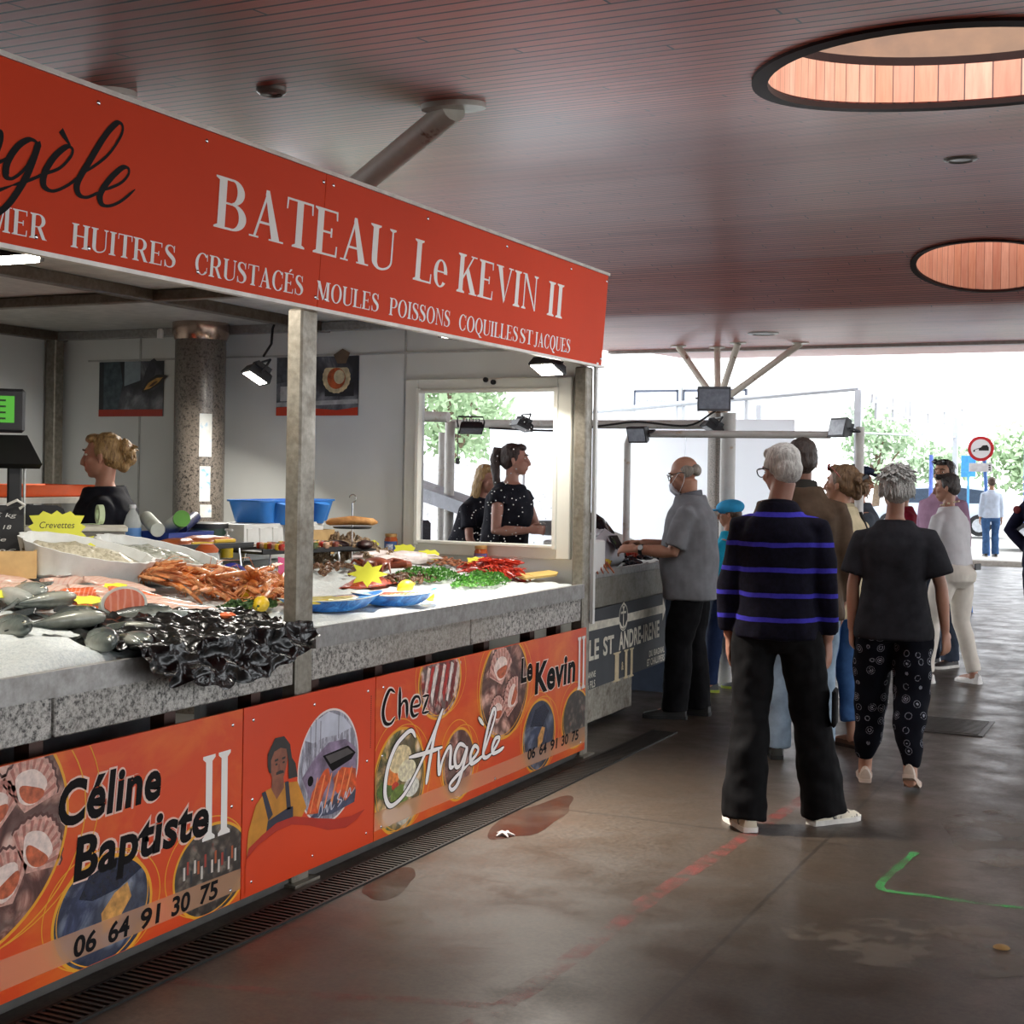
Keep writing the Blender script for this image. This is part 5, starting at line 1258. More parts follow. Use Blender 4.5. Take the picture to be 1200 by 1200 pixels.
# --- tiered stand with loaf
e = empty('tiered_stand', (0, 0, 0), label='wire stand with a hooked top and two dark plates in front of the whelks', cat='stand'); put(e, -4.13, 6.6, .0)
mb = MB(); mb.cyl((0, 0, 0), (0, 0, .37), .004, n=8); mb.tube([(0, 0, .37)]+[(.0+.022*cos(a), .0, .395+.022*sin(a)) for a in [-1.5+.45*k for k in range(11)]], .003, 6); mb.build('rod', M_CHROME, e)
for z, r in ((.11, .13), (.23, .1)):
    mb = MB(); mb.lathe([(.001, z), (r, z), (r+.008, z+.008), (r, z+.004), (.001, z+.004)], n=24); mb.build('plate', M_BLACK, e)
bz = zB(-4.13)
mb = MB(); mb.tube([(-.15, 0, 0), (-.13, 0, .004), (0, 0, .012), (.12, 0, .004), (.145, 0, 0)], [.012, .026, .034, .026, .01], 14, flat=.75); o = mb.build('bread_loaf', wet('bread_crust', [(.3, '#8a5a2a'), (.6, '#b98344'), (.8, '#d2aa6c')], 14, .7, .3)); o.location = (-4.13, 6.6, bz+.262); o.rotation_euler = (0, 0, .9); tag(o, 'golden bread loaf on the upper plate of the wire stand', 'bread')
for i, (dx, dy, lb) in enumerate(((-.06, -.06, 'dark dried sausage piece on the lower plate, left one'), (.05, .05, 'larger dark meat piece on the lower plate, right one'))):
    mb = MB(); mb.ell((0, 0, .026), (.07, .045, .026), nu=14, nv=8); o = mb.build('dark_meat', wet('dark_meat_crust', [(.3, '#1e1214'), (.7, '#4a2a26')], 30, .5)); o.location = (-4.13+dx, 6.6+dy, bz+.114); o.rotation_euler = (0, 0, .8+i); tag(o, lb, 'meat')
# --- wooden crates
def crate(x, Y, z, rz, d, lb, tilt=0):
    e = empty('wooden_crate', (x, Y, z), rz, lb, 'crate'); e.rotation_euler = (0, tilt, rz); m = plain('#c2a06c', .7, 0, .15, 9); a, b, h = d
    for n, c, q in (('side', (0, b/2, h/2), (a, .01, h)), ('side', (0, -b/2, h/2), (a, .01, h)), ('end', (a/2, 0, h/2), (.012, b, h)), ('end', (-a/2, 0, h/2), (.012, b, h)), ('base', (0, 0, .005), (a, b, .01))):
        mb = MB(); mb.box(c, q); mb.build(n, m, e, False)
crate(-4.36, 4.22, zA(-4.36)+.035, .75, (.36, .26, .11), 'pale wooden crate cut by the frame edge beside the chalkboard')
crate(-4.56, 6.72, zB(-4.56)+.03, 1.2, (.34, .2, .14), 'pale wooden crate half buried behind the whelks')

# --- things at the back of the fish counter
zk = zA(-4.55)
e = empty('foam_box', (-4.62, 6.28, zB(-4.62)+.018), .0, 'white foam box under the blue crate, left one', 'box')
def foam(e):
    mb = MB(); mb.loft([[(sx*.14*k, sy*.19*k, z) for sx, sy in ((-1, -1), (1, -1), (1, 1), (-1, 1))] for k, z in ((1, 0), (.93, .17), (.96, .17), (.96, .19))]); mb.build('box', M_EPS, e, False)
    for y in (-.13, -.02, .1): mb = MB(); mb.box((.132, y, .09), (.012, .05, .16), bev=.004); mb.build('corner_rib', M_EPS, e)
foam(e); e2 = copy_tree(e); e2.location.y = 6.68; e2['label'] = 'white foam box under the blue crate, right one'
e = empty('blue_crate', (-4.62, 6.64, zB(-4.62)+.21), 0, 'bright blue lobed plastic tray resting on the white foam boxes', 'tray')
M_BL = plain('#2f78c8', .4, 0, .05); mb = MB()
def lob(k, z): return [(.11*k*(1+.16*abs(cos(4*2*pi*j/64)))*max(-1, min(1, 1.4*cos(2*pi*j/64))), .36*k*max(-1, min(1, 1.25*sin(2*pi*j/64)))*(1+.0*j), z) for j in range(64)]
mb.loft([lob(.88, 0), lob(1, .115), lob(1.04, .115), lob(1.04, .125), lob(.96, .125), lob(.86, .01)]); mb.build('shell', M_BL, e, ang=50)
for y in (-.18, 0, .18):
    mb = MB(); mb.tube([(.1, y, .0), (.128, y, .11)], [.05, .062], 14); mb.build('lobe', M_BL, e)
e = empty('blue_box', (-4.6, 5.64, zA(-4.6)+.01), .05, 'dark blue plastic box of rolls and packets behind the smoked fillets', 'box')
mb = MB(); mb.loft([[(sx*.13*k, sy*.19*k, z) for sx, sy in ((-1, -1), (1, -1), (1, 1), (-1, 1))] for k, z in ((.92, 0), (1, .13), (.96, .13), (.9, .02))]); mb.build('shell', plain('#26408f', .45, 0, .05), e, False)
def roll(x, Y, z, rz, L, r, m, lb, cap=None):
    e = empty('film_roll', (x, Y, z), rz, lb, 'roll'); mb = MB(); mb.cyl((-L/2, 0, 0), (L/2, 0, .05), r, n=18); mb.build('roll', m, e)
    if cap: mb = MB(); mb.cyl((L/2-.01, 0, .048), (L/2+.012, 0, .054), r*1.05, n=18); mb.build('end_cap', cap, e)
zbx = zA(-4.6)+.155
roll(-4.6, 5.5, zbx, 2.5, .24, .035, plain('#cfd6cc', .4), 'whitish film roll in the blue box, left one')
roll(-4.58, 5.66, zbx, -.7, .26, .04, plain('#d3d8cf', .4), 'whitish roll with a green end in the blue box', plain('#5a9a3a', .5))
roll(-4.6, 5.78, zbx, 1.9, .2, .03, plain('#1e2450', .5), 'dark navy packet roll at the right of the blue box')
e = empty('water_bottle', (-4.5, 5.42, zA(-4.5)+.012), 0, 'clear water bottle with a blue label behind the smoked fillets', 'bottle')
e.location = (-4.62, 5.38, zA(-4.62)+.012)
mb = MB(); mb.lathe([(.04, 0), (.042, .02), (.04, .1), (.042, .17), (.03, .21), (.014, .235), (.014, .25)], n=20); mb.build('body', t.m, e)
mb = MB(); mb.lathe([(.0428, .09), (.0428, .15)], n=20, cap=False); mb.build('label_band', plain('#5a8ac8', .5), e); mb = MB(); mb.lathe([(.016, .245), (.016, .262), (.001, .263)], n=14); mb.build('cap', plain('#c9ccd0', .4), e)
e = empty('soap_bottle', (-4.47, 5.93, zA(-4.47)+.015), 0, 'yellow pump soap bottle beside the granite column', 'bottle')
mb = MB(); mb.lathe([(.033, 0), (.034, .01), (.034, .075), (.02, .09), (.012, .095)], n=18); mb.build('body', plain('#d0b024', .25), e); mb = MB(); mb.lathe([(.013, .093), (.013, .115), (.005, .118), (.005, .14)], n=12); mb.box((.012, 0, .143), (.05, .014, .012), bev=.004); mb.build('pump', plain('#d9dad4', .4), e)
e = empty('dark_tub', (-4.66, 6.02, zA(-4.66)+.012), 0, 'dark green lidded tub between soap bottle and foam boxes', 'tub')
mb = MB(); mb.lathe([(.09, 0), (.1, .12), (.1, .13)], n=24); mb.build('body', plain('#1c3a2c', .4), e); mb = MB(); mb.lathe([(.106, .125), (.106, .15), (.09, .155), (.001, .155)], n=24); mb.build('lid', M_BLACK, e)

# --- weighing scale, tills and trays at the left
e = empty('weighing_scale', (-4.55, 4.5, zk+.02), radians(46), 'black weighing scale with a tall display showing a green screen', 'scale')
mb = MB(); mb.box((0, .05, .05), (.36, .34, .1), bev=.02); mb.build('base', M_DARK, e)
mb = MB(); mb.box((.03, .05, .27), (.06, .05, .4), bev=.008); mb.build('column', M_BLACK, e)
mb = MB(); mb.cyl((.07, .02, .1), (.07, .02, .45), .006, n=8); mb.build('cable_tube', plain('#b9b9b4', .3, .5), e)
mb = MB(); mb.loft([[(-.24, -.02, .43), (.13, -.02, .43), (.13, .02, .43), (-.24, .02, .43)], [(-.22, -.04, .45), (.14, -.04, .45), (.13, .02, .46), (-.22, .02, .46)], [(-.2, .07, .575), (.08, .07, .575), (.07, .12, .57), (-.2, .12, .57)]]); mb.build('keyboard_panel', M_BLACK, e, False)
h = MB(); h.box((-.05, .1, .68), (.24, .08, .19), bev=.012); hd = h.build('display', M_DARK, e)
mb = MB(); mb.box((-.055, .058, .685), (.16, .004, .115)); sc = mb.build('screen', glow('#4fae2e', .32, 'green_screen'), hd, False)
mb = MB()
for k in range(4): mb.box((-.06, .0555, .645+.026*k), (.1, .002, .008))
mb.build('screen_text', plain('#1c3a14', .5, 0, 0), hd, False)
e = empty('service_box', (-4.58, 4.9, zk), radians(44), 'grey metal service box with a cream top behind the first tub', 'box')
mb = MB(); mb.box((0, .05, .085), (.5, .2, .17), bev=.004); mb.build('body', plain('#8a8680', .5), e, False); mb = MB(); mb.box((0, .05, .18), (.52, .22, .024), bev=.004); mb.build('top', plain('#d8d4c6', .5), e)
e = empty('card_reader_stand', (-4.68, 4.83, zk+.195), radians(44), 'dark grey round-topped monitor back on the service box', 'monitor')
mb = MB(); mb.prism([(-.11, 0), (.11, 0), (.115, .04), (.1, .075), (.07, .09), (-.07, .09), (-.1, .075), (-.115, .04)], (0, 0, 0), (1, 0, 0), (0, 0, 1), -.03); mb.build('shell', M_DARK, e)
e = empty('tape_roll', (-4.5, 5.0, zk+.2), radians(60), 'pale green tape roll standing on the service box', 'tape')
mb = MB(); N = 22; mb.loft([[(0+dx, r*cos(2*pi*j/N)*.8, .045+r*sin(2*pi*j/N)) for j in range(N)] for dx, r in ((0, .045), (.025, .045), (.025, .024), (0, .024))], close=True); mb.build('roll', plain('#c4d6ae', .5), e); mb = MB(); mb.tube([(.01, 0, .0), (-.04, -.06, .004), (-.1, -.05, .003)], .006, 6, flat=.3); mb.build('tail', plain('#c4d6ae', .5), e)
e = empty('back_shelf', (-5.05, 4.6, .07), 0, 'dark metal shelf unit standing behind the fishmonger', 'shelf')
e.location = (-5.45, 5.35, .07)
for z in (.7, 1.36): mb = MB(); mb.box((0, -.2, z), (.5, 1.3, .03)); mb.build('shelf_board', M_BLACK if z < 1 else plain('#c9c6bc', .5), e, False)
for sx in (-1, 1):
    for y in (-.83, .43): mb = MB(); mb.box((sx*.23, y, .7), (.03, .03, 1.4)); mb.build('upright', M_DARK, e, False)
for i, (y, lb) in enumerate(((4.98, 'orange plastic tray stacked at the left on the shelf'), (5.56, 'orange plastic tray on the shelf beside the fishmonger'))):
    mb = MB(); mb.loft([[(sx*.2*k, sy*.31*k, z) for sx, sy in ((-1, -1), (1, -1), (1, 1), (-1, 1))] for k, z in ((.8, 0), (1, .06), (.97, .06), (.78, .008))]); o = mb.build('orange_tray', plain('#d8561a', .4, 0, .05), None, False); o.location = (-5.45, y, 1.448); tag(o, lb, 'tray')
e = empty('chalkboard', (-4.42, 4.3, zk+.0), radians(46), 'black chalkboard price list with white writing by the scale', 'chalkboard')
R = Matrix.Rotation(-.12, 3, 'X')
mb = MB(); mb.box(R@Vector((-.05, .0, .15)), (.34, .012, .3), M=R, bev=.004); mb.build('board', plain('#1c1d20', .7, 0, .1), e, False)
MH = plain('#c9c9c6', .8, 0, 0)
for i, tx in enumerate(('Filets 12€ kg', 'Bar de ligne 18', 'Sole  Raie', 'Lotte 19€', 'Moules 4€')):
    M = Matrix.Translation(Vector((-.16, -.005, 0)))@(R@Matrix.Rotation(pi/2, 3, 'X')).to_4x4()@Matrix.Translation((0, .25-.05*i, .004)); font_mesh('handwriting', tx, MH, e, M, (.25-.02*(i % 3), .018), 0, .2, 1, .001)
mb = MB(); mb.tube([(.05, -.01, .3), (.09, -.02, .32), (.12, -.015, .3), (.1, -.01, .285)], .006, 8); mb.build('clip', plain('#d0cfc8', .4), e)

# --- next stall's heap
NZ = .985
def nput(o, x, Y, dz=0, rz=0): o.location = (x, Y, NZ+dz); o.rotation_euler = (0, 0, rz); return o
nc = empty('spider_crab', (0, 0, 0)); M_NC = wet('orange_crab_shell', [(.3, '#7a3418'), (.55, '#b05a30'), (.75, '#c98a60')], 20, .4, .3)
mb = MB(); mb.ell((0, 0, .045), (.085, .1, .05), nu=16, nv=10); mb.build('carapace', M_NC, nc)
for s_ in (-1, 1):
    for k in range(4):
        mb = MB(); mb.tube([(.04-.03*k, s_*.07, .04), (.06-.045*k, s_*.14, .07), (.07-.055*k, s_*.19, .01)], [.012, .01, .004], 7); mb.build('leg', M_NC, nc)
for i, (x, Y, dz) in enumerate(((-3.5, 7.95, 0), (-3.42, 8.2, .0), (-3.62, 8.18, .03), (-3.5, 8.08, .07), (-3.75, 8.0, .05), (-3.45, 8.4, .0), (-3.66, 8.42, .02))):
    o = copy_tree(nc) if i else nc; nput(o, x, Y, dz, i*1.3); tag(o, 'orange brown crab in the heap at the near end of the next counter', 'crab', 'crabs on the next counter')
mus = MB(); mus.ell((0, 0, .012), (.032, .017, .013), nu=10, nv=7); mus = mus.build('mussel', wet('mussel_shell', [(.3, '#14141c'), (.7, '#34343f')], 40, .2)); rr = random.Random(8)
pile(mus, 60, -3.48, 9.35, .15, .5, .05, 1., 'black mussel scattered along the edge of the next counter', 'mussel', 'mussels on the next counter', 9, base=.0, zf=lambda x, y: NZ)
drop(mus)
cl = whelk(M_CF); pile(cl, 50, -3.66, 9.2, .18, .55, .10, 1.3, 'red shell in the heap in front of the man in the grey polo shirt', 'shellfish', 'red shellfish on the next counter', 10, base=.02, zf=lambda x, y: NZ); drop(cl)
for x, Y, dz, lb in ((-3.5, 8.78, .03, 'cut lemon on the rim of the next counter beside the plastic bag'), (-3.85, 8.75, .1, 'lemon behind the plastic bag on the next counter'), (-3.95, 9.1, .14, 'lemon farthest back on the next counter')):
    o = lemon(); nput(o, x, Y, dz, 1); o.rotation_euler = (0, 1.2, .5); o['label'] = lb; o['category'] = 'lemon'
e = empty('plastic_bag', (-3.55, 8.62, NZ), 0, 'knotted translucent plastic bag standing on the next counter', 'bag'); tb = NT('thin_plastic'); tb.set('#cdd2d8', .2); tb.b.inputs['Alpha'].default_value = .6; tb.bump(tb.noise(tb.coord((1, 1, .3)), 30, 3), .6, .01)
mb = MB(); mb.lathe([(.03, 0), (.085, .02), (.095, .07), (.07, .13), (.02, .165), (.016, .18), (.05, .22)], n=24); mb.build('pouch', tb.m, e)
mb = MB()
for a in (.5, 2.8, 4.4): mb.tube([(0, 0, .17), (.04*cos(a), .04*sin(a), .22), (.09*cos(a), .09*sin(a), .26)], [.012, .02, .004], 8, flat=.3)
mb.build('knot_ear', tb.m, e)
def sack(name, x, Y, dz, sx, sy, h, m, lb, cat, seed):
    mb = MB(); N = 28; mb.loft([[(sx*k*cos(2*pi*j/N)*(1+.25*noise.noise((j*.45, seed, z))), sy*k*sin(2*pi*j/N)*(1+.25*noise.noise((j*.45, seed+3, z))), h*z+.03*noise.noise((j*.7, z*4, seed))) for j in range(N)] for k, z in ((.7, 0), (1, .2), (.95, .5), (.6, .85), (.15, 1))]); o = mb.build(name, m, ang=180); nput(o, x, Y, dz); return tag(o, lb, cat)
sack('white_sack', -3.62, 8.98, 0, .15, .2, .24, plain('#dcdce2', .5, 0, .04), 'white paper sack slumped on the next counter behind the corner post', 'sack', 1)
sack('black_sack', -3.82, 9.3, .08, .16, .22, .26, NT('x').set('#12141c', .2) , 'shiny black plastic sack behind the white sack', 'sack', 4)
sack('black_sack', -3.6, 8.55, .0, .1, .12, .17, plain('#141418', .3), 'small black plastic bag lying behind the crab heap', 'sack', 6)
mb = MB(); mb.loft([[(sx*.2*k, sy*.4*k, z) for sx, sy in ((-1, -1), (1, -1), (1, 1), (-1, 1))] for k, z in ((.9, 0), (1, .05), (.97, .05), (.88, .01))]); o = mb.build('white_tray', M_WHITE, None, False); nput(o, -3.78, 9.55, .1); o.rotation_euler = (0, .35, 0); tag(o, 'white tray of red fish tilted on the next counter', 'tray')
o = fillet(M_CF, .5, .12, .03, .1, 2, 'red_fish'); nput(o, -3.76, 9.5, .15, 1.5); o.rotation_euler = (0, .35, 1.5); tag(o, 'red fish lying in the tilted white tray', 'fish')

# ================================================================ PEOPLE
def cloth(col, var=.15, rough=.85, weave=350, alt=None):
    key = ('cloth', col, var, rough, weave, alt)
    if key in MC: return MC[key]
    t = NT('cloth_'+str(len(MC))); co = t.coord()
    n = t.noise(co, 14, 4); c = lin(col)
    hi = alt or tuple(min(1, x*(1+var)+.004) for x in c[:3]); lo = tuple(x*(1-var) for x in c[:3])
    t.set(t.mix(t.ramp(n, [(.3, 0.), (.7, 1.)]), lo, hi), rough)
    t.bump(t.noise(co, weave, 2), .15, .002); t.b.inputs['Specular IOR Level'].default_value = .12
    MC[key] = t.m; return t.m
def stripes_mat(base, stripe, lines, wd):
    t = NT('striped_knit'); co = t.coord(); x, y, z = t.sep(co)
    zz = t.math('ADD', z, t.math('MULTIPLY', t.math('SUBTRACT', t.noise(co, 5, 2), .5), .02))
    k = None
    for l in lines:
        q = t.math('LESS_THAN', t.math('ABSOLUTE', t.math('SUBTRACT', zz, l)), wd)
        k = q if k is None else t.math('MAXIMUM', k, q)
    n = t.noise(co, 60, 3)
    t.set(t.mix(k, t.ramp(n, [(.3, base), (.7, '#141221')]), t.ramp(n, [(.3, stripe), (.7, '#4038a8')])), .85)
    t.b.inputs['Specular IOR Level'].default_value = .1; t.bump(t.noise(t.coord((1, 1, .3)), 260, 2), .25, .003); return t.m
def rosette_mat(base, dot):
    t = NT('rosette_print'); co = t.coord()
    n = t.node('ShaderNodeTexVoronoi'); t.link(co, n.inputs['Vector']); n.inputs['Scale'].default_value = 15.5; n.inputs['Randomness'].default_value = .45
    d = n.outputs['Distance']
    # rings and a spotted centre around each cell point
    r = t.math('MULTIPLY', t.math('GREATER_THAN', d, .30), t.math('LESS_THAN', d, .345))
    r2 = t.math('MULTIPLY', t.math('GREATER_THAN', d, .16), t.math('LESS_THAN', d, .20))
    c0 = t.math('LESS_THAN', d, .075)
    m = t.math('MULTIPLY', t.math('MAXIMUM', t.math('MAXIMUM', t.math('MULTIPLY', r, .45), t.math('MULTIPLY', r2, .75)), c0), t.math('GREATER_THAN', t.noise(co, 120, 2), .43))
    t.b.inputs['Specular IOR Level'].default_value = .1; t.set(t.mix(m, base, dot), .85); return t.m
def skin_mat(col):
    key = ('skin', col)
    if key in MC: return MC[key]
    t = NT('skin_'+str(len(MC))); co = t.coord(); c = lin(col)
    t.set(t.mix(t.ramp(t.noise(co, 16, 4), [(.35, 0.), (.7, .6)]), col, tuple((c[0]*.92, c[1]*.72, c[2]*.68))), .5)
    t.b.inputs['Subsurface Weight'].default_value = .08; t.b.inputs['Subsurface Radius'].default_value = (.02, .008, .005)
    MC[key] = t.m; return t.m
def hair_mat(a, b, sc=(30, 30, 5)):
    key = ('hair', a, b, sc)
    if key in MC: return MC[key]
    t = NT('hair_'+str(len(MC))); n = t.noise(t.coord(sc), 3, 5, .7, .6)
    t.set(t.ramp(n, [(.3, a), (.68, b)]), .5); t.bump(n, .8, .01)
    MC[key] = t.m; return t.m

def V3(*a): return Vector(a)
def sup(c, rx, ry, n=20, e=2.4, M=None):
    """super-ellipse ring in the horizontal plane (or M's plane)"""
    out = []
    for k in range(n):
        a = 2*pi*k/n; ca, sa = cos(a), sin(a)
        p = Vector((rx*abs(ca)**(2/e)*(1 if ca >= 0 else -1), ry*abs(sa)**(2/e)*(1 if sa >= 0 else -1), 0))
        out.append(Vector(c)+(M@p if M else p))
    return out
def hand(mb, W, hd, pn, side, curl=.5, s=1, pinch=False):
    """palm, four unequal fingers and a thumb; pn is the way the palm faces"""
    hd = Vector(hd).normalized(); pn = Vector(pn); pn = (pn-hd*pn.dot(hd)).normalized(); ac = hd.cross(pn)*side
    # ac points to the thumb side
    W = Vector(W)
    def rg(t, a, b): c = W+hd*t*s; return [c+ac*(a*s*cos(2*pi*k/12))+pn*(b*s*sin(2*pi*k/12)) for k in range(12)]
    mb.loft([rg(-.02, .024, .020), rg(.01, .028, .018), rg(.045, .038, .0165), rg(.08, .041, .0145), rg(.094, .038, .011)])
    for off, L in ((.031, .074), (.0105, .083), (-.0105, .077), (-.031, .06)):
        p = W+hd*.075*s+ac*off*s; d = hd.copy(); pts = [p.copy()]; ang = 0
        for seg, f in ((.022, 0), (L*.45, .9), (L*.32, 1.2), (L*.23, .9)):
            ang += curl*f; dd = hd*cos(ang)+pn*sin(ang)+ac*off*1.2
            p = p+dd.normalized()*seg*s; pts.append(p.copy())
        mb.tube(pts, [.0098*s, .0098*s, .0092*s, .0086*s, .0062*s], 8)
    p = W+hd*.018*s+ac*.022*s; t0 = (hd*.62+ac*.7+pn*.3).normalized(); q = p+t0*.045*s
    t1 = (hd*.85+ac*(.25 if not pinch else -.1)+pn*(.3+.5*curl)).normalized(); r = q+t1*.034*s; u = r+(t1+pn*.25*curl).normalized()*.026*s
    mb.tube([p, q, r, u], [.0145*s, .012*s, .0105*s, .007*s], 8)

def fold(o, amp, seed, freq=(9, 9, 4), keep=None):
    """push the cloth in and out along its normals so it hangs in folds"""
    me = o.data; nr = [v.normal.copy() for v in me.vertices]
    for v, n in zip(me.vertices, nr):
        c = v.co
        d = noise.noise((c.x*freq[0]+seed, c.y*freq[1], c.z*freq[2]))*.65+noise.noise((c.x*freq[0]*2.3, c.y*freq[1]*2.3+seed, c.z*freq[2]*2.1))*.35
        v.co = c+n*d*amp
    me.update()

def person(label, loc, yaw, h=1.75, w=1., d=1., lean=0, twist=0, head=(0, 0), skin='#b58a72', arms=None, feet=((-.1, 0, 0), (.1, 0, 0)), knees=(.03, .03),
           top=None, bottom=None, shoes='#2a2624', sole='#d8d4cc', hair=None, female=False, neckf=0, seed=0, vox=.0075, sock=None):
    e = empty('person', loc, yaw, label=label, cat='person')
    s = h/1.75
    bw = (.92 if female else 1.)*w
    hip = V3(0, 0, .93)
    RL = Matrix.Rotation(-lean, 3, 'X'); RT = Matrix.Rotation(twist, 3, 'Z')
    def U(p):
        p = Vector(p); k = max(0, min(1, (p.z-.9)/.3))
        q = p-hip
        q = Matrix.Rotation(twist*k, 3, 'Z')@(Matrix.Rotation(-lean*k, 3, 'X')@q)
        return (hip+q)*s
    def ring(z, rx, ry, dy=0, n=24, ex=2.4):
        return [U(p) for p in sup((0, dy, z), rx, ry, n, ex)]
    sk = skin_mat(skin)
    mb = MB()
    # trunk
    ch = .118 if not female else .108
    mb.loft([ring(.83, .12*bw, .085*d), ring(.90, .16*bw, .11*d), ring(.97, .158*bw, .112*d), ring(1.08, .138*bw, .105*d), ring(1.2, .15*bw, ch*d), ring(1.32, .165*bw, ch*d), ring(1.39, .145*bw, .09*d), ring(1.435, .09*bw, .07), ring(1.47, .06, .06)])
    hc = U((0, -.005+neckf, 1.637)); HY, HP = head
    RH = Matrix.Rotation(twist, 3, 'Z')@Matrix.Rotation(HY, 3, 'Z')@Matrix.Rotation(-HP, 3, 'X')
    def Hd(p): return hc+RH@(Vector(p)*s*1.05)
    mb.tube([U((0, -.015, 1.41)), U((0, -.012+neckf*.4, 1.5)), Hd((0, -.022, -.045))], [.068*s*bw, .055*s*(.88 if female else 1), .054*s*(.88 if female else 1)], 14)
    E = lambda c, r: mb.ell(Hd(c), [x*s for x in r], RH, 18, 12)
    E((0, -.014, .028), (.073, .094, .086)); E((0, .026, -.03), (.056, .06, .078)); E((0, .055, -.088), (.024, .024, .018))
    E((0, .074, .034), (.048, .014, .011)); E((.034, .056, -.018), (.024, .026, .022)); E((-.034, .056, -.018), (.024, .026, .022))
    E((0, .083, -.058), (.021, .010, .0055)); E((0, .081, -.068), (.018, .010, .006))
    mb.tube([Hd((0, .08, .02)), Hd((0, .098, -.012)), Hd((0, .104, -.03)), Hd((0, .086, -.038))], [.009*s, .0115*s, .0145*s, .010*s], 8)
    for sx in (-1, 1): 
        mb.ell(Hd((sx*.074, -.004, -.004)), (.009*s, .019*s, .032*s), RH@Matrix.Rotation(sx*.35, 3, 'Z'), 10, 8)
        mb.ell(Hd((sx*.076, .0, -.028)), (.008*s, .011*s, .014*s), RH, 8, 6)
    # arms
    J = {}
    arms = arms or {}
    for side, key in ((-1, 'L'), (1, 'R')):
        a = arms.get(key, {})
        ud = Vector(a.get('u', (side*.16, -.02, -1))).normalized(); fd = Vector(a.get('f', (side*.06, .12, -1))).normalized()
        Sh = U((side*.168*bw, -.005, 1.385)); El = Sh+ud*.285*s; Wr = El+fd*.25*s
        J[key] = (Sh, El, Wr)
        aw = s*(.85 if female else 1)*(.5+.5*w)
        mb.tube([U((side*.1*bw, -.005, 1.375)), Sh, Sh.lerp(El, .45), El, El.lerp(Wr, .3), Wr.lerp(El, .1), Wr], [.045*aw, .046*aw, .047*aw, .041*aw, .043*aw, .03*aw, .027*aw], 12)
        hd = Vector(a.get('h', fd)).normalized(); pn = a.get('p', (-side, 0, 0))
        hand(mb, Wr, hd, pn, side, a.get('curl', .38), s*(.92 if female else 1.02))
    # legs
    L = {}
    for i, side in ((0, -1), (1, 1)):
        fx_, fy_, fr = feet[i][:3]; fz = feet[i][3] if len(feet[i]) > 3 else 0
        Hp = V3(side*.092*bw, 0, .9)*s; An = V3(fx_, fy_, .085*s+fz); Kn = Hp.lerp(An, .48)+V3(0, knees[i]*s, 0)
        L[i] = (Hp, Kn, An)
        mb.tube([Hp+V3(0, 0, .02), Hp.lerp(Kn, .35), Kn, Kn.lerp(An, .3)+V3(0, -.012*s, 0), An.lerp(Kn, .15), An, An-V3(0, 0, .05*s)], [.088*s*bw, .08*s*bw, .056*s, .055*s, .038*s, .038*s, .036*s], 14)
        fwd = V3(-sin(fr), cos(fr), 0)
        mb.tube([An-V3(0, 0, .03*s)-fwd*.04*s, An-V3(0, 0, .045*s)+fwd*.06*s, An-V3(0, 0, .058*s)+fwd*.14*s], [.032*s, .034*s, .024*s], 10)
    body = remesh(mb.build('body', sk, e), vox, 3, .5)
    body.data.materials.clear(); body.data.materials.append(sk)
    # shoes
    shm = shoes if not isinstance(shoes, str) else plain(shoes, .6, 0, .15, 20)
    for i in (0, 1):
        fr = feet[i][2]; fz = feet[i][3] if len(feet[i]) > 3 else 0; An = L[i][2]
        f = V3(-sin(fr), cos(fr), 0); r = V3(cos(fr), sin(fr), 0); ss = s*(.9 if female else 1.02)
        pit = feet[i][4] if len(feet[i]) > 4 else 0
        base = V3(An.x, An.y, fz)
        def P(t, a, z):
            zz = z+max(0, (.09-t))*pit*1.0
            return base+f*t*ss+r*a*ss+V3(0, 0, zz*ss)
        prof = [(-.085, .02, .05), (-.078, .031, .085), (-.05, .036, .098), (0, .038, .098), (.045, .041, .082), (.09, .046, .062), (.14, .047, .05), (.178, .037, .042), (.197, .02, .032)]
        mb = MB(); mb.loft([[P(t, wd*(1.0 if k % 2 else 1)*cos(2*pi*k/16), .018+max(0, sin(2*pi*k/16))*(ht-.018)-max(0, -sin(2*pi*k/16))*.004) for k in range(16)] for t, wd, ht in prof])
        sh = mb.build('shoe', shm, e)
        mb = MB(); so = [(-.09, .022), (-.082, .034), (-.04, .039), (.03, .040), (.09, .049), (.14, .05), (.182, .04), (.203, .02)]
        mb.loft([[P(t, wd*q, z) for q, z in ((-1, .001), (1, .001), (1.02, .024), (-1.02, .024))] for t, wd in so])
        mb.build('sole', sole if not isinstance(sole, str) else plain(sole, .7, 0, .1, 20), sh)
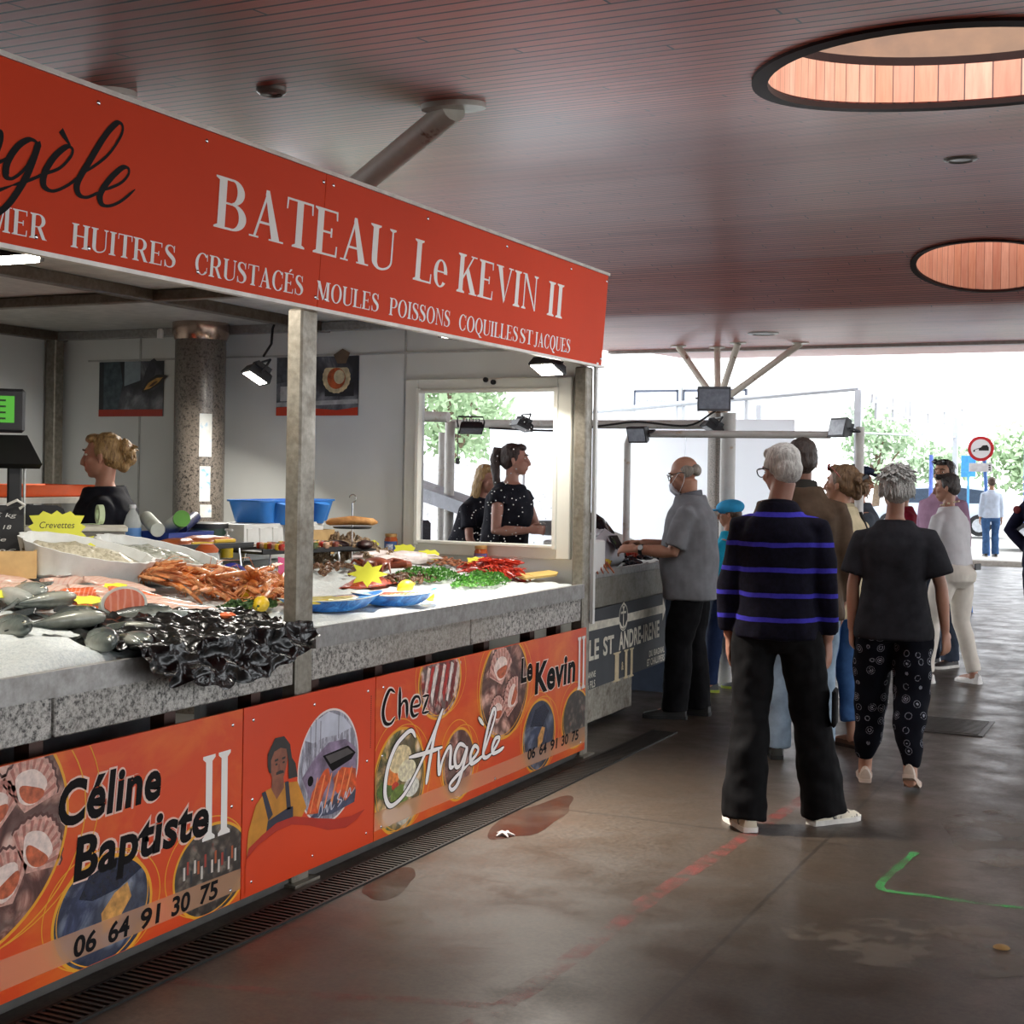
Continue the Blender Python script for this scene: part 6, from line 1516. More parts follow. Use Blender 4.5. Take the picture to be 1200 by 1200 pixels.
    # trousers
    if bottom:
        b = bottom; mb = MB(); hem = b.get('hem', .06); kw, aw = b.get('knee', .078), b.get('ankle', .078); tw = b.get('thigh', .1); wz = b.get('waist', 1.0); se = b.get('seat', 1.)
        bw2 = bw*(1.06 if female else 1)
        mb.loft([ring(.80, .13*bw2, .09*d), ring(.86, .178*bw2, .125*d*se, -.012*(se > 1)), ring(.92, .18*bw2, .128*d*se, -.016*(se > 1)), ring(wz, .168*bw2, .126*d), ring(wz+.005, .166*bw2, .124*d)])
        for i in (0, 1):
            Hp, Kn, An = L[i]; fz = An.z-.085*s
            out = V3((-1, 1)[i]*.012, 0, 0)
            Ed = Kn.lerp(An, 1)-V3(0, 0, .0); ez = hem+fz
            An2 = V3(An.x, An.y-.008, max(ez, .02))
            if hem > .15: t_ = (Kn.z-ez)/(Kn.z-An.z); An2 = Kn.lerp(An, t_)
            mb.tube([Hp+out*.3+V3(0, 0, -.0), Hp.lerp(Kn, .3)+out, Hp.lerp(Kn, .7)+out*.6, Kn, Kn.lerp(An2, .35)+V3(0, -.008, 0), Kn.lerp(An2, .75), An2], [tw*s*bw2, tw*s*bw2*.97, (tw*.4+kw*.6)*s*bw2, kw*s, (kw*.5+aw*.5)*s, aw*s, aw*s*b.get('flare', 1.)], 18)
        o = remesh(mb.build(b.get('name', 'trousers'), b['mat'], e), vox*1.25, 4, .5)
        o.data.materials.clear(); o.data.materials.append(b['mat'])
        fold(o, b.get('fold', .013)*s, seed+3.1, (8, 8, b.get('fz', 7)))
        if b.get('label'): o['label'] = b['label']
    # upper garment
    if top:
        t = top; mb = MB(); g = t.get('loose', .012); hem = t.get('hem', .88); bl = t.get('belly', 0)
        R_ = lambda z, rx, ry, dy=0, ex=2.6: ring(z, rx*bw+g, ry*d+g, dy, 28, ex)
        hl = t.get('hemw', .176)
        rr = [R_(hem, hl, .128, bl*.2), R_(hem+.05, hl, .128, bl*.3), R_(1.05, .160, .120+bl*.4, bl*.5), R_(1.15, .158 if not female else .148, .118+bl*.3, bl*.35), R_(1.26, .168, .122, .0), R_(1.34, .172, .115, -.004), R_(1.395, .145, .095, -.006, 2.3), R_(1.438, .098, .077, -.008, 2.1), R_(t.get('neckz', 1.478), t.get('neckw', .068), t.get('neckd', .066), -.008, 2)]
        if hem > 1.0: rr = [rr[0]]+rr[3:]
        mb.loft(rr)
        for side, key in ((-1, 'L'), (1, 'R')):
            Sh, El, Wr = J[key]; sl = t.get('sleeve', 1.9); a0 = t.get('armw', .062); a1 = t.get('cuffw', .045)
            pts = [U((side*.07*bw, -.006, 1.375)), U((side*.13*bw, -.006, 1.372)), Sh+V3(side*.004, 0, -.018), Sh.lerp(El, .3)]; rad = [.058*s, .064*s, (a0*.5+.034)*s, a0*s]
            if sl <= 1: pts += [Sh.lerp(El, sl)]; rad += [t.get('cuffw', .07)*s]
            else:
                pts += [Sh.lerp(El, .7), El, El.lerp(Wr, .4*min(1, (sl-1)/.5)), El.lerp(Wr, sl-1)]; rad += [a0*.95*s, (a0*.9)*s, (a0*.5+a1*.5)*s, a1*s]
            mb.tube(pts, rad, 16)
            if female and t.get('bust', 1) and side == 1:
                for q in (-1, 1): mb.ell(U((q*.075*bw, .075*d, 1.25)), (.068*s, .058*s, .068*s))
        o = remesh(mb.build(t.get('name', 'shirt'), t['mat'], e), vox*1.25, 5, .5)
        o.data.materials.clear(); o.data.materials.append(t['mat'])
        fold(o, t.get('fold', .011)*s, seed+9.7, t.get('ff', (8, 8, 6)))
        if t.get('label'): o['label'] = t['label']
        if t.get('collar'):
            mb = MB(); n = 22; cw = t.get('collarw', .066)
            ring_ = lambda r, z, dy=0: [U((r*cos(2*pi*k/n), -.01+dy+r*.95*sin(2*pi*k/n), z+.012*sin(2*pi*k/n)*-1)) for k in range(n)]
            ch_ = t.get('collarh', .04)
            mb.loft([ring_(cw+.02, 1.462), ring_(cw+.014, 1.478+ch_), ring_(cw+.006, 1.482+ch_), ring_(cw, 1.47)], False)
            mb.build('collar', t['collar'], e)
    # hair
    if hair:
        k = hair; m = k['mat']; mb = MB(); st = k.get('style', 'short')
        Hh = lambda c, r, M=None: mb.ell(Hd(c), [x*s for x in r], RH if M is None else RH@M, 18, 12)
        vol = k.get('vol', 0)
        if st == 'bald':
            for sx in (-1, 1): Hh((sx*.062, -.035, .005), (.022, .052, .042))
            Hh((0, -.082, -.002), (.062, .036, .045))
        else:
            Hh((0, -.026, .044), (.079+vol, .090+vol, .080+vol)); Hh((0, -.05, .0), (.074+vol*.6, .064+vol, .075))
            for sx in (-1, 1): Hh((sx*.066, -.012, .02), (.016+vol*.4, .04, .04))
            Hh((0, .035, .088), (.055, .045, .028+vol*.6))
            if st == 'long':
                Hh((0, -.07, -.08), (.075, .04, .13)); Hh((0, -.08, -.2), (.07, .035, .15))
                for sx in (-1, 1): Hh((sx*.07, -.03, -.07), (.022, .045, .12))
            if st in ('pony', 'lowpony'):
                z0 = .06 if st == 'pony' else -.03
                mb.tube([Hd((0, -.1, z0)), Hd((0, -.135, z0+.012)), Hd((0, -.15, z0-.06)), Hd((.01, -.14, z0-.15)), Hd((.02, -.125, z0-.25)), Hd((.025, -.115, z0-.32))], [.03*s, .032*s, .036*s, .033*s, .025*s, .008*s], 12)
            if st == 'bun':
                for c, r in (((0, -.125, .015), .042), ((.025, -.12, .045), .03), ((-.03, -.115, .03), .032), ((.01, -.13, -.025), .035), ((0, -.1, -.06), .032), ((-.02, -.12, .06), .024)): Hh(c, (r, r, r*.9))
        o = mb.build('hair', m, e)
        if st != 'spiky': o = remesh(o, .006, 2)
        o.data.materials.clear(); o.data.materials.append(m)
        rr = random.Random(seed+5)
        fold(o, k.get('rough', .007)*s, seed+1.7, (46, 46, 22))
        if st in ('spiky', 'tousled', 'bun'):
            # separate locks standing off the head
            mb = MB(); N = {'spiky': 520, 'tousled': 110, 'bun': 60}[st]; ln = k.get('lock', .05)
            for i in range(N):
                a = rr.uniform(-pi*.62, pi*1.62); z = rr.uniform(-.35, 1)
                ra = sqrt(max(0, 1-z*z)); dr = Vector((cos(a)*ra, sin(a)*ra, z))
                if dr.y > .45 and z < .55: continue
                p = Vector((0, -.028, .035))+Vector((dr.x*.078, dr.y*.09, dr.z*.082))*(1+vol*4)
                if st == 'bun': p = Vector((0, -.12, .01))+dr*.035
                q = (dr*.3+Vector((rr.uniform(-.9, .9), rr.uniform(-.9, .7), rr.uniform(-.3, .45)))*.8).normalized() if z > .2 else (dr*.12+Vector((rr.uniform(-.15, .15), -.15, -1))).normalized()
                l = ln*rr.uniform(.6, 1.15)
                c1 = p+q*l*.5; c2 = p+q*l+Vector((0, -.15, -.55))*l*.6
                mb.tube([Hd(p-dr*.012), Hd(c1), Hd(c2)], [.011*s, .009*s, .0025*s], 5)
            mb.build('hair_lock', m, o)
    e['_j'] = 0; del e['_j']
    return e, dict(Hd=Hd, U=U, J=J, L=L, s=s, RH=RH, hip=hip)

def eyes(e, K, col='#3a2a20'):
    for sx in (-1, 1):
        mb = MB(); mb.ell(K['Hd']((sx*.03, .0735, .012)), (.0125, .009, .0065), K['RH'], 10, 8); y = mb.build('eye', plain('#e6e0da', .2, 0, 0), e)
        mb = MB(); mb.ell(K['Hd']((sx*.031, .0792, .012)), (.0058, .0045, .0058), K['RH'], 10, 8); mb.build('iris', plain(col, .2, 0, 0), y)
        mb = MB(); mb.tube([K['Hd']((sx*.014, .087, .033)), K['Hd']((sx*.03, .086, .038)), K['Hd']((sx*.05, .07, .032))], [.003, .0045, .002], 6); mb.build('eyebrow', plain('#4a382c', .7, 0, 0), e)
def glasses(e, K, mat, up=False, lens=None):
    Hd = K['Hd']; dz = .085 if up else 0; dy = -.03 if up else 0
    mb = MB(); n = 16; kw = 1.16 if up else 1.05
    for sx in (-1, 1):
        mb.tube([Hd((sx*.034*kw+.026*cos(2*pi*k/n), .1+dy-.01*abs(cos(2*pi*k/n)), .012+dz+.02*sin(2*pi*k/n))) for k in range(n+1)], .0028, 6)
        mb.tube([Hd((sx*.06*kw, .09+dy, .016+dz)), Hd((sx*.078*kw, .06+dy, .016+dz)), Hd((sx*.084*kw, .0, .012+dz*.75)), Hd((sx*.08*kw, -.03, -.002+dz*.55))], .003, 6)
    mb.tube([Hd((-.01, .105+dy, .016+dz)), Hd((.01, .105+dy, .016+dz))], .003, 6)
    g = mb.build('sunglasses' if up else 'glasses', mat, e)
    if lens:
        mb = MB()
        for sx in (-1, 1): mb.ell(Hd((sx*.034*kw, .0985+dy, .012+dz)), (.025, .004, .019), K['RH'], 12, 6)
        mb.build('lens', lens, g)
    return g

DENIM = cloth('#64809e', .25, .9, 300); DENIM2 = cloth('#3f5f8a', .25, .9, 300)
def W2L(e, p):
    """world point -> the person's own frame"""
    a = e.rotation_euler.z; q = Vector(p)-e.location
    return Vector((q.x*cos(a)+q.y*sin(a), -q.x*sin(a)+q.y*cos(a), q.z))

# --- man in the striped sweater, nearest the camera
pe, K = person('white-haired man in a navy sweater with blue stripes, nearest the camera', (-1.70, 6.42, 0), radians(8), 1.75, .98, 1.05, lean=.03, head=(.75, .22), skin='#a67c6a', neckf=.015,
    arms={'L': dict(u=(-.2, -.06, -1), f=(-.02, .12, -1), p=(1, .2, 0), curl=.3), 'R': dict(u=(.2, -.05, -1), f=(.02, .2, -1), p=(-1, .3, 0), curl=.3)},
    feet=((-.12, -.13, .5), (.22, .1, -.75)), knees=(.0, .02),
    top=dict(name='sweater', mat=stripes_mat('#0b0a13', '#332e98', (1.435, 1.30, 1.185, 1.07, .96), .0105), hem=.865, hemw=.178, loose=.02, sleeve=1.86, armw=.064, cuffw=.05, fold=.016, neckw=.066, neckz=1.495, collar=cloth('#15131e'), collarh=.012),
    bottom=dict(mat=cloth('#0a090b', .25), knee=.088, ankle=.1, thigh=.108, hem=.045, fold=.02, fz=8, flare=1.05), shoes=speckle('two_tone_trainer', [(.4, '#cdc3ad'), (.52, '#d6cdb8'), (.56, '#2c2926'), (.7, '#3a3632')], 11, .6, 0), sole='#e4e0d8',
    hair=dict(mat=hair_mat('#8f8a84', '#d8d4cc'), rough=.006, vol=.002), seed=1)
glasses(pe, K, plain('#2c2624', .3))
mb = MB(); mb.box((.262, .05, .55), (.02, .13, .17), bev=.008); mb.build('cargo_pocket', cloth('#0a090b', .25), pe)

# --- grey-haired woman
pe, K = person('grey-haired woman in a charcoal T-shirt and dark rosette-print trousers', (-1.37, 7.5, 0), radians(8), 1.66, 1.02, 1.05, lean=.0, twist=-.06, head=(.3, -.02), skin='#ab8069', female=True,
    arms={'L': dict(u=(-.22, -.03, -1), f=(-.02, .1, -1), p=(1, .3, 0), curl=.75), 'R': dict(u=(.34, -.05, -1), f=(.1, .12, -1), p=(-.8, .6, 0), curl=.45)},
    feet=((-.14, .12, .1), (.1, -.12, -.1, .015, .5)), knees=(.02, .04),
    top=dict(mat=cloth('#222125', .22), hem=.82, hemw=.2, loose=.03, sleeve=.8, armw=.08, cuffw=.088, fold=.014, neckw=.075, neckz=1.472, ff=(7, 7, 4)),
    bottom=dict(mat=rosette_mat('#0c0d15', '#a9aab6'), knee=.098, ankle=.07, thigh=.112, hem=.12, fold=.02, flare=.62, seat=1.08), shoes='#b8a595', sole='#c9b3a3',
    hair=dict(mat=hair_mat('#6a6864', '#c9c6c0', (40, 40, 12)), style='spiky', vol=.013, lock=.042, rough=.01), seed=2)
Wl = K['J']['L'][2]
mb = MB(); mb.box(Wl+Vector((.03, .02, -.085)), (.035, .03, .15), bev=.008); ph = mb.build('phone', M_BLACK, None)
ph.location = pe.location; ph.rotation_euler = pe.rotation_euler
tag(ph, 'black phone held in the grey-haired woman\'s hand', 'phone')

# --- tall man in a brown jacket
pe, K = person('tall dark-haired man in a brown jacket and pale jeans', (-1.98, 7.95, 0), radians(14), 1.82, 1.1, 1.1, head=(.12, .0), skin='#9c7360',
    arms={'L': dict(u=(-.2, .1, -1), f=(.2, .75, -.5), p=(1, 0, 0)), 'R': dict(u=(.16, .0, -1), f=(.0, .25, -1), p=(-1, .2, 0))},
    feet=((-.12, .05, .1), (.13, -.03, .1)),
    top=dict(name='jacket', mat=cloth('#4a3a2c', .2, .7), hem=.78, hemw=.19, loose=.034, sleeve=1.9, armw=.076, cuffw=.056, fold=.016, neckw=.07, neckz=1.5, collar=cloth('#33302c'), collarh=.045, collarw=.072),
    bottom=dict(mat=cloth('#8ea0b0', .2, .9), knee=.085, ankle=.08, hem=.06), shoes='#2c2c26', sole='#1c1c1a',
    hair=dict(mat=hair_mat('#231a16', '#43332a'), vol=.004, rough=.006), seed=3)

# --- woman with red sunglasses on her head
pe, K = person('woman with red sunglasses pushed up in brown hair, beige jacket and jeans', (-1.86, 8.42, 0), radians(62), 1.68, 1.05, 1.05, head=(.3, -.05), skin='#b0836a', female=True,
    arms={'L': dict(u=(-.15, .2, -1), f=(.25, .8, -.2), p=(1, 0, 0)), 'R': dict(u=(.16, .1, -1), f=(-.2, .85, -.35), p=(-1, .2, 0))},
    feet=((-.09, .04, .1), (.1, -.04, -.1)),
    top=dict(name='jacket', mat=cloth('#bfb090', .15), hem=.82, hemw=.19, loose=.026, sleeve=1.9, armw=.07, cuffw=.05, neckw=.07, neckz=1.5, fold=.016, collar=cloth('#a89a7c'), collarh=.03),
    bottom=dict(mat=DENIM2, knee=.08, ankle=.07, hem=.16), shoes='#5a3a2a', sole='#3a2a20',
    hair=dict(mat=hair_mat('#4a3626', '#8a6a48'), style='bun', vol=.003, lock=.05), seed=4)
glasses(pe, K, plain('#9a2a26', .3), True, plain('#3a1a1a', .15))
mb = MB()
for sx in (-1, 1): mb.tube([K['U']((sx*.11, -.13, 1.1)), K['U']((sx*.125, -.13, 1.3)), K['U']((sx*.12, -.06, 1.455)), K['U']((sx*.115, .05, 1.44)), K['U']((sx*.125, .14, 1.3)), K['U']((sx*.14, .12, 1.12))], .018, 8, flat=.5)
mb.build('backpack_strap', M_BLACK, pe)
mb = MB(); mb.tube([K['Hd']((-.03, -.12, .02)), K['Hd']((.0, -.15, .05)), K['Hd']((.03, -.12, .03))], .022, 8); mb.build('hair_tie', M_BLACK, pe)

# --- flat cap
pe, K = person('person in a dark flat cap and slate top behind the group', (-2.14, 10.3, 0), radians(-60), 1.7, 1.05, 1.05, head=(-.2, .1), skin='#b58468',
    top=dict(name='jacket', mat=cloth('#4a5058', .2), hem=.82, loose=.026), bottom=dict(mat=cloth('#2a2c34')), hair=dict(mat=hair_mat('#5a5450', '#8a847e')), seed=5)
mb = MB(); Hd = K['Hd']
mb.ell(Hd((0, -.012, .072)), (.098, .118, .042), K['RH']@Matrix.Rotation(.12, 3, 'X'), 20, 10); mb.ell(Hd((0, .1, .058)), (.075, .06, .012), K['RH']@Matrix.Rotation(-.2, 3, 'X'), 16, 8)
mb.build('flat_cap', cloth('#2c3448', .2), pe)

# --- man in the grey polo shirt at the next stall
pe, K = person('balding man in a grey polo shirt and face mask paying at the next stall', (-2.96, 9.0, 0), radians(100), 1.735, 1.1, 1.2, lean=.06, head=(-.1, .38), skin='#b98a72', neckf=.035,
    arms={'L': dict(u=(-.12, .3, -.95), f=(.12, 1, .06), h=(.2, 1, .0), p=(.6, 0, -.7), curl=.6), 'R': dict(u=(.12, .42, -.9), f=(-.05, 1, .1), h=(-.1, 1, -.05), p=(-.4, 0, -.8), curl=.6)},
    feet=((-.1, .1, .15), (.1, -.03, -.1)),
    top=dict(name='polo_shirt', mat=cloth('#7d7e82', .12), hem=.80, hemw=.18, loose=.03, sleeve=.86, armw=.074, cuffw=.074, belly=.05, fold=.013, neckw=.07, neckz=1.495, collar=cloth('#6c6d72'), collarh=.035),
    bottom=dict(mat=cloth('#0b0a0d', .2), knee=.09, ankle=.088, hem=.05, fold=.018), shoes='#1a1918', sole='#141414',
    hair=dict(mat=hair_mat('#6e665e', '#a89e92'), style='bald', rough=.004), seed=6)
glasses(pe, K, plain('#55504c', .3)); eyes(pe, K)
Hd = K['Hd']; mb = MB()
rg = lambda y, z, a, b: [Hd((a*cos(pi*k/10), y+.03*sin(pi*k/10), z+b*0)) for k in range(11)]
A_ = rg(.083, -.03, .05, 0); B_ = rg(.09, -.07, .052, 0); C_ = rg(.068, -.112, .042, 0)
mb.add(A_+B_+C_, [(i, i+1, 12+i, 11+i) for i in range(10)]+[(11+i, 12+i, 23+i, 22+i) for i in range(10)])
mk = mb.build('face_mask', plain('#d4dae4', .8, 0, .04), pe); md = mk.modifiers.new('t', 'SOLIDIFY'); md.thickness = .004
mb = MB()
for sx in (-1, 1):
    mb.tube([Hd((sx*.05, .083, -.03)), Hd((sx*.074, .02, .01)), Hd((sx*.08, -.02, .012))], .0018, 5); mb.tube([Hd((sx*.042, .068, -.11)), Hd((sx*.074, .0, -.05)), Hd((sx*.08, -.02, -.02))], .0018, 5)
mb.build('ear_loop', plain('#dfe3ea', .8, 0, 0), mk)
Sh, El, Wr = K['J']['L']; d = (Wr-El).normalized(); p = Wr-d*.035
mb = MB(); mb.tube([p-d*.012, p+d*.012], .036, 16); wt = mb.build('wristwatch', plain('#2a2a2e', .4, .4), pe)
mb = MB(); mb.cyl(p+Vector((-.032, 0, .012)), p+Vector((-.042, 0, .016)), .018, n=16); mb.build('watch_face', plain('#c9ccd0', .2, .6), wt)
mid = (K['J']['L'][2]+K['J']['R'][2])*.5
q = Matrix.Rotation(pe.rotation_euler.z, 3, 'Z')@(mid+Vector((0, .17, .02)))+pe.location
te = empty('wallet', q, radians(100), label='open black wallet held in both hands by the man in the grey polo shirt', cat='wallet')
mb = MB(); mb.box((-.06, 0, 0), (.115, .008, .1), M=Matrix.Rotation(.3, 3, 'Z')@Matrix.Rotation(-.55, 3, 'X'), bev=.003); mb.box((.06, 0, 0), (.115, .008, .1), M=Matrix.Rotation(-.3, 3, 'Z')@Matrix.Rotation(-.55, 3, 'X'), bev=.003); mb.build('cover', M_BLACK, te)
mb = MB(); mb.box((-.05, -.006, .012), (.08, .003, .05), M=Matrix.Rotation(.3, 3, 'Z')@Matrix.Rotation(-.55, 3, 'X')); mb.build('card', plain('#8aa86a', .4), te)

# --- child with a blue cap behind him
pe, K = person('smaller person in a blue cap, teal top and navy trousers behind the man in grey', (-3.10, 10.25, 0), radians(95), 1.42, .95, .95, head=(.1, .1), skin='#a9765c',
    arms={'L': dict(u=(-.1, .35, -.9), f=(.1, 1, 0), p=(0, 0, -1)), 'R': dict(u=(.1, .3, -.9), f=(-.1, 1, .1), p=(0, 0, -1))}, feet=((-.12, .1, .3), (.12, -.1, -.2)),
    top=dict(mat=cloth('#1f9fc0', .15), hem=.85, sleeve=1.8), bottom=dict(mat=cloth('#1f2c4a', .2), knee=.075, ankle=.065), shoes='#4a4c4a', sole='#9aa83a', hair=dict(mat=hair_mat('#3a2a20', '#5a4434')), seed=7)
Hd = K['Hd']; mb = MB(); mb.ell(Hd((0, -.015, .06)), (.088, .108, .06), K['RH'], 20, 12); mb.ell(Hd((0, .12, .045)), (.065, .07, .008), K['RH'], 16, 8); mb.build('baseball_cap', plain('#2fa3d8', .8), pe)

# --- woman in white
pe, K = person('woman in a white top and white jeans with a phone in her back pocket', (-1.66, 11.6, 0), radians(62), 1.66, 1.0, 1.05, lean=.12, head=(.55, .12), skin='#ac826c', female=True,
    arms={'L': dict(u=(-.2, .15, -1), f=(.5, .8, .1), p=(1, 0, 0)), 'R': dict(u=(.15, .25, -1), f=(-.5, .9, .2), p=(-1, 0, 0))}, feet=((-.17, .12, .2), (.14, -.1, -.1)), knees=(.05, .05),
    top=dict(name='jumper', mat=cloth('#d2d0d2', .06), hem=.86, hemw=.17, loose=.012, sleeve=1.85, armw=.056, cuffw=.042), bottom=dict(mat=cloth('#dcd4c8', .06), knee=.072, ankle=.062, hem=.09, seat=1.22, thigh=.112, fold=.01), shoes='#e4e0dc', sole='#e8e6e2',
    hair=dict(mat=hair_mat('#2c2624', '#56504c'), vol=.0, rough=.007), seed=8)
mb = MB(); mb.box(V3(.1, -.155, .93), (.075, .012, .05), bev=.004); mb.build('phone_in_pocket', M_BLACK, pe)
glasses(pe, K, M_BLACK, True, plain('#1a1a1c', .15))
mb = MB()
for k in range(10): mb.ell(K['Hd']((.072*cos(k*.62), -.012+.07*sin(k*.62), -.125-.01*sin(k*.62))), .009)
mb.build('necklace', plain('#d8c8a8', .3, .3), pe)

pe, K = person('dark-haired person in a mauve shirt with sunglasses on the head, behind the woman in white', (-1.9, 12.6, 0), radians(150), 1.78, 1.05, 1.05, head=(.2, 0), skin='#b58a70',
    top=dict(mat=cloth('#a5829a', .12), hem=.84, loose=.024, collar=cloth('#b5a08a'), collarh=.03), bottom=dict(mat=cloth('#39404e')), hair=dict(mat=hair_mat('#231c1a', '#40342e')), seed=9)
glasses(pe, K, M_BLACK, True, plain('#1a1a1c', .15)); eyes(pe, K)
pe, K = person('person in a dark red top standing mostly hidden behind the grey-haired woman', (-2.35, 13.2, 0), radians(120), 1.62, 1.05, 1.05, skin='#b58a70', female=True,
    top=dict(mat=cloth('#7a1c2c', .15), hem=.84, loose=.024), bottom=dict(mat=cloth('#2c2c34')), hair=dict(mat=hair_mat('#3a2a22', '#5a4434')), seed=10)
pe, K = person('person in a navy sweater with a hand on the hip, cut by the frame edge', (-1.07, 13.1, 0), radians(170), 1.78, 1.1, 1.1, head=(0, 0), skin='#a87860',
    arms={'R': dict(u=(.75, -.25, -1), f=(-.75, .25, -.75), h=(-.9, .2, -.35), p=(-.3, 0, -1), curl=.3), 'L': dict(u=(-.2, 0, -1), f=(0, .2, -1))},
    top=dict(name='sweater', mat=cloth('#1b1d33', .2), hem=.84, loose=.026, sleeve=1.92), bottom=dict(mat=cloth('#23263a')), hair=dict(mat=hair_mat('#2a221e', '#4a3c34')), seed=11)
mb = MB(); Sh, El, Wr = K['J']['R']; p = Sh.lerp(El, .3); mb.ell(p+V3(.03, .066, .02), (.035, .012, .035)); mb.build('badge', plain('#8a3a3a', .7), pe)
pe, K = person('distant pedestrian in a pale top and blue jeans near the road sign', (-3.75, 31.5, 0), radians(20), 1.7, skin='#b58a70', vox=.012,
    top=dict(mat=cloth('#c4d2e4', .1), hem=.86), bottom=dict(mat=DENIM2), hair=dict(mat=hair_mat('#3a2a22', '#5a4434')), seed=12)

# --- fishmongers
pe, K = person('blonde fishmonger in a dark navy sweatshirt behind the fish counter', (-4.95, 5.585, .07), radians(126), 1.70, 1.2, 1.2, lean=.06, head=(-.12, .08), skin='#ad7e68', female=True,
    arms={'L': dict(u=(-.25, .1, -1), f=(.1, .6, -.8), p=(1, 0, 0)), 'R': dict(u=(.2, .15, -1), f=(-.1, .6, -.8), p=(-1, 0, 0))},
    top=dict(name='sweatshirt', mat=cloth('#16171f', .25), hem=.84, loose=.03, sleeve=1.9, armw=.07, cuffw=.05, neckz=1.48, fold=.016), bottom=dict(mat=cloth('#24262e')), shoes='#d8d8d4',
    hair=dict(mat=hair_mat('#5a3f26', '#b8935c'), style='bun', vol=.0, lock=.03), seed=13)
eyes(pe, K)
mb = MB()
for k in range(9): mb.ell(K['U']((-.12+.018*k, .155-.006*k, 1.24+.012*sin(k*1.9))), (.010, .004, .006), nu=8, nv=5)
mb.build('chest_print', plain('#7d8088', .7), pe)
pe, K = person('dark-haired woman in a black sleeveless top holding a metal pot, seen through the window', (-4.47, 9.2, .12), radians(-93), 1.70, 1.22, 1.22, lean=.14, head=(.35, .0), skin='#b98a78', female=True,
    arms={'L': dict(u=(-.3, .3, -1), f=(.3, 1, .12), p=(.3, 0, -1), curl=.6), 'R': dict(u=(.3, .1, -1), f=(-.15, 1, .05), h=(-.1, 1, .1), p=(-.8, 0, -.3), curl=.8)},
    top=dict(name='vest', mat=cloth('#22222a', .25), hem=.86, loose=.014, sleeve=.22, armw=.07, cuffw=.075, neckz=1.46, neckw=.085), bottom=dict(mat=cloth('#3c4440', .2)), shoes='#d8d8d4',
    hair=dict(mat=hair_mat('#2a1c1a', '#4a3630'), style='pony', vol=.002), seed=14)
eyes(pe, K)
mid = (K['J']['L'][2]+K['J']['R'][2])*.5+Vector((0, .05, .0))
q = Matrix.Rotation(pe.rotation_euler.z, 3, 'Z')@mid+pe.location
pt = empty('metal_pot', q, label='small grey metal pot held by the woman behind the window', cat='pot')
mb = MB(); mb.lathe([(.06, -.05), (.075, -.045), (.085, .05), (.088, .052), (.08, .05), (.07, -.04)], n=24); mb.build('bowl', plain('#aeb2b6', .3, .7), pt)
mb = MB(); mb.tube([(.08, 0, .03), (.12, 0, .035), (.2, 0, .045)], .009, 8); mb.build('handle', M_BLACK, pt)
pe, K = person('blonde woman in a black T-shirt bending behind the woman with the pot', (-5.08, 9.75, .12), radians(-100), 1.58, 1., 1., lean=.35, head=(0, .2), skin='#b98a78', female=True,
    arms={'L': dict(u=(-.2, .3, -1), f=(.1, .5, -.8)), 'R': dict(u=(.25, .3, -1), f=(-.1, .5, -.8))},
    top=dict(mat=cloth('#22222a', .2), hem=.86, sleeve=.7, cuffw=.07), bottom=dict(mat=cloth('#2c2c34')), hair=dict(mat=hair_mat('#7a5a34', '#c8a468'), style='long'), seed=15)

# ================================================================ BEYOND THE STALL
# neighbouring stall: counter, board, poles, lights
nb = empty('display_counter', (-3.3, 7.75, 0), label='neighbouring stainless counter heaped with crab and shellfish', cat='counter')
mb = MB(); mb.box((-.4, 1.9, .87), (.8, 3.8, .2), bev=.01); mb.build('bed', galv('dull_steel', '#8f8a80', '#79746a', '#5c5448', .6), nb)
mb = MB(); mb.box((-.012, 1.9, .985), (.03, 3.8, .05), bev=.004); mb.build('steel_rim', M_STEEL, nb)
mb = MB(); mb.box((-.42, .62, .4), (.7, 1.2, .72), bev=.01); mb.build('pedestal', galv('splashed_steel', '#b9b2a4', '#8f877a', '#5c4a38', .8), nb)
for y in (2.2, 3.7):
    mb = MB(); mb.box((-.4, y, .4), (.7, .05, .8)); mb.build('leg_frame', plain('#3c4658', .5), nb, False)
XB = -3.27
bd = empty('painted_board', (XB, 7.8, 0), label='black hand-painted board reading LE ST ANDRE-IRENE', cat='sign')
M_SL = plain('#2c2f34', .55, 0, .2, 5)
def nx(P): return [(y, z) for y, z in P]
mb = MB(); mb.prism([(0, .29), (1.55, .31), (1.55, .79), (0, .775)], (-.014, 0, 0), (0, 1, 0), (0, 0, 1), .012); mb.build('board', M_SL, bd, False)
M_PW = plain('#d2ccbc', .7, 0, .15, 20); M_PC = plain('#c7b591', .7, 0, .12, 20)
def bshape(name, P, m, dx=.001):
    mb = MB(); mb.add([(dx, y-7.8, z) for y, z in P], [list(range(len(P)))]); return mb.build(name, m, bd, False)
bshape('arrow', [(7.82, .652), (8.45, .65), (8.45, .697), (7.82, .706)], M_PW); bshape('arrow', [(8.6, .653), (9.28, .655), (9.28, .60), (9.34, .675), (9.28, .77), (9.28, .712), (8.6, .706)], M_PW)
mb = MB()
for P in ([(8.525, .76), (8.525, .63)], [(8.48, .72), (8.57, .72)], [(8.46, .66), (8.49, .63), (8.525, .62), (8.56, .63), (8.59, .66)]): ribbon(mb, [(y-7.8, z, .007) for y, z in P], .001)
ribbon(mb, [(8.525-7.8+.018*cos(k*.6), .765+.018*sin(k*.6), .004) for k in range(12)], .001)
ribbon(mb, [(8.525-7.8+.075*cos(k*.3), .69+.085*sin(k*.3), .004) for k in range(22)], .001); mb.build('anchor_emblem', M_PW, bd, False)
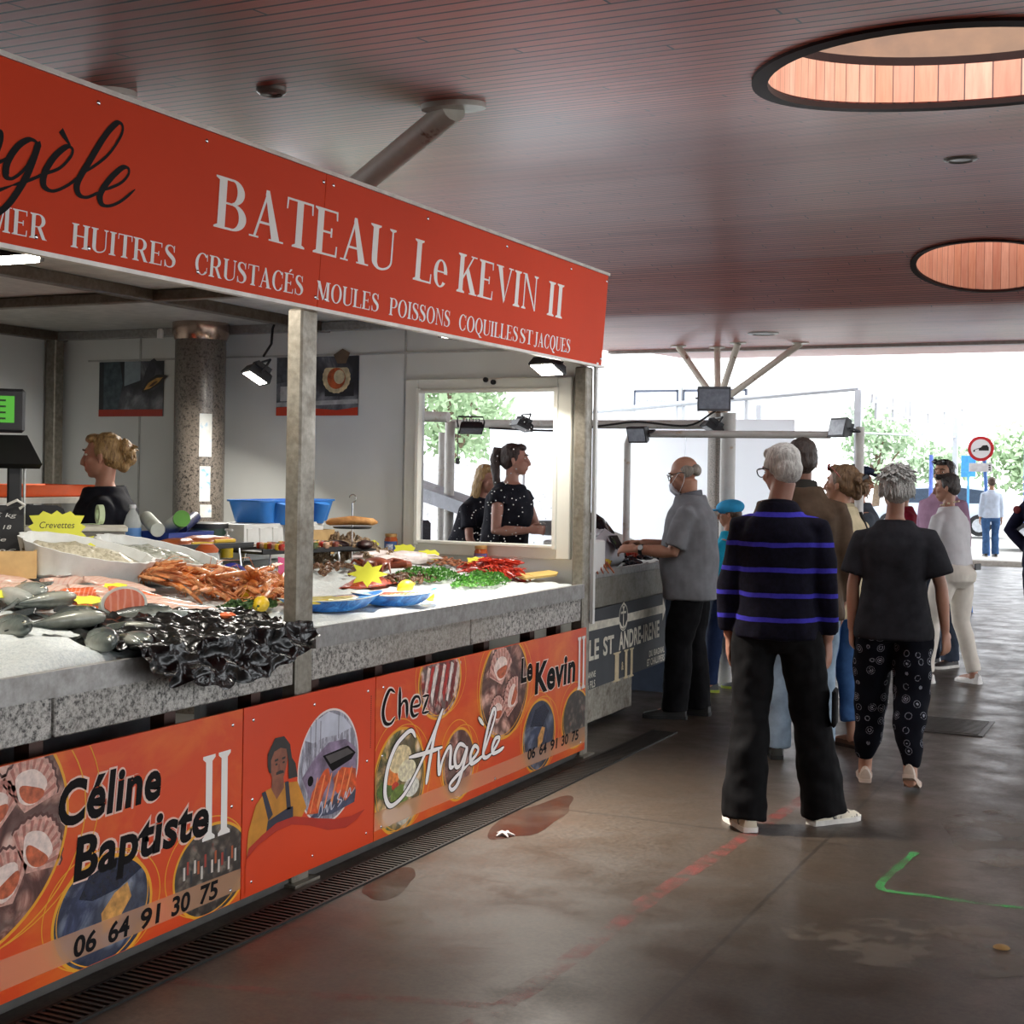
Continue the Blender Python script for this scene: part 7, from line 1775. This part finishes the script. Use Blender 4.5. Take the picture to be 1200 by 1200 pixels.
def btext(body, p0, p1, h, off=.03, m=M_PW):
    M, L = on_x(0, (p0[0]-7.8, p0[1]), (p1[0]-7.8, p1[1])); font_mesh('lettering', body, m, bd, M, (L, h), off, 0, 1.05, .0015)
btext('LE', (7.95, .474), (8.11, .474), .125); btext('ST', (8.18, .48), (8.36, .48), .115); btext('ANDRE-IRENE', (8.45, .485), (9.215, .5), .115)
for b, a, c in (('I', 8.345, 8.495), ('II', 8.54, 8.73)):
    o = serif('lettering', b, (a-7.8, .286), (c-7.8, .286), .188, .0015, M_PC, bd)
btext('&', (8.50, .35), (8.54, .35), .055, .01, M_PC)
btext('SON JEANNE', (7.8, .362), (8.06, .364), .038, .02); btext('PERE & FILS', (7.8, .296), (8.055, .302), .045, .02); btext('DU BAGNAL', (9.02, .378), (9.33, .38), .042, .03); btext('ET CHALUPIERS', (8.98, .32), (9.33, .322), .046, .03)

M_WP = speckle('weathered_white_pipe', [(.3, '#d9d7d2'), (.62, '#cfccc6'), (.72, '#b9a58c')], 9, .5, 0)
def pole(name, P, r, label, cat='pole', m=None):
    mb = MB(); mb.tube(P, r, 12); return tag(mb.build(name, m or M_WP), label, cat)
pole('frame_pole', [(-3.19, 10.5, 0), (-3.19, 10.5, 2.1)], .06, 'thick white pole of the next stall carrying two floodlights')
pole('frame_rail', [(-5.6, 10.5, 2.02), (-3.25, 10.5, 2.01)], .035, 'white horizontal rail running to the thick white pole', 'rail')
mb = MB(); mb.tube([(-3.68, 9.62, .97), (-3.68, 9.62, 1.84), (-3.66, 9.62, 1.895), (-3.6, 9.62, 1.91), (-2.2, 9.62, 1.905)], .026, 12); tag(mb.build('bent_pipe_frame', M_WP), 'thin rusty white pipe bent over the next stall counter', 'pipe')
pole('frame_pole', [(-2.0, 9.62, 0), (-2.0, 9.62, 1.96)], .03, 'slim rusty pole behind the tall man in the brown jacket')
floodlight((-3.25, 10.32, 2.2), (.25, -1, -.1), 'unlit grey floodlight facing the camera on top of the thick white pole', False, .24, housing=plain('#6b6d72', .5, .2))
floodlight((-3.3, 10.42, 1.97), (-.5, -.3, -.9), 'unlit black floodlight hanging under the thick white pole top', False, .2)
floodlight((-3.56, 9.5, 1.9), (-.25, -1, -.35), 'unlit finned floodlight on the bend of the thin pipe', False, .15)
floodlight((-2.12, 9.5, 1.95), (-.7, -.8, .25), 'unlit floodlight above the tall man in the brown jacket', False, .17)
mb = MB(); mb.tube(crom([(-5.2, 10.4, 1.98), (-4.6, 10.42, 1.96), (-4.2, 10.42, 2.0), (-3.9, 10.43, 2.03), (-3.5, 10.43, 2.0), (-3.3, 10.44, 2.1), (-3.2, 10.43, 2.17)]), .008, 6); tag(mb.build('power_cable', M_BLACK), 'black power cable draped along the white rail', 'cable')
# seen through the window
pole('frame_pole', [(-5.35, 10, 0), (-5.35, 10, 2.02)], .04, 'white pole of the next stall seen through the window')
pole('frame_pole', [(-5.75, 10.6, 0), (-5.75, 10.6, 1.95)], .028, 'thin pale pole left of the window view')
pole('frame_rail', [(-6.4, 9.5, 2.07), (-5.1, 9.5, 2.03)], .04, 'pale rail ending in a dark joint in the window view', 'rail')
floodlight((-5.12, 9.92, 1.95), (.2, -.3, -1), 'unlit black floodlight on the rail, first in the window view', False, .18)
floodlight((-4.68, 9.92, 1.97), (-.3, -.3, -1), 'unlit black floodlight on the rail, second in the window view', False, .18)
mb = MB(); mb.tube([(-5.25, 9.95, 1.96), (-5.25, 9.95, 1.72)], .004, 6); mb.box((-5.25, 9.95, 1.7), (.03, .025, .05), bev=.006); tag(mb.build('hanging_plug', M_BLACK), 'black plug dangling on a cable in the window view', 'cable')
mb = MB(); mb.loft([[(-6.2, 10.2, 1.62), (-6.2, 10.2, 1.5), (-4.6, 9.6, 1.16), (-4.6, 9.6, 1.26)], [(-6.2, 10.6, 1.62), (-6.2, 10.6, 1.5), (-4.6, 10.0, 1.16), (-4.6, 10.0, 1.26)]]); tag(mb.build('sloping_tray', plain('#a9adb8', .5)), 'sloping grey metal tray behind the women in the window view', 'tray')
mb = MB(); mb.box((-4.74, 8.25, .6), (.24, .3, 1.36), bev=.02); tag(mb.build('dark_bin', speckle('speckled_black_plastic', [(.4, '#24262c'), (.7, '#4c4f58')], 90, .6)), 'dark speckled bin in the lower corner of the window view', 'bin')
mb = MB(); mb.box((-3.42, 8.05, 1.1), (.3, .3, .2), bev=.01); tag(mb.build('white_crate', M_WHITE), 'white crate edge at the lower corner of the window view', 'crate')

# pale panels behind the next stall
t = NT('white_tarpaulin'); t.set('#f2f4f7', .6); mx = t.node('ShaderNodeMixShader'); tl = t.node('ShaderNodeBsdfTranslucent'); tl.inputs[0].default_value = (.93, .95, .98, 1); mx.inputs[0].default_value = .68; t.link(t.b.outputs[0], mx.inputs[1]); t.link(tl.outputs[0], mx.inputs[2]); t.link(mx.outputs[0], t.n['Material Output'].inputs[0]); M_PANEL = t.m
e = empty('panel_screen', (-9.7, 25.75, 0), label='large plain pale panel screen behind the next stall', cat='screen')
for i in range(3):
    mb = MB(); mb.box((-2.1+i*2.1, 0, 1.35), (2.08, .05, 2.7)); mb.build('panel', M_PANEL, e, False)
# refrigerated lorry
e = empty('lorry_box', (-11.2, 33.5, 0), label='white refrigerated lorry body with two rear doors', cat='lorry')
mb = MB(); mb.box((0, 1.6, 2.0), (2.36, 3.1, 2.5), bev=.03); mb.build('body', M_WHITE, e)
M_GASK = plain('#4b5160', .6)
for i, (x0, x1) in enumerate(((-1.02, -.22), (-.1, 1.02))):
    mb = MB()
    for c, dd in (((x0+x1)/2, 3.08), ((x0+x1)/2, .9)): mb.box((c, .03, dd), (x1-x0, .03, .05))
    for x in (x0, x1): mb.box((x, .03, 2), (.04, .03, 2.2))
    d = mb.build('door', M_GASK, e, False)
    mb = MB(); mb.box(((x0+x1)/2, .03, 2), (x1-x0-.04, .025, 2.13)); mb.build('door_panel', plain('#e9edf4', .5, 0, .02), d, False)
    mb = MB(); mb.box((x0+.1, -.01, 2.62), (.36, .03, .05)); mb.box((x0-.02, -.01, 2.62), (.05, .04, .3)); mb.build('latch', plain('#b8bcc4', .4, .4), d, False)
mb = MB(); mb.box((-.16, .0, 2.9), (.05, .05, .9)); mb.build('rear_bar', plain('#b0b4ba', .4, .3), e, False)
M_ = Matrix.Translation((-.98, .012, 2.82))@Matrix.Rotation(pi/2, 4, 'X')
e.scale = (1.42, 1.2, 1.22)
font_mesh('lettering', 'fr. Frappa', plain('#8c93a8', .5, 0, 0), e, M_, (.6, .12), .01, 0, 1, .002)
for x in (-.9, .9):
    mb = MB(); mb.cyl((x-.15, 1.6, .5), (x+.15, 1.6, .5), .5, n=24); mb.build('wheel', M_RUBBER, e)
# glazed terrace canopy
tr = empty('glazed_terrace', (-6.7, 32, 0), label='pale glazed terrace canopy with mirrored block letters along its side', cat='canopy')
M_TF = plain('#c3c9d0', .5, .2, .03)
t = NT('milky_glass'); t.set('#eef2f6', .2); t.b.inputs['Alpha'].default_value = .3; M_MILK = t.m
mb = MB(); mb.tube([(-5.0, 0, 2.64), (0, 0, 3.06)], .05, 8); mb.build('roof_rail', M_TF, tr)
mb = MB(); mb.box((0, 0, 1.5), (.11, .11, 3.05)); mb.build('post', M_TF, tr, False)
for x in (-1.75, -3.2): 
    mb = MB(); mb.box((x, .05, 1.4), (.08, .08, 2.7)); mb.build('post', M_TF, tr, False)
mb = MB(); mb.box((1.15, 3.2, 1.4), (.09, .09, 2.5)); mb.build('post', M_TF, tr, False)
mb = MB(); mb.loft([[(-5, .02, 1.9), (0, .02, 2.25), (0, .02, 2.98), (-5, .02, 2.6)], [(-5, .05, 1.9), (0, .05, 2.25), (0, .05, 2.98), (-5, .05, 2.6)]]); mb.build('glass_panel', M_MILK, tr, False)
mb = MB(); mb.loft([[(-5, .0, 2.66), (0, .0, 3.08), (1.6, 4.5, 3.1), (-5, 4.5, 2.75)], [(-5, .0, 2.69), (0, .0, 3.11), (1.6, 4.5, 3.13), (-5, 4.5, 2.78)]]); mb.build('canopy_roof', M_MILK, tr, False)
mb = MB(); mb.box((.75, 2.0, 2.28), (.04, .04, .04)); mb.tube([(.05, 0, 2.22), (1.5, 4.2, 2.26)], .02, 6); mb.build('lower_rail', M_TF, tr)
tr.scale = (1.32, 1.32, 1.2)
# letters seen from behind on the canopy side
sd = Vector((1.6, 4.5, 0)).normalized(); ML = plain('#c3c6ca', .6, 0, 0)
def LT(a, shapes):
    mb = MB()
    for (u0, v0, u1, v1) in shapes:
        q = [(u0, v0), (u1, v0), (u1, v1), (u0, v1)]
        mb.loft([[Vector((.06, .05, 0))+sd*(a+u)*1.0+Vector((dx, 0, 2.5+v)) for u, v in q] for dx in (0, .04)])
    mb.build('block_letter', ML, tr, False)
LT(.15, [(.24, 0, .4, .45), (.1, .3, .24, .36), (.12, .36, .2, .47)]); LT(.72, [(.24, -.02, .38, .44), (.04, .2, .24, .26), (0, 0, .24, .05)])
LT(1.3, [(.24, -.02, .38, .43), (.04, .05, .24, .1), (.1, .1, .2, .42)]); LT(1.95, [(.24, -.02, .38, .42), (0, .18, .24, .23)])
LT(2.6, [(.2, -.02, .32, .4), (0, .24, .2, .29), (.1, .3, .2, .38)]); LT(3.25, [(.22, -.02, .34, .38), (0, .33, .22, .38)]); LT(3.9, [(.05, -.02, .42, .38)])

# road sign
sg = empty('road_sign', (-3.93, 32, 0), label='round red-bordered no-towing road sign on a slim blue pole', cat='road sign')
MB_ = plain('#4a78c0', .5, 0, .05)
mb = MB(); mb.tube([(.06, 0, 0), (.0, 0, 1.2), (-.05, 0, 1.9)], .03, 10); mb.build('pole', MB_, sg)
def disc(name, r, y, m, c=(-.08, 1.745)):
    mb = MB(); mb.loft([[(c[0]+r*cos(2*pi*k/40), yy, c[1]+r*sin(2*pi*k/40)) for k in range(40)] for yy in (y, y+.006)]); return mb.build(name, m, sg, False)
disc('sign_disc', .205, -.04, plain('#c8242c', .5, 0, 0)); disc('sign_face', .155, -.048, plain('#eceef0', .5, 0, 0))
def sp(P, n='car_symbol'):
    mb = MB(); mb.add([(-.08+a, -.0495, 1.745+b) for a, b in P], [list(range(len(P)))]); mb.build(n, M_BLACK, sg, False)
sp([(-.03, -.03), (-.03, .01), (.0, .02), (.03, .055), (.1, .06), (.125, .02), (.125, -.03)]); sp([(-.12, -.05), (-.09, -.05), (-.09, -.02), (-.03, .0), (-.035, .01), (-.11, -.02)])
mb = MB(); mb.box((-.08, -.03, 1.44), (.36, .012, .14)); mb.build('plate', plain('#e4e6e8', .5), sg, False)
mb = MB()
for k in range(3): mb.box((.06, -.038, 1.405+.035*k), (.03, .004, .02))
mb.build('plate_print', M_BLACK, sg, False)
for x, h, lb in ((-5.72, 2.25, 'slim blue post left of the road sign'), (-3.5, 2.9, 'blue post at the edge of the frame beyond the road sign')):
    mb = MB(); mb.cyl((x, 36, 0), (x, 36, h), .05, n=10); tag(mb.build('blue_post', plain('#5b74c8', .5)), lb, 'post')
mb = MB(); mb.cyl((-5.1, 38, 0), (-5.1, 38, 2.2), .03, n=8); mb.box((-5.1, 38, 2.0), (.36, .03, .55)); tag(mb.build('blue_banner', plain('#3f92d8', .5)), 'small blue banner on a post behind the crowd', 'banner')
mb = MB(); mb.cyl((-2.35, 18, 0), (-2.45, 18, .75), .015, n=8); tag(mb.build('blue_barrier_rod', MB_), 'thin leaning blue rod near the hall edge', 'rod')
sg.scale = (1.33, 1.33, 1.33)
# cars
def car(loc, rz, body, label, Lc=4.1):
    e = empty('parked_car', loc, rz, label=label, cat='car'); hl = Lc/2
    prof = [(-hl, .35), (-hl, .75), (-hl+.9, .92), (-hl+1.35, 1.42), (.7, 1.5), (hl-.25, 1.35), (hl-.02, .95), (hl, .35)]
    mb = MB(); mb.loft([[(x, -.82 if s_ < 0 else .82, z) for x, z in prof] for s_ in (-1, 1)]); mb.build('body', plain(body, .3, 0, .03), e, ang=25)
    mb = MB(); gl = [(-hl+1.0, .95), (-hl+1.42, 1.36), (.65, 1.43), (hl-.35, 1.3), (hl-.2, .97)]; mb.loft([[(x, y, z) for x, z in gl] for y in (-.83, .83)]); mb.build('windows', plain('#3a4656', .15), e, False)
    for x in (-hl+.75, hl-.8):
        for y in (-.83, .83):
            mb = MB(); mb.cyl((x, y-.09, .32), (x, y+.09, .32), .32, n=22); wh = mb.build('wheel', M_RUBBER, e)
            mb = MB(); mb.cyl((x, y-.1, .32), (x, y+.1, .32), .2, n=14); mb.build('hubcap', plain('#b8bcc2', .3, .5), wh)
    mb = MB(); mb.box((-hl+.02, -.6, .8), (.06, .3, .14)); mb.box((-hl+.02, .6, .8), (.06, .3, .14)); mb.build('lamp', plain('#c83038', .3), e, False)
car((-2.3, 37, .0), radians(8), '#dfe4ea', 'white hatchback parked in the sunlit street behind the road sign')
car((-6.8, 44, 0), radians(5), '#b9c4d4', 'pale blue car parked farther off in the street')
car((2.6, 40, 0), radians(3), '#dde0e4', 'white car parked farther along the street, out at the frame edge')
# trees
def leafmat(name, a, b):
    t = NT(name); t.set(t.ramp(t.noise(t.coord(), 2.5, 4), [(.3, a), (.7, b)]), .8); return t.m
ML1 = leafmat('pale_foliage', '#8fa888', '#b4c6a8'); ML2 = leafmat('green_foliage', '#7f9a74', '#a8be98'); M_BARK = plain('#6a5a4a', .9, 0, .2)
def tree(loc, h, r, m, label, seed, n=1400, leaf=.16):
    e = empty('tree', loc, label=label, cat='tree', group=None); rr = random.Random(seed)
    mb = MB(); mb.tube([(0, 0, 0), (.1, 0, h*.35), (0, .1, h*.7)], [.18, .13, .06], 8)
    for k in range(5): a = k*1.3; mb.tube([(.06, 0, h*.35+.1*k), (cos(a)*r*.5, sin(a)*r*.5, h*.62+.1*k)], [.07, .03], 6)
    mb.build('trunk', M_BARK, e)
    mb = MB(); cl = [(rr.uniform(-.6, .6)*r, rr.uniform(-.6, .6)*r, h*.68+rr.uniform(-.25, .3)*h*.8, rr.uniform(.35, .6)*r) for _ in range(9)]
    for i in range(n):
        c = cl[i % 9]; a, b = rr.uniform(0, 2*pi), rr.uniform(-1, 1); q = sqrt(1-b*b); rad = c[3]*rr.uniform(.6, 1.05)
        p = Vector((c[0]+rad*q*cos(a), c[1]+rad*q*sin(a), c[2]+rad*b*.8))
        u = Vector((rr.uniform(-1, 1), rr.uniform(-1, 1), rr.uniform(-1, 1))).normalized(); v = u.orthogonal().normalized(); l = leaf*rr.uniform(.7, 1.4)
        mb.add([p-u*l, p+v*l*.5, p+u*l, p-v*l*.5], [(0, 1, 2, 3)])
    mb.build('foliage', m, e, False)
tree((-12.2, 62, 0), 4.6, 2.0, ML1, 'pale green tree behind the terrace canopy', 3, 1300, .15)
tree((-9.7, 64, 0), 3.2, 1.8, ML1, 'low pale tree right of the terrace canopy', 4, 1000, .15)
tree((-6.0, 66, 0), 3.6, 2.2, ML2, 'round green tree beyond the parked cars', 5, 1300, .2)
tree((-2.5, 68, 0), 3.4, 2.2, ML2, 'round green tree beyond the street at the frame edge', 6, 1200, .2)
for i, (x, y, h, r) in enumerate(((-19.5, 33, 6.0, 2.3), (-24.5, 34, 6.4, 2.5), (-21.5, 40, 6.4, 2.5), (-29, 37, 6.6, 2.5), (-24.5, 46, 6.2, 2.4))):
    tree((x, y, 0), h, r, ML2, ['tall leafy tree high in the middle of the window view', 'leafy tree at the left of the window view', 'leafy tree at the right of the window view', 'leafy tree farthest left beyond the window', 'leafy tree farthest back in the window view'][i], 20+i, 2600, .14)
mb = MB(); mb.box((-14, 24, .9), (5.5, .1, 1.8)); tag(mb.build('boundary_wall', plain('#d8dade', .7)), 'low pale boundary wall in the bright yard beyond the window', 'wall', kind='structure')
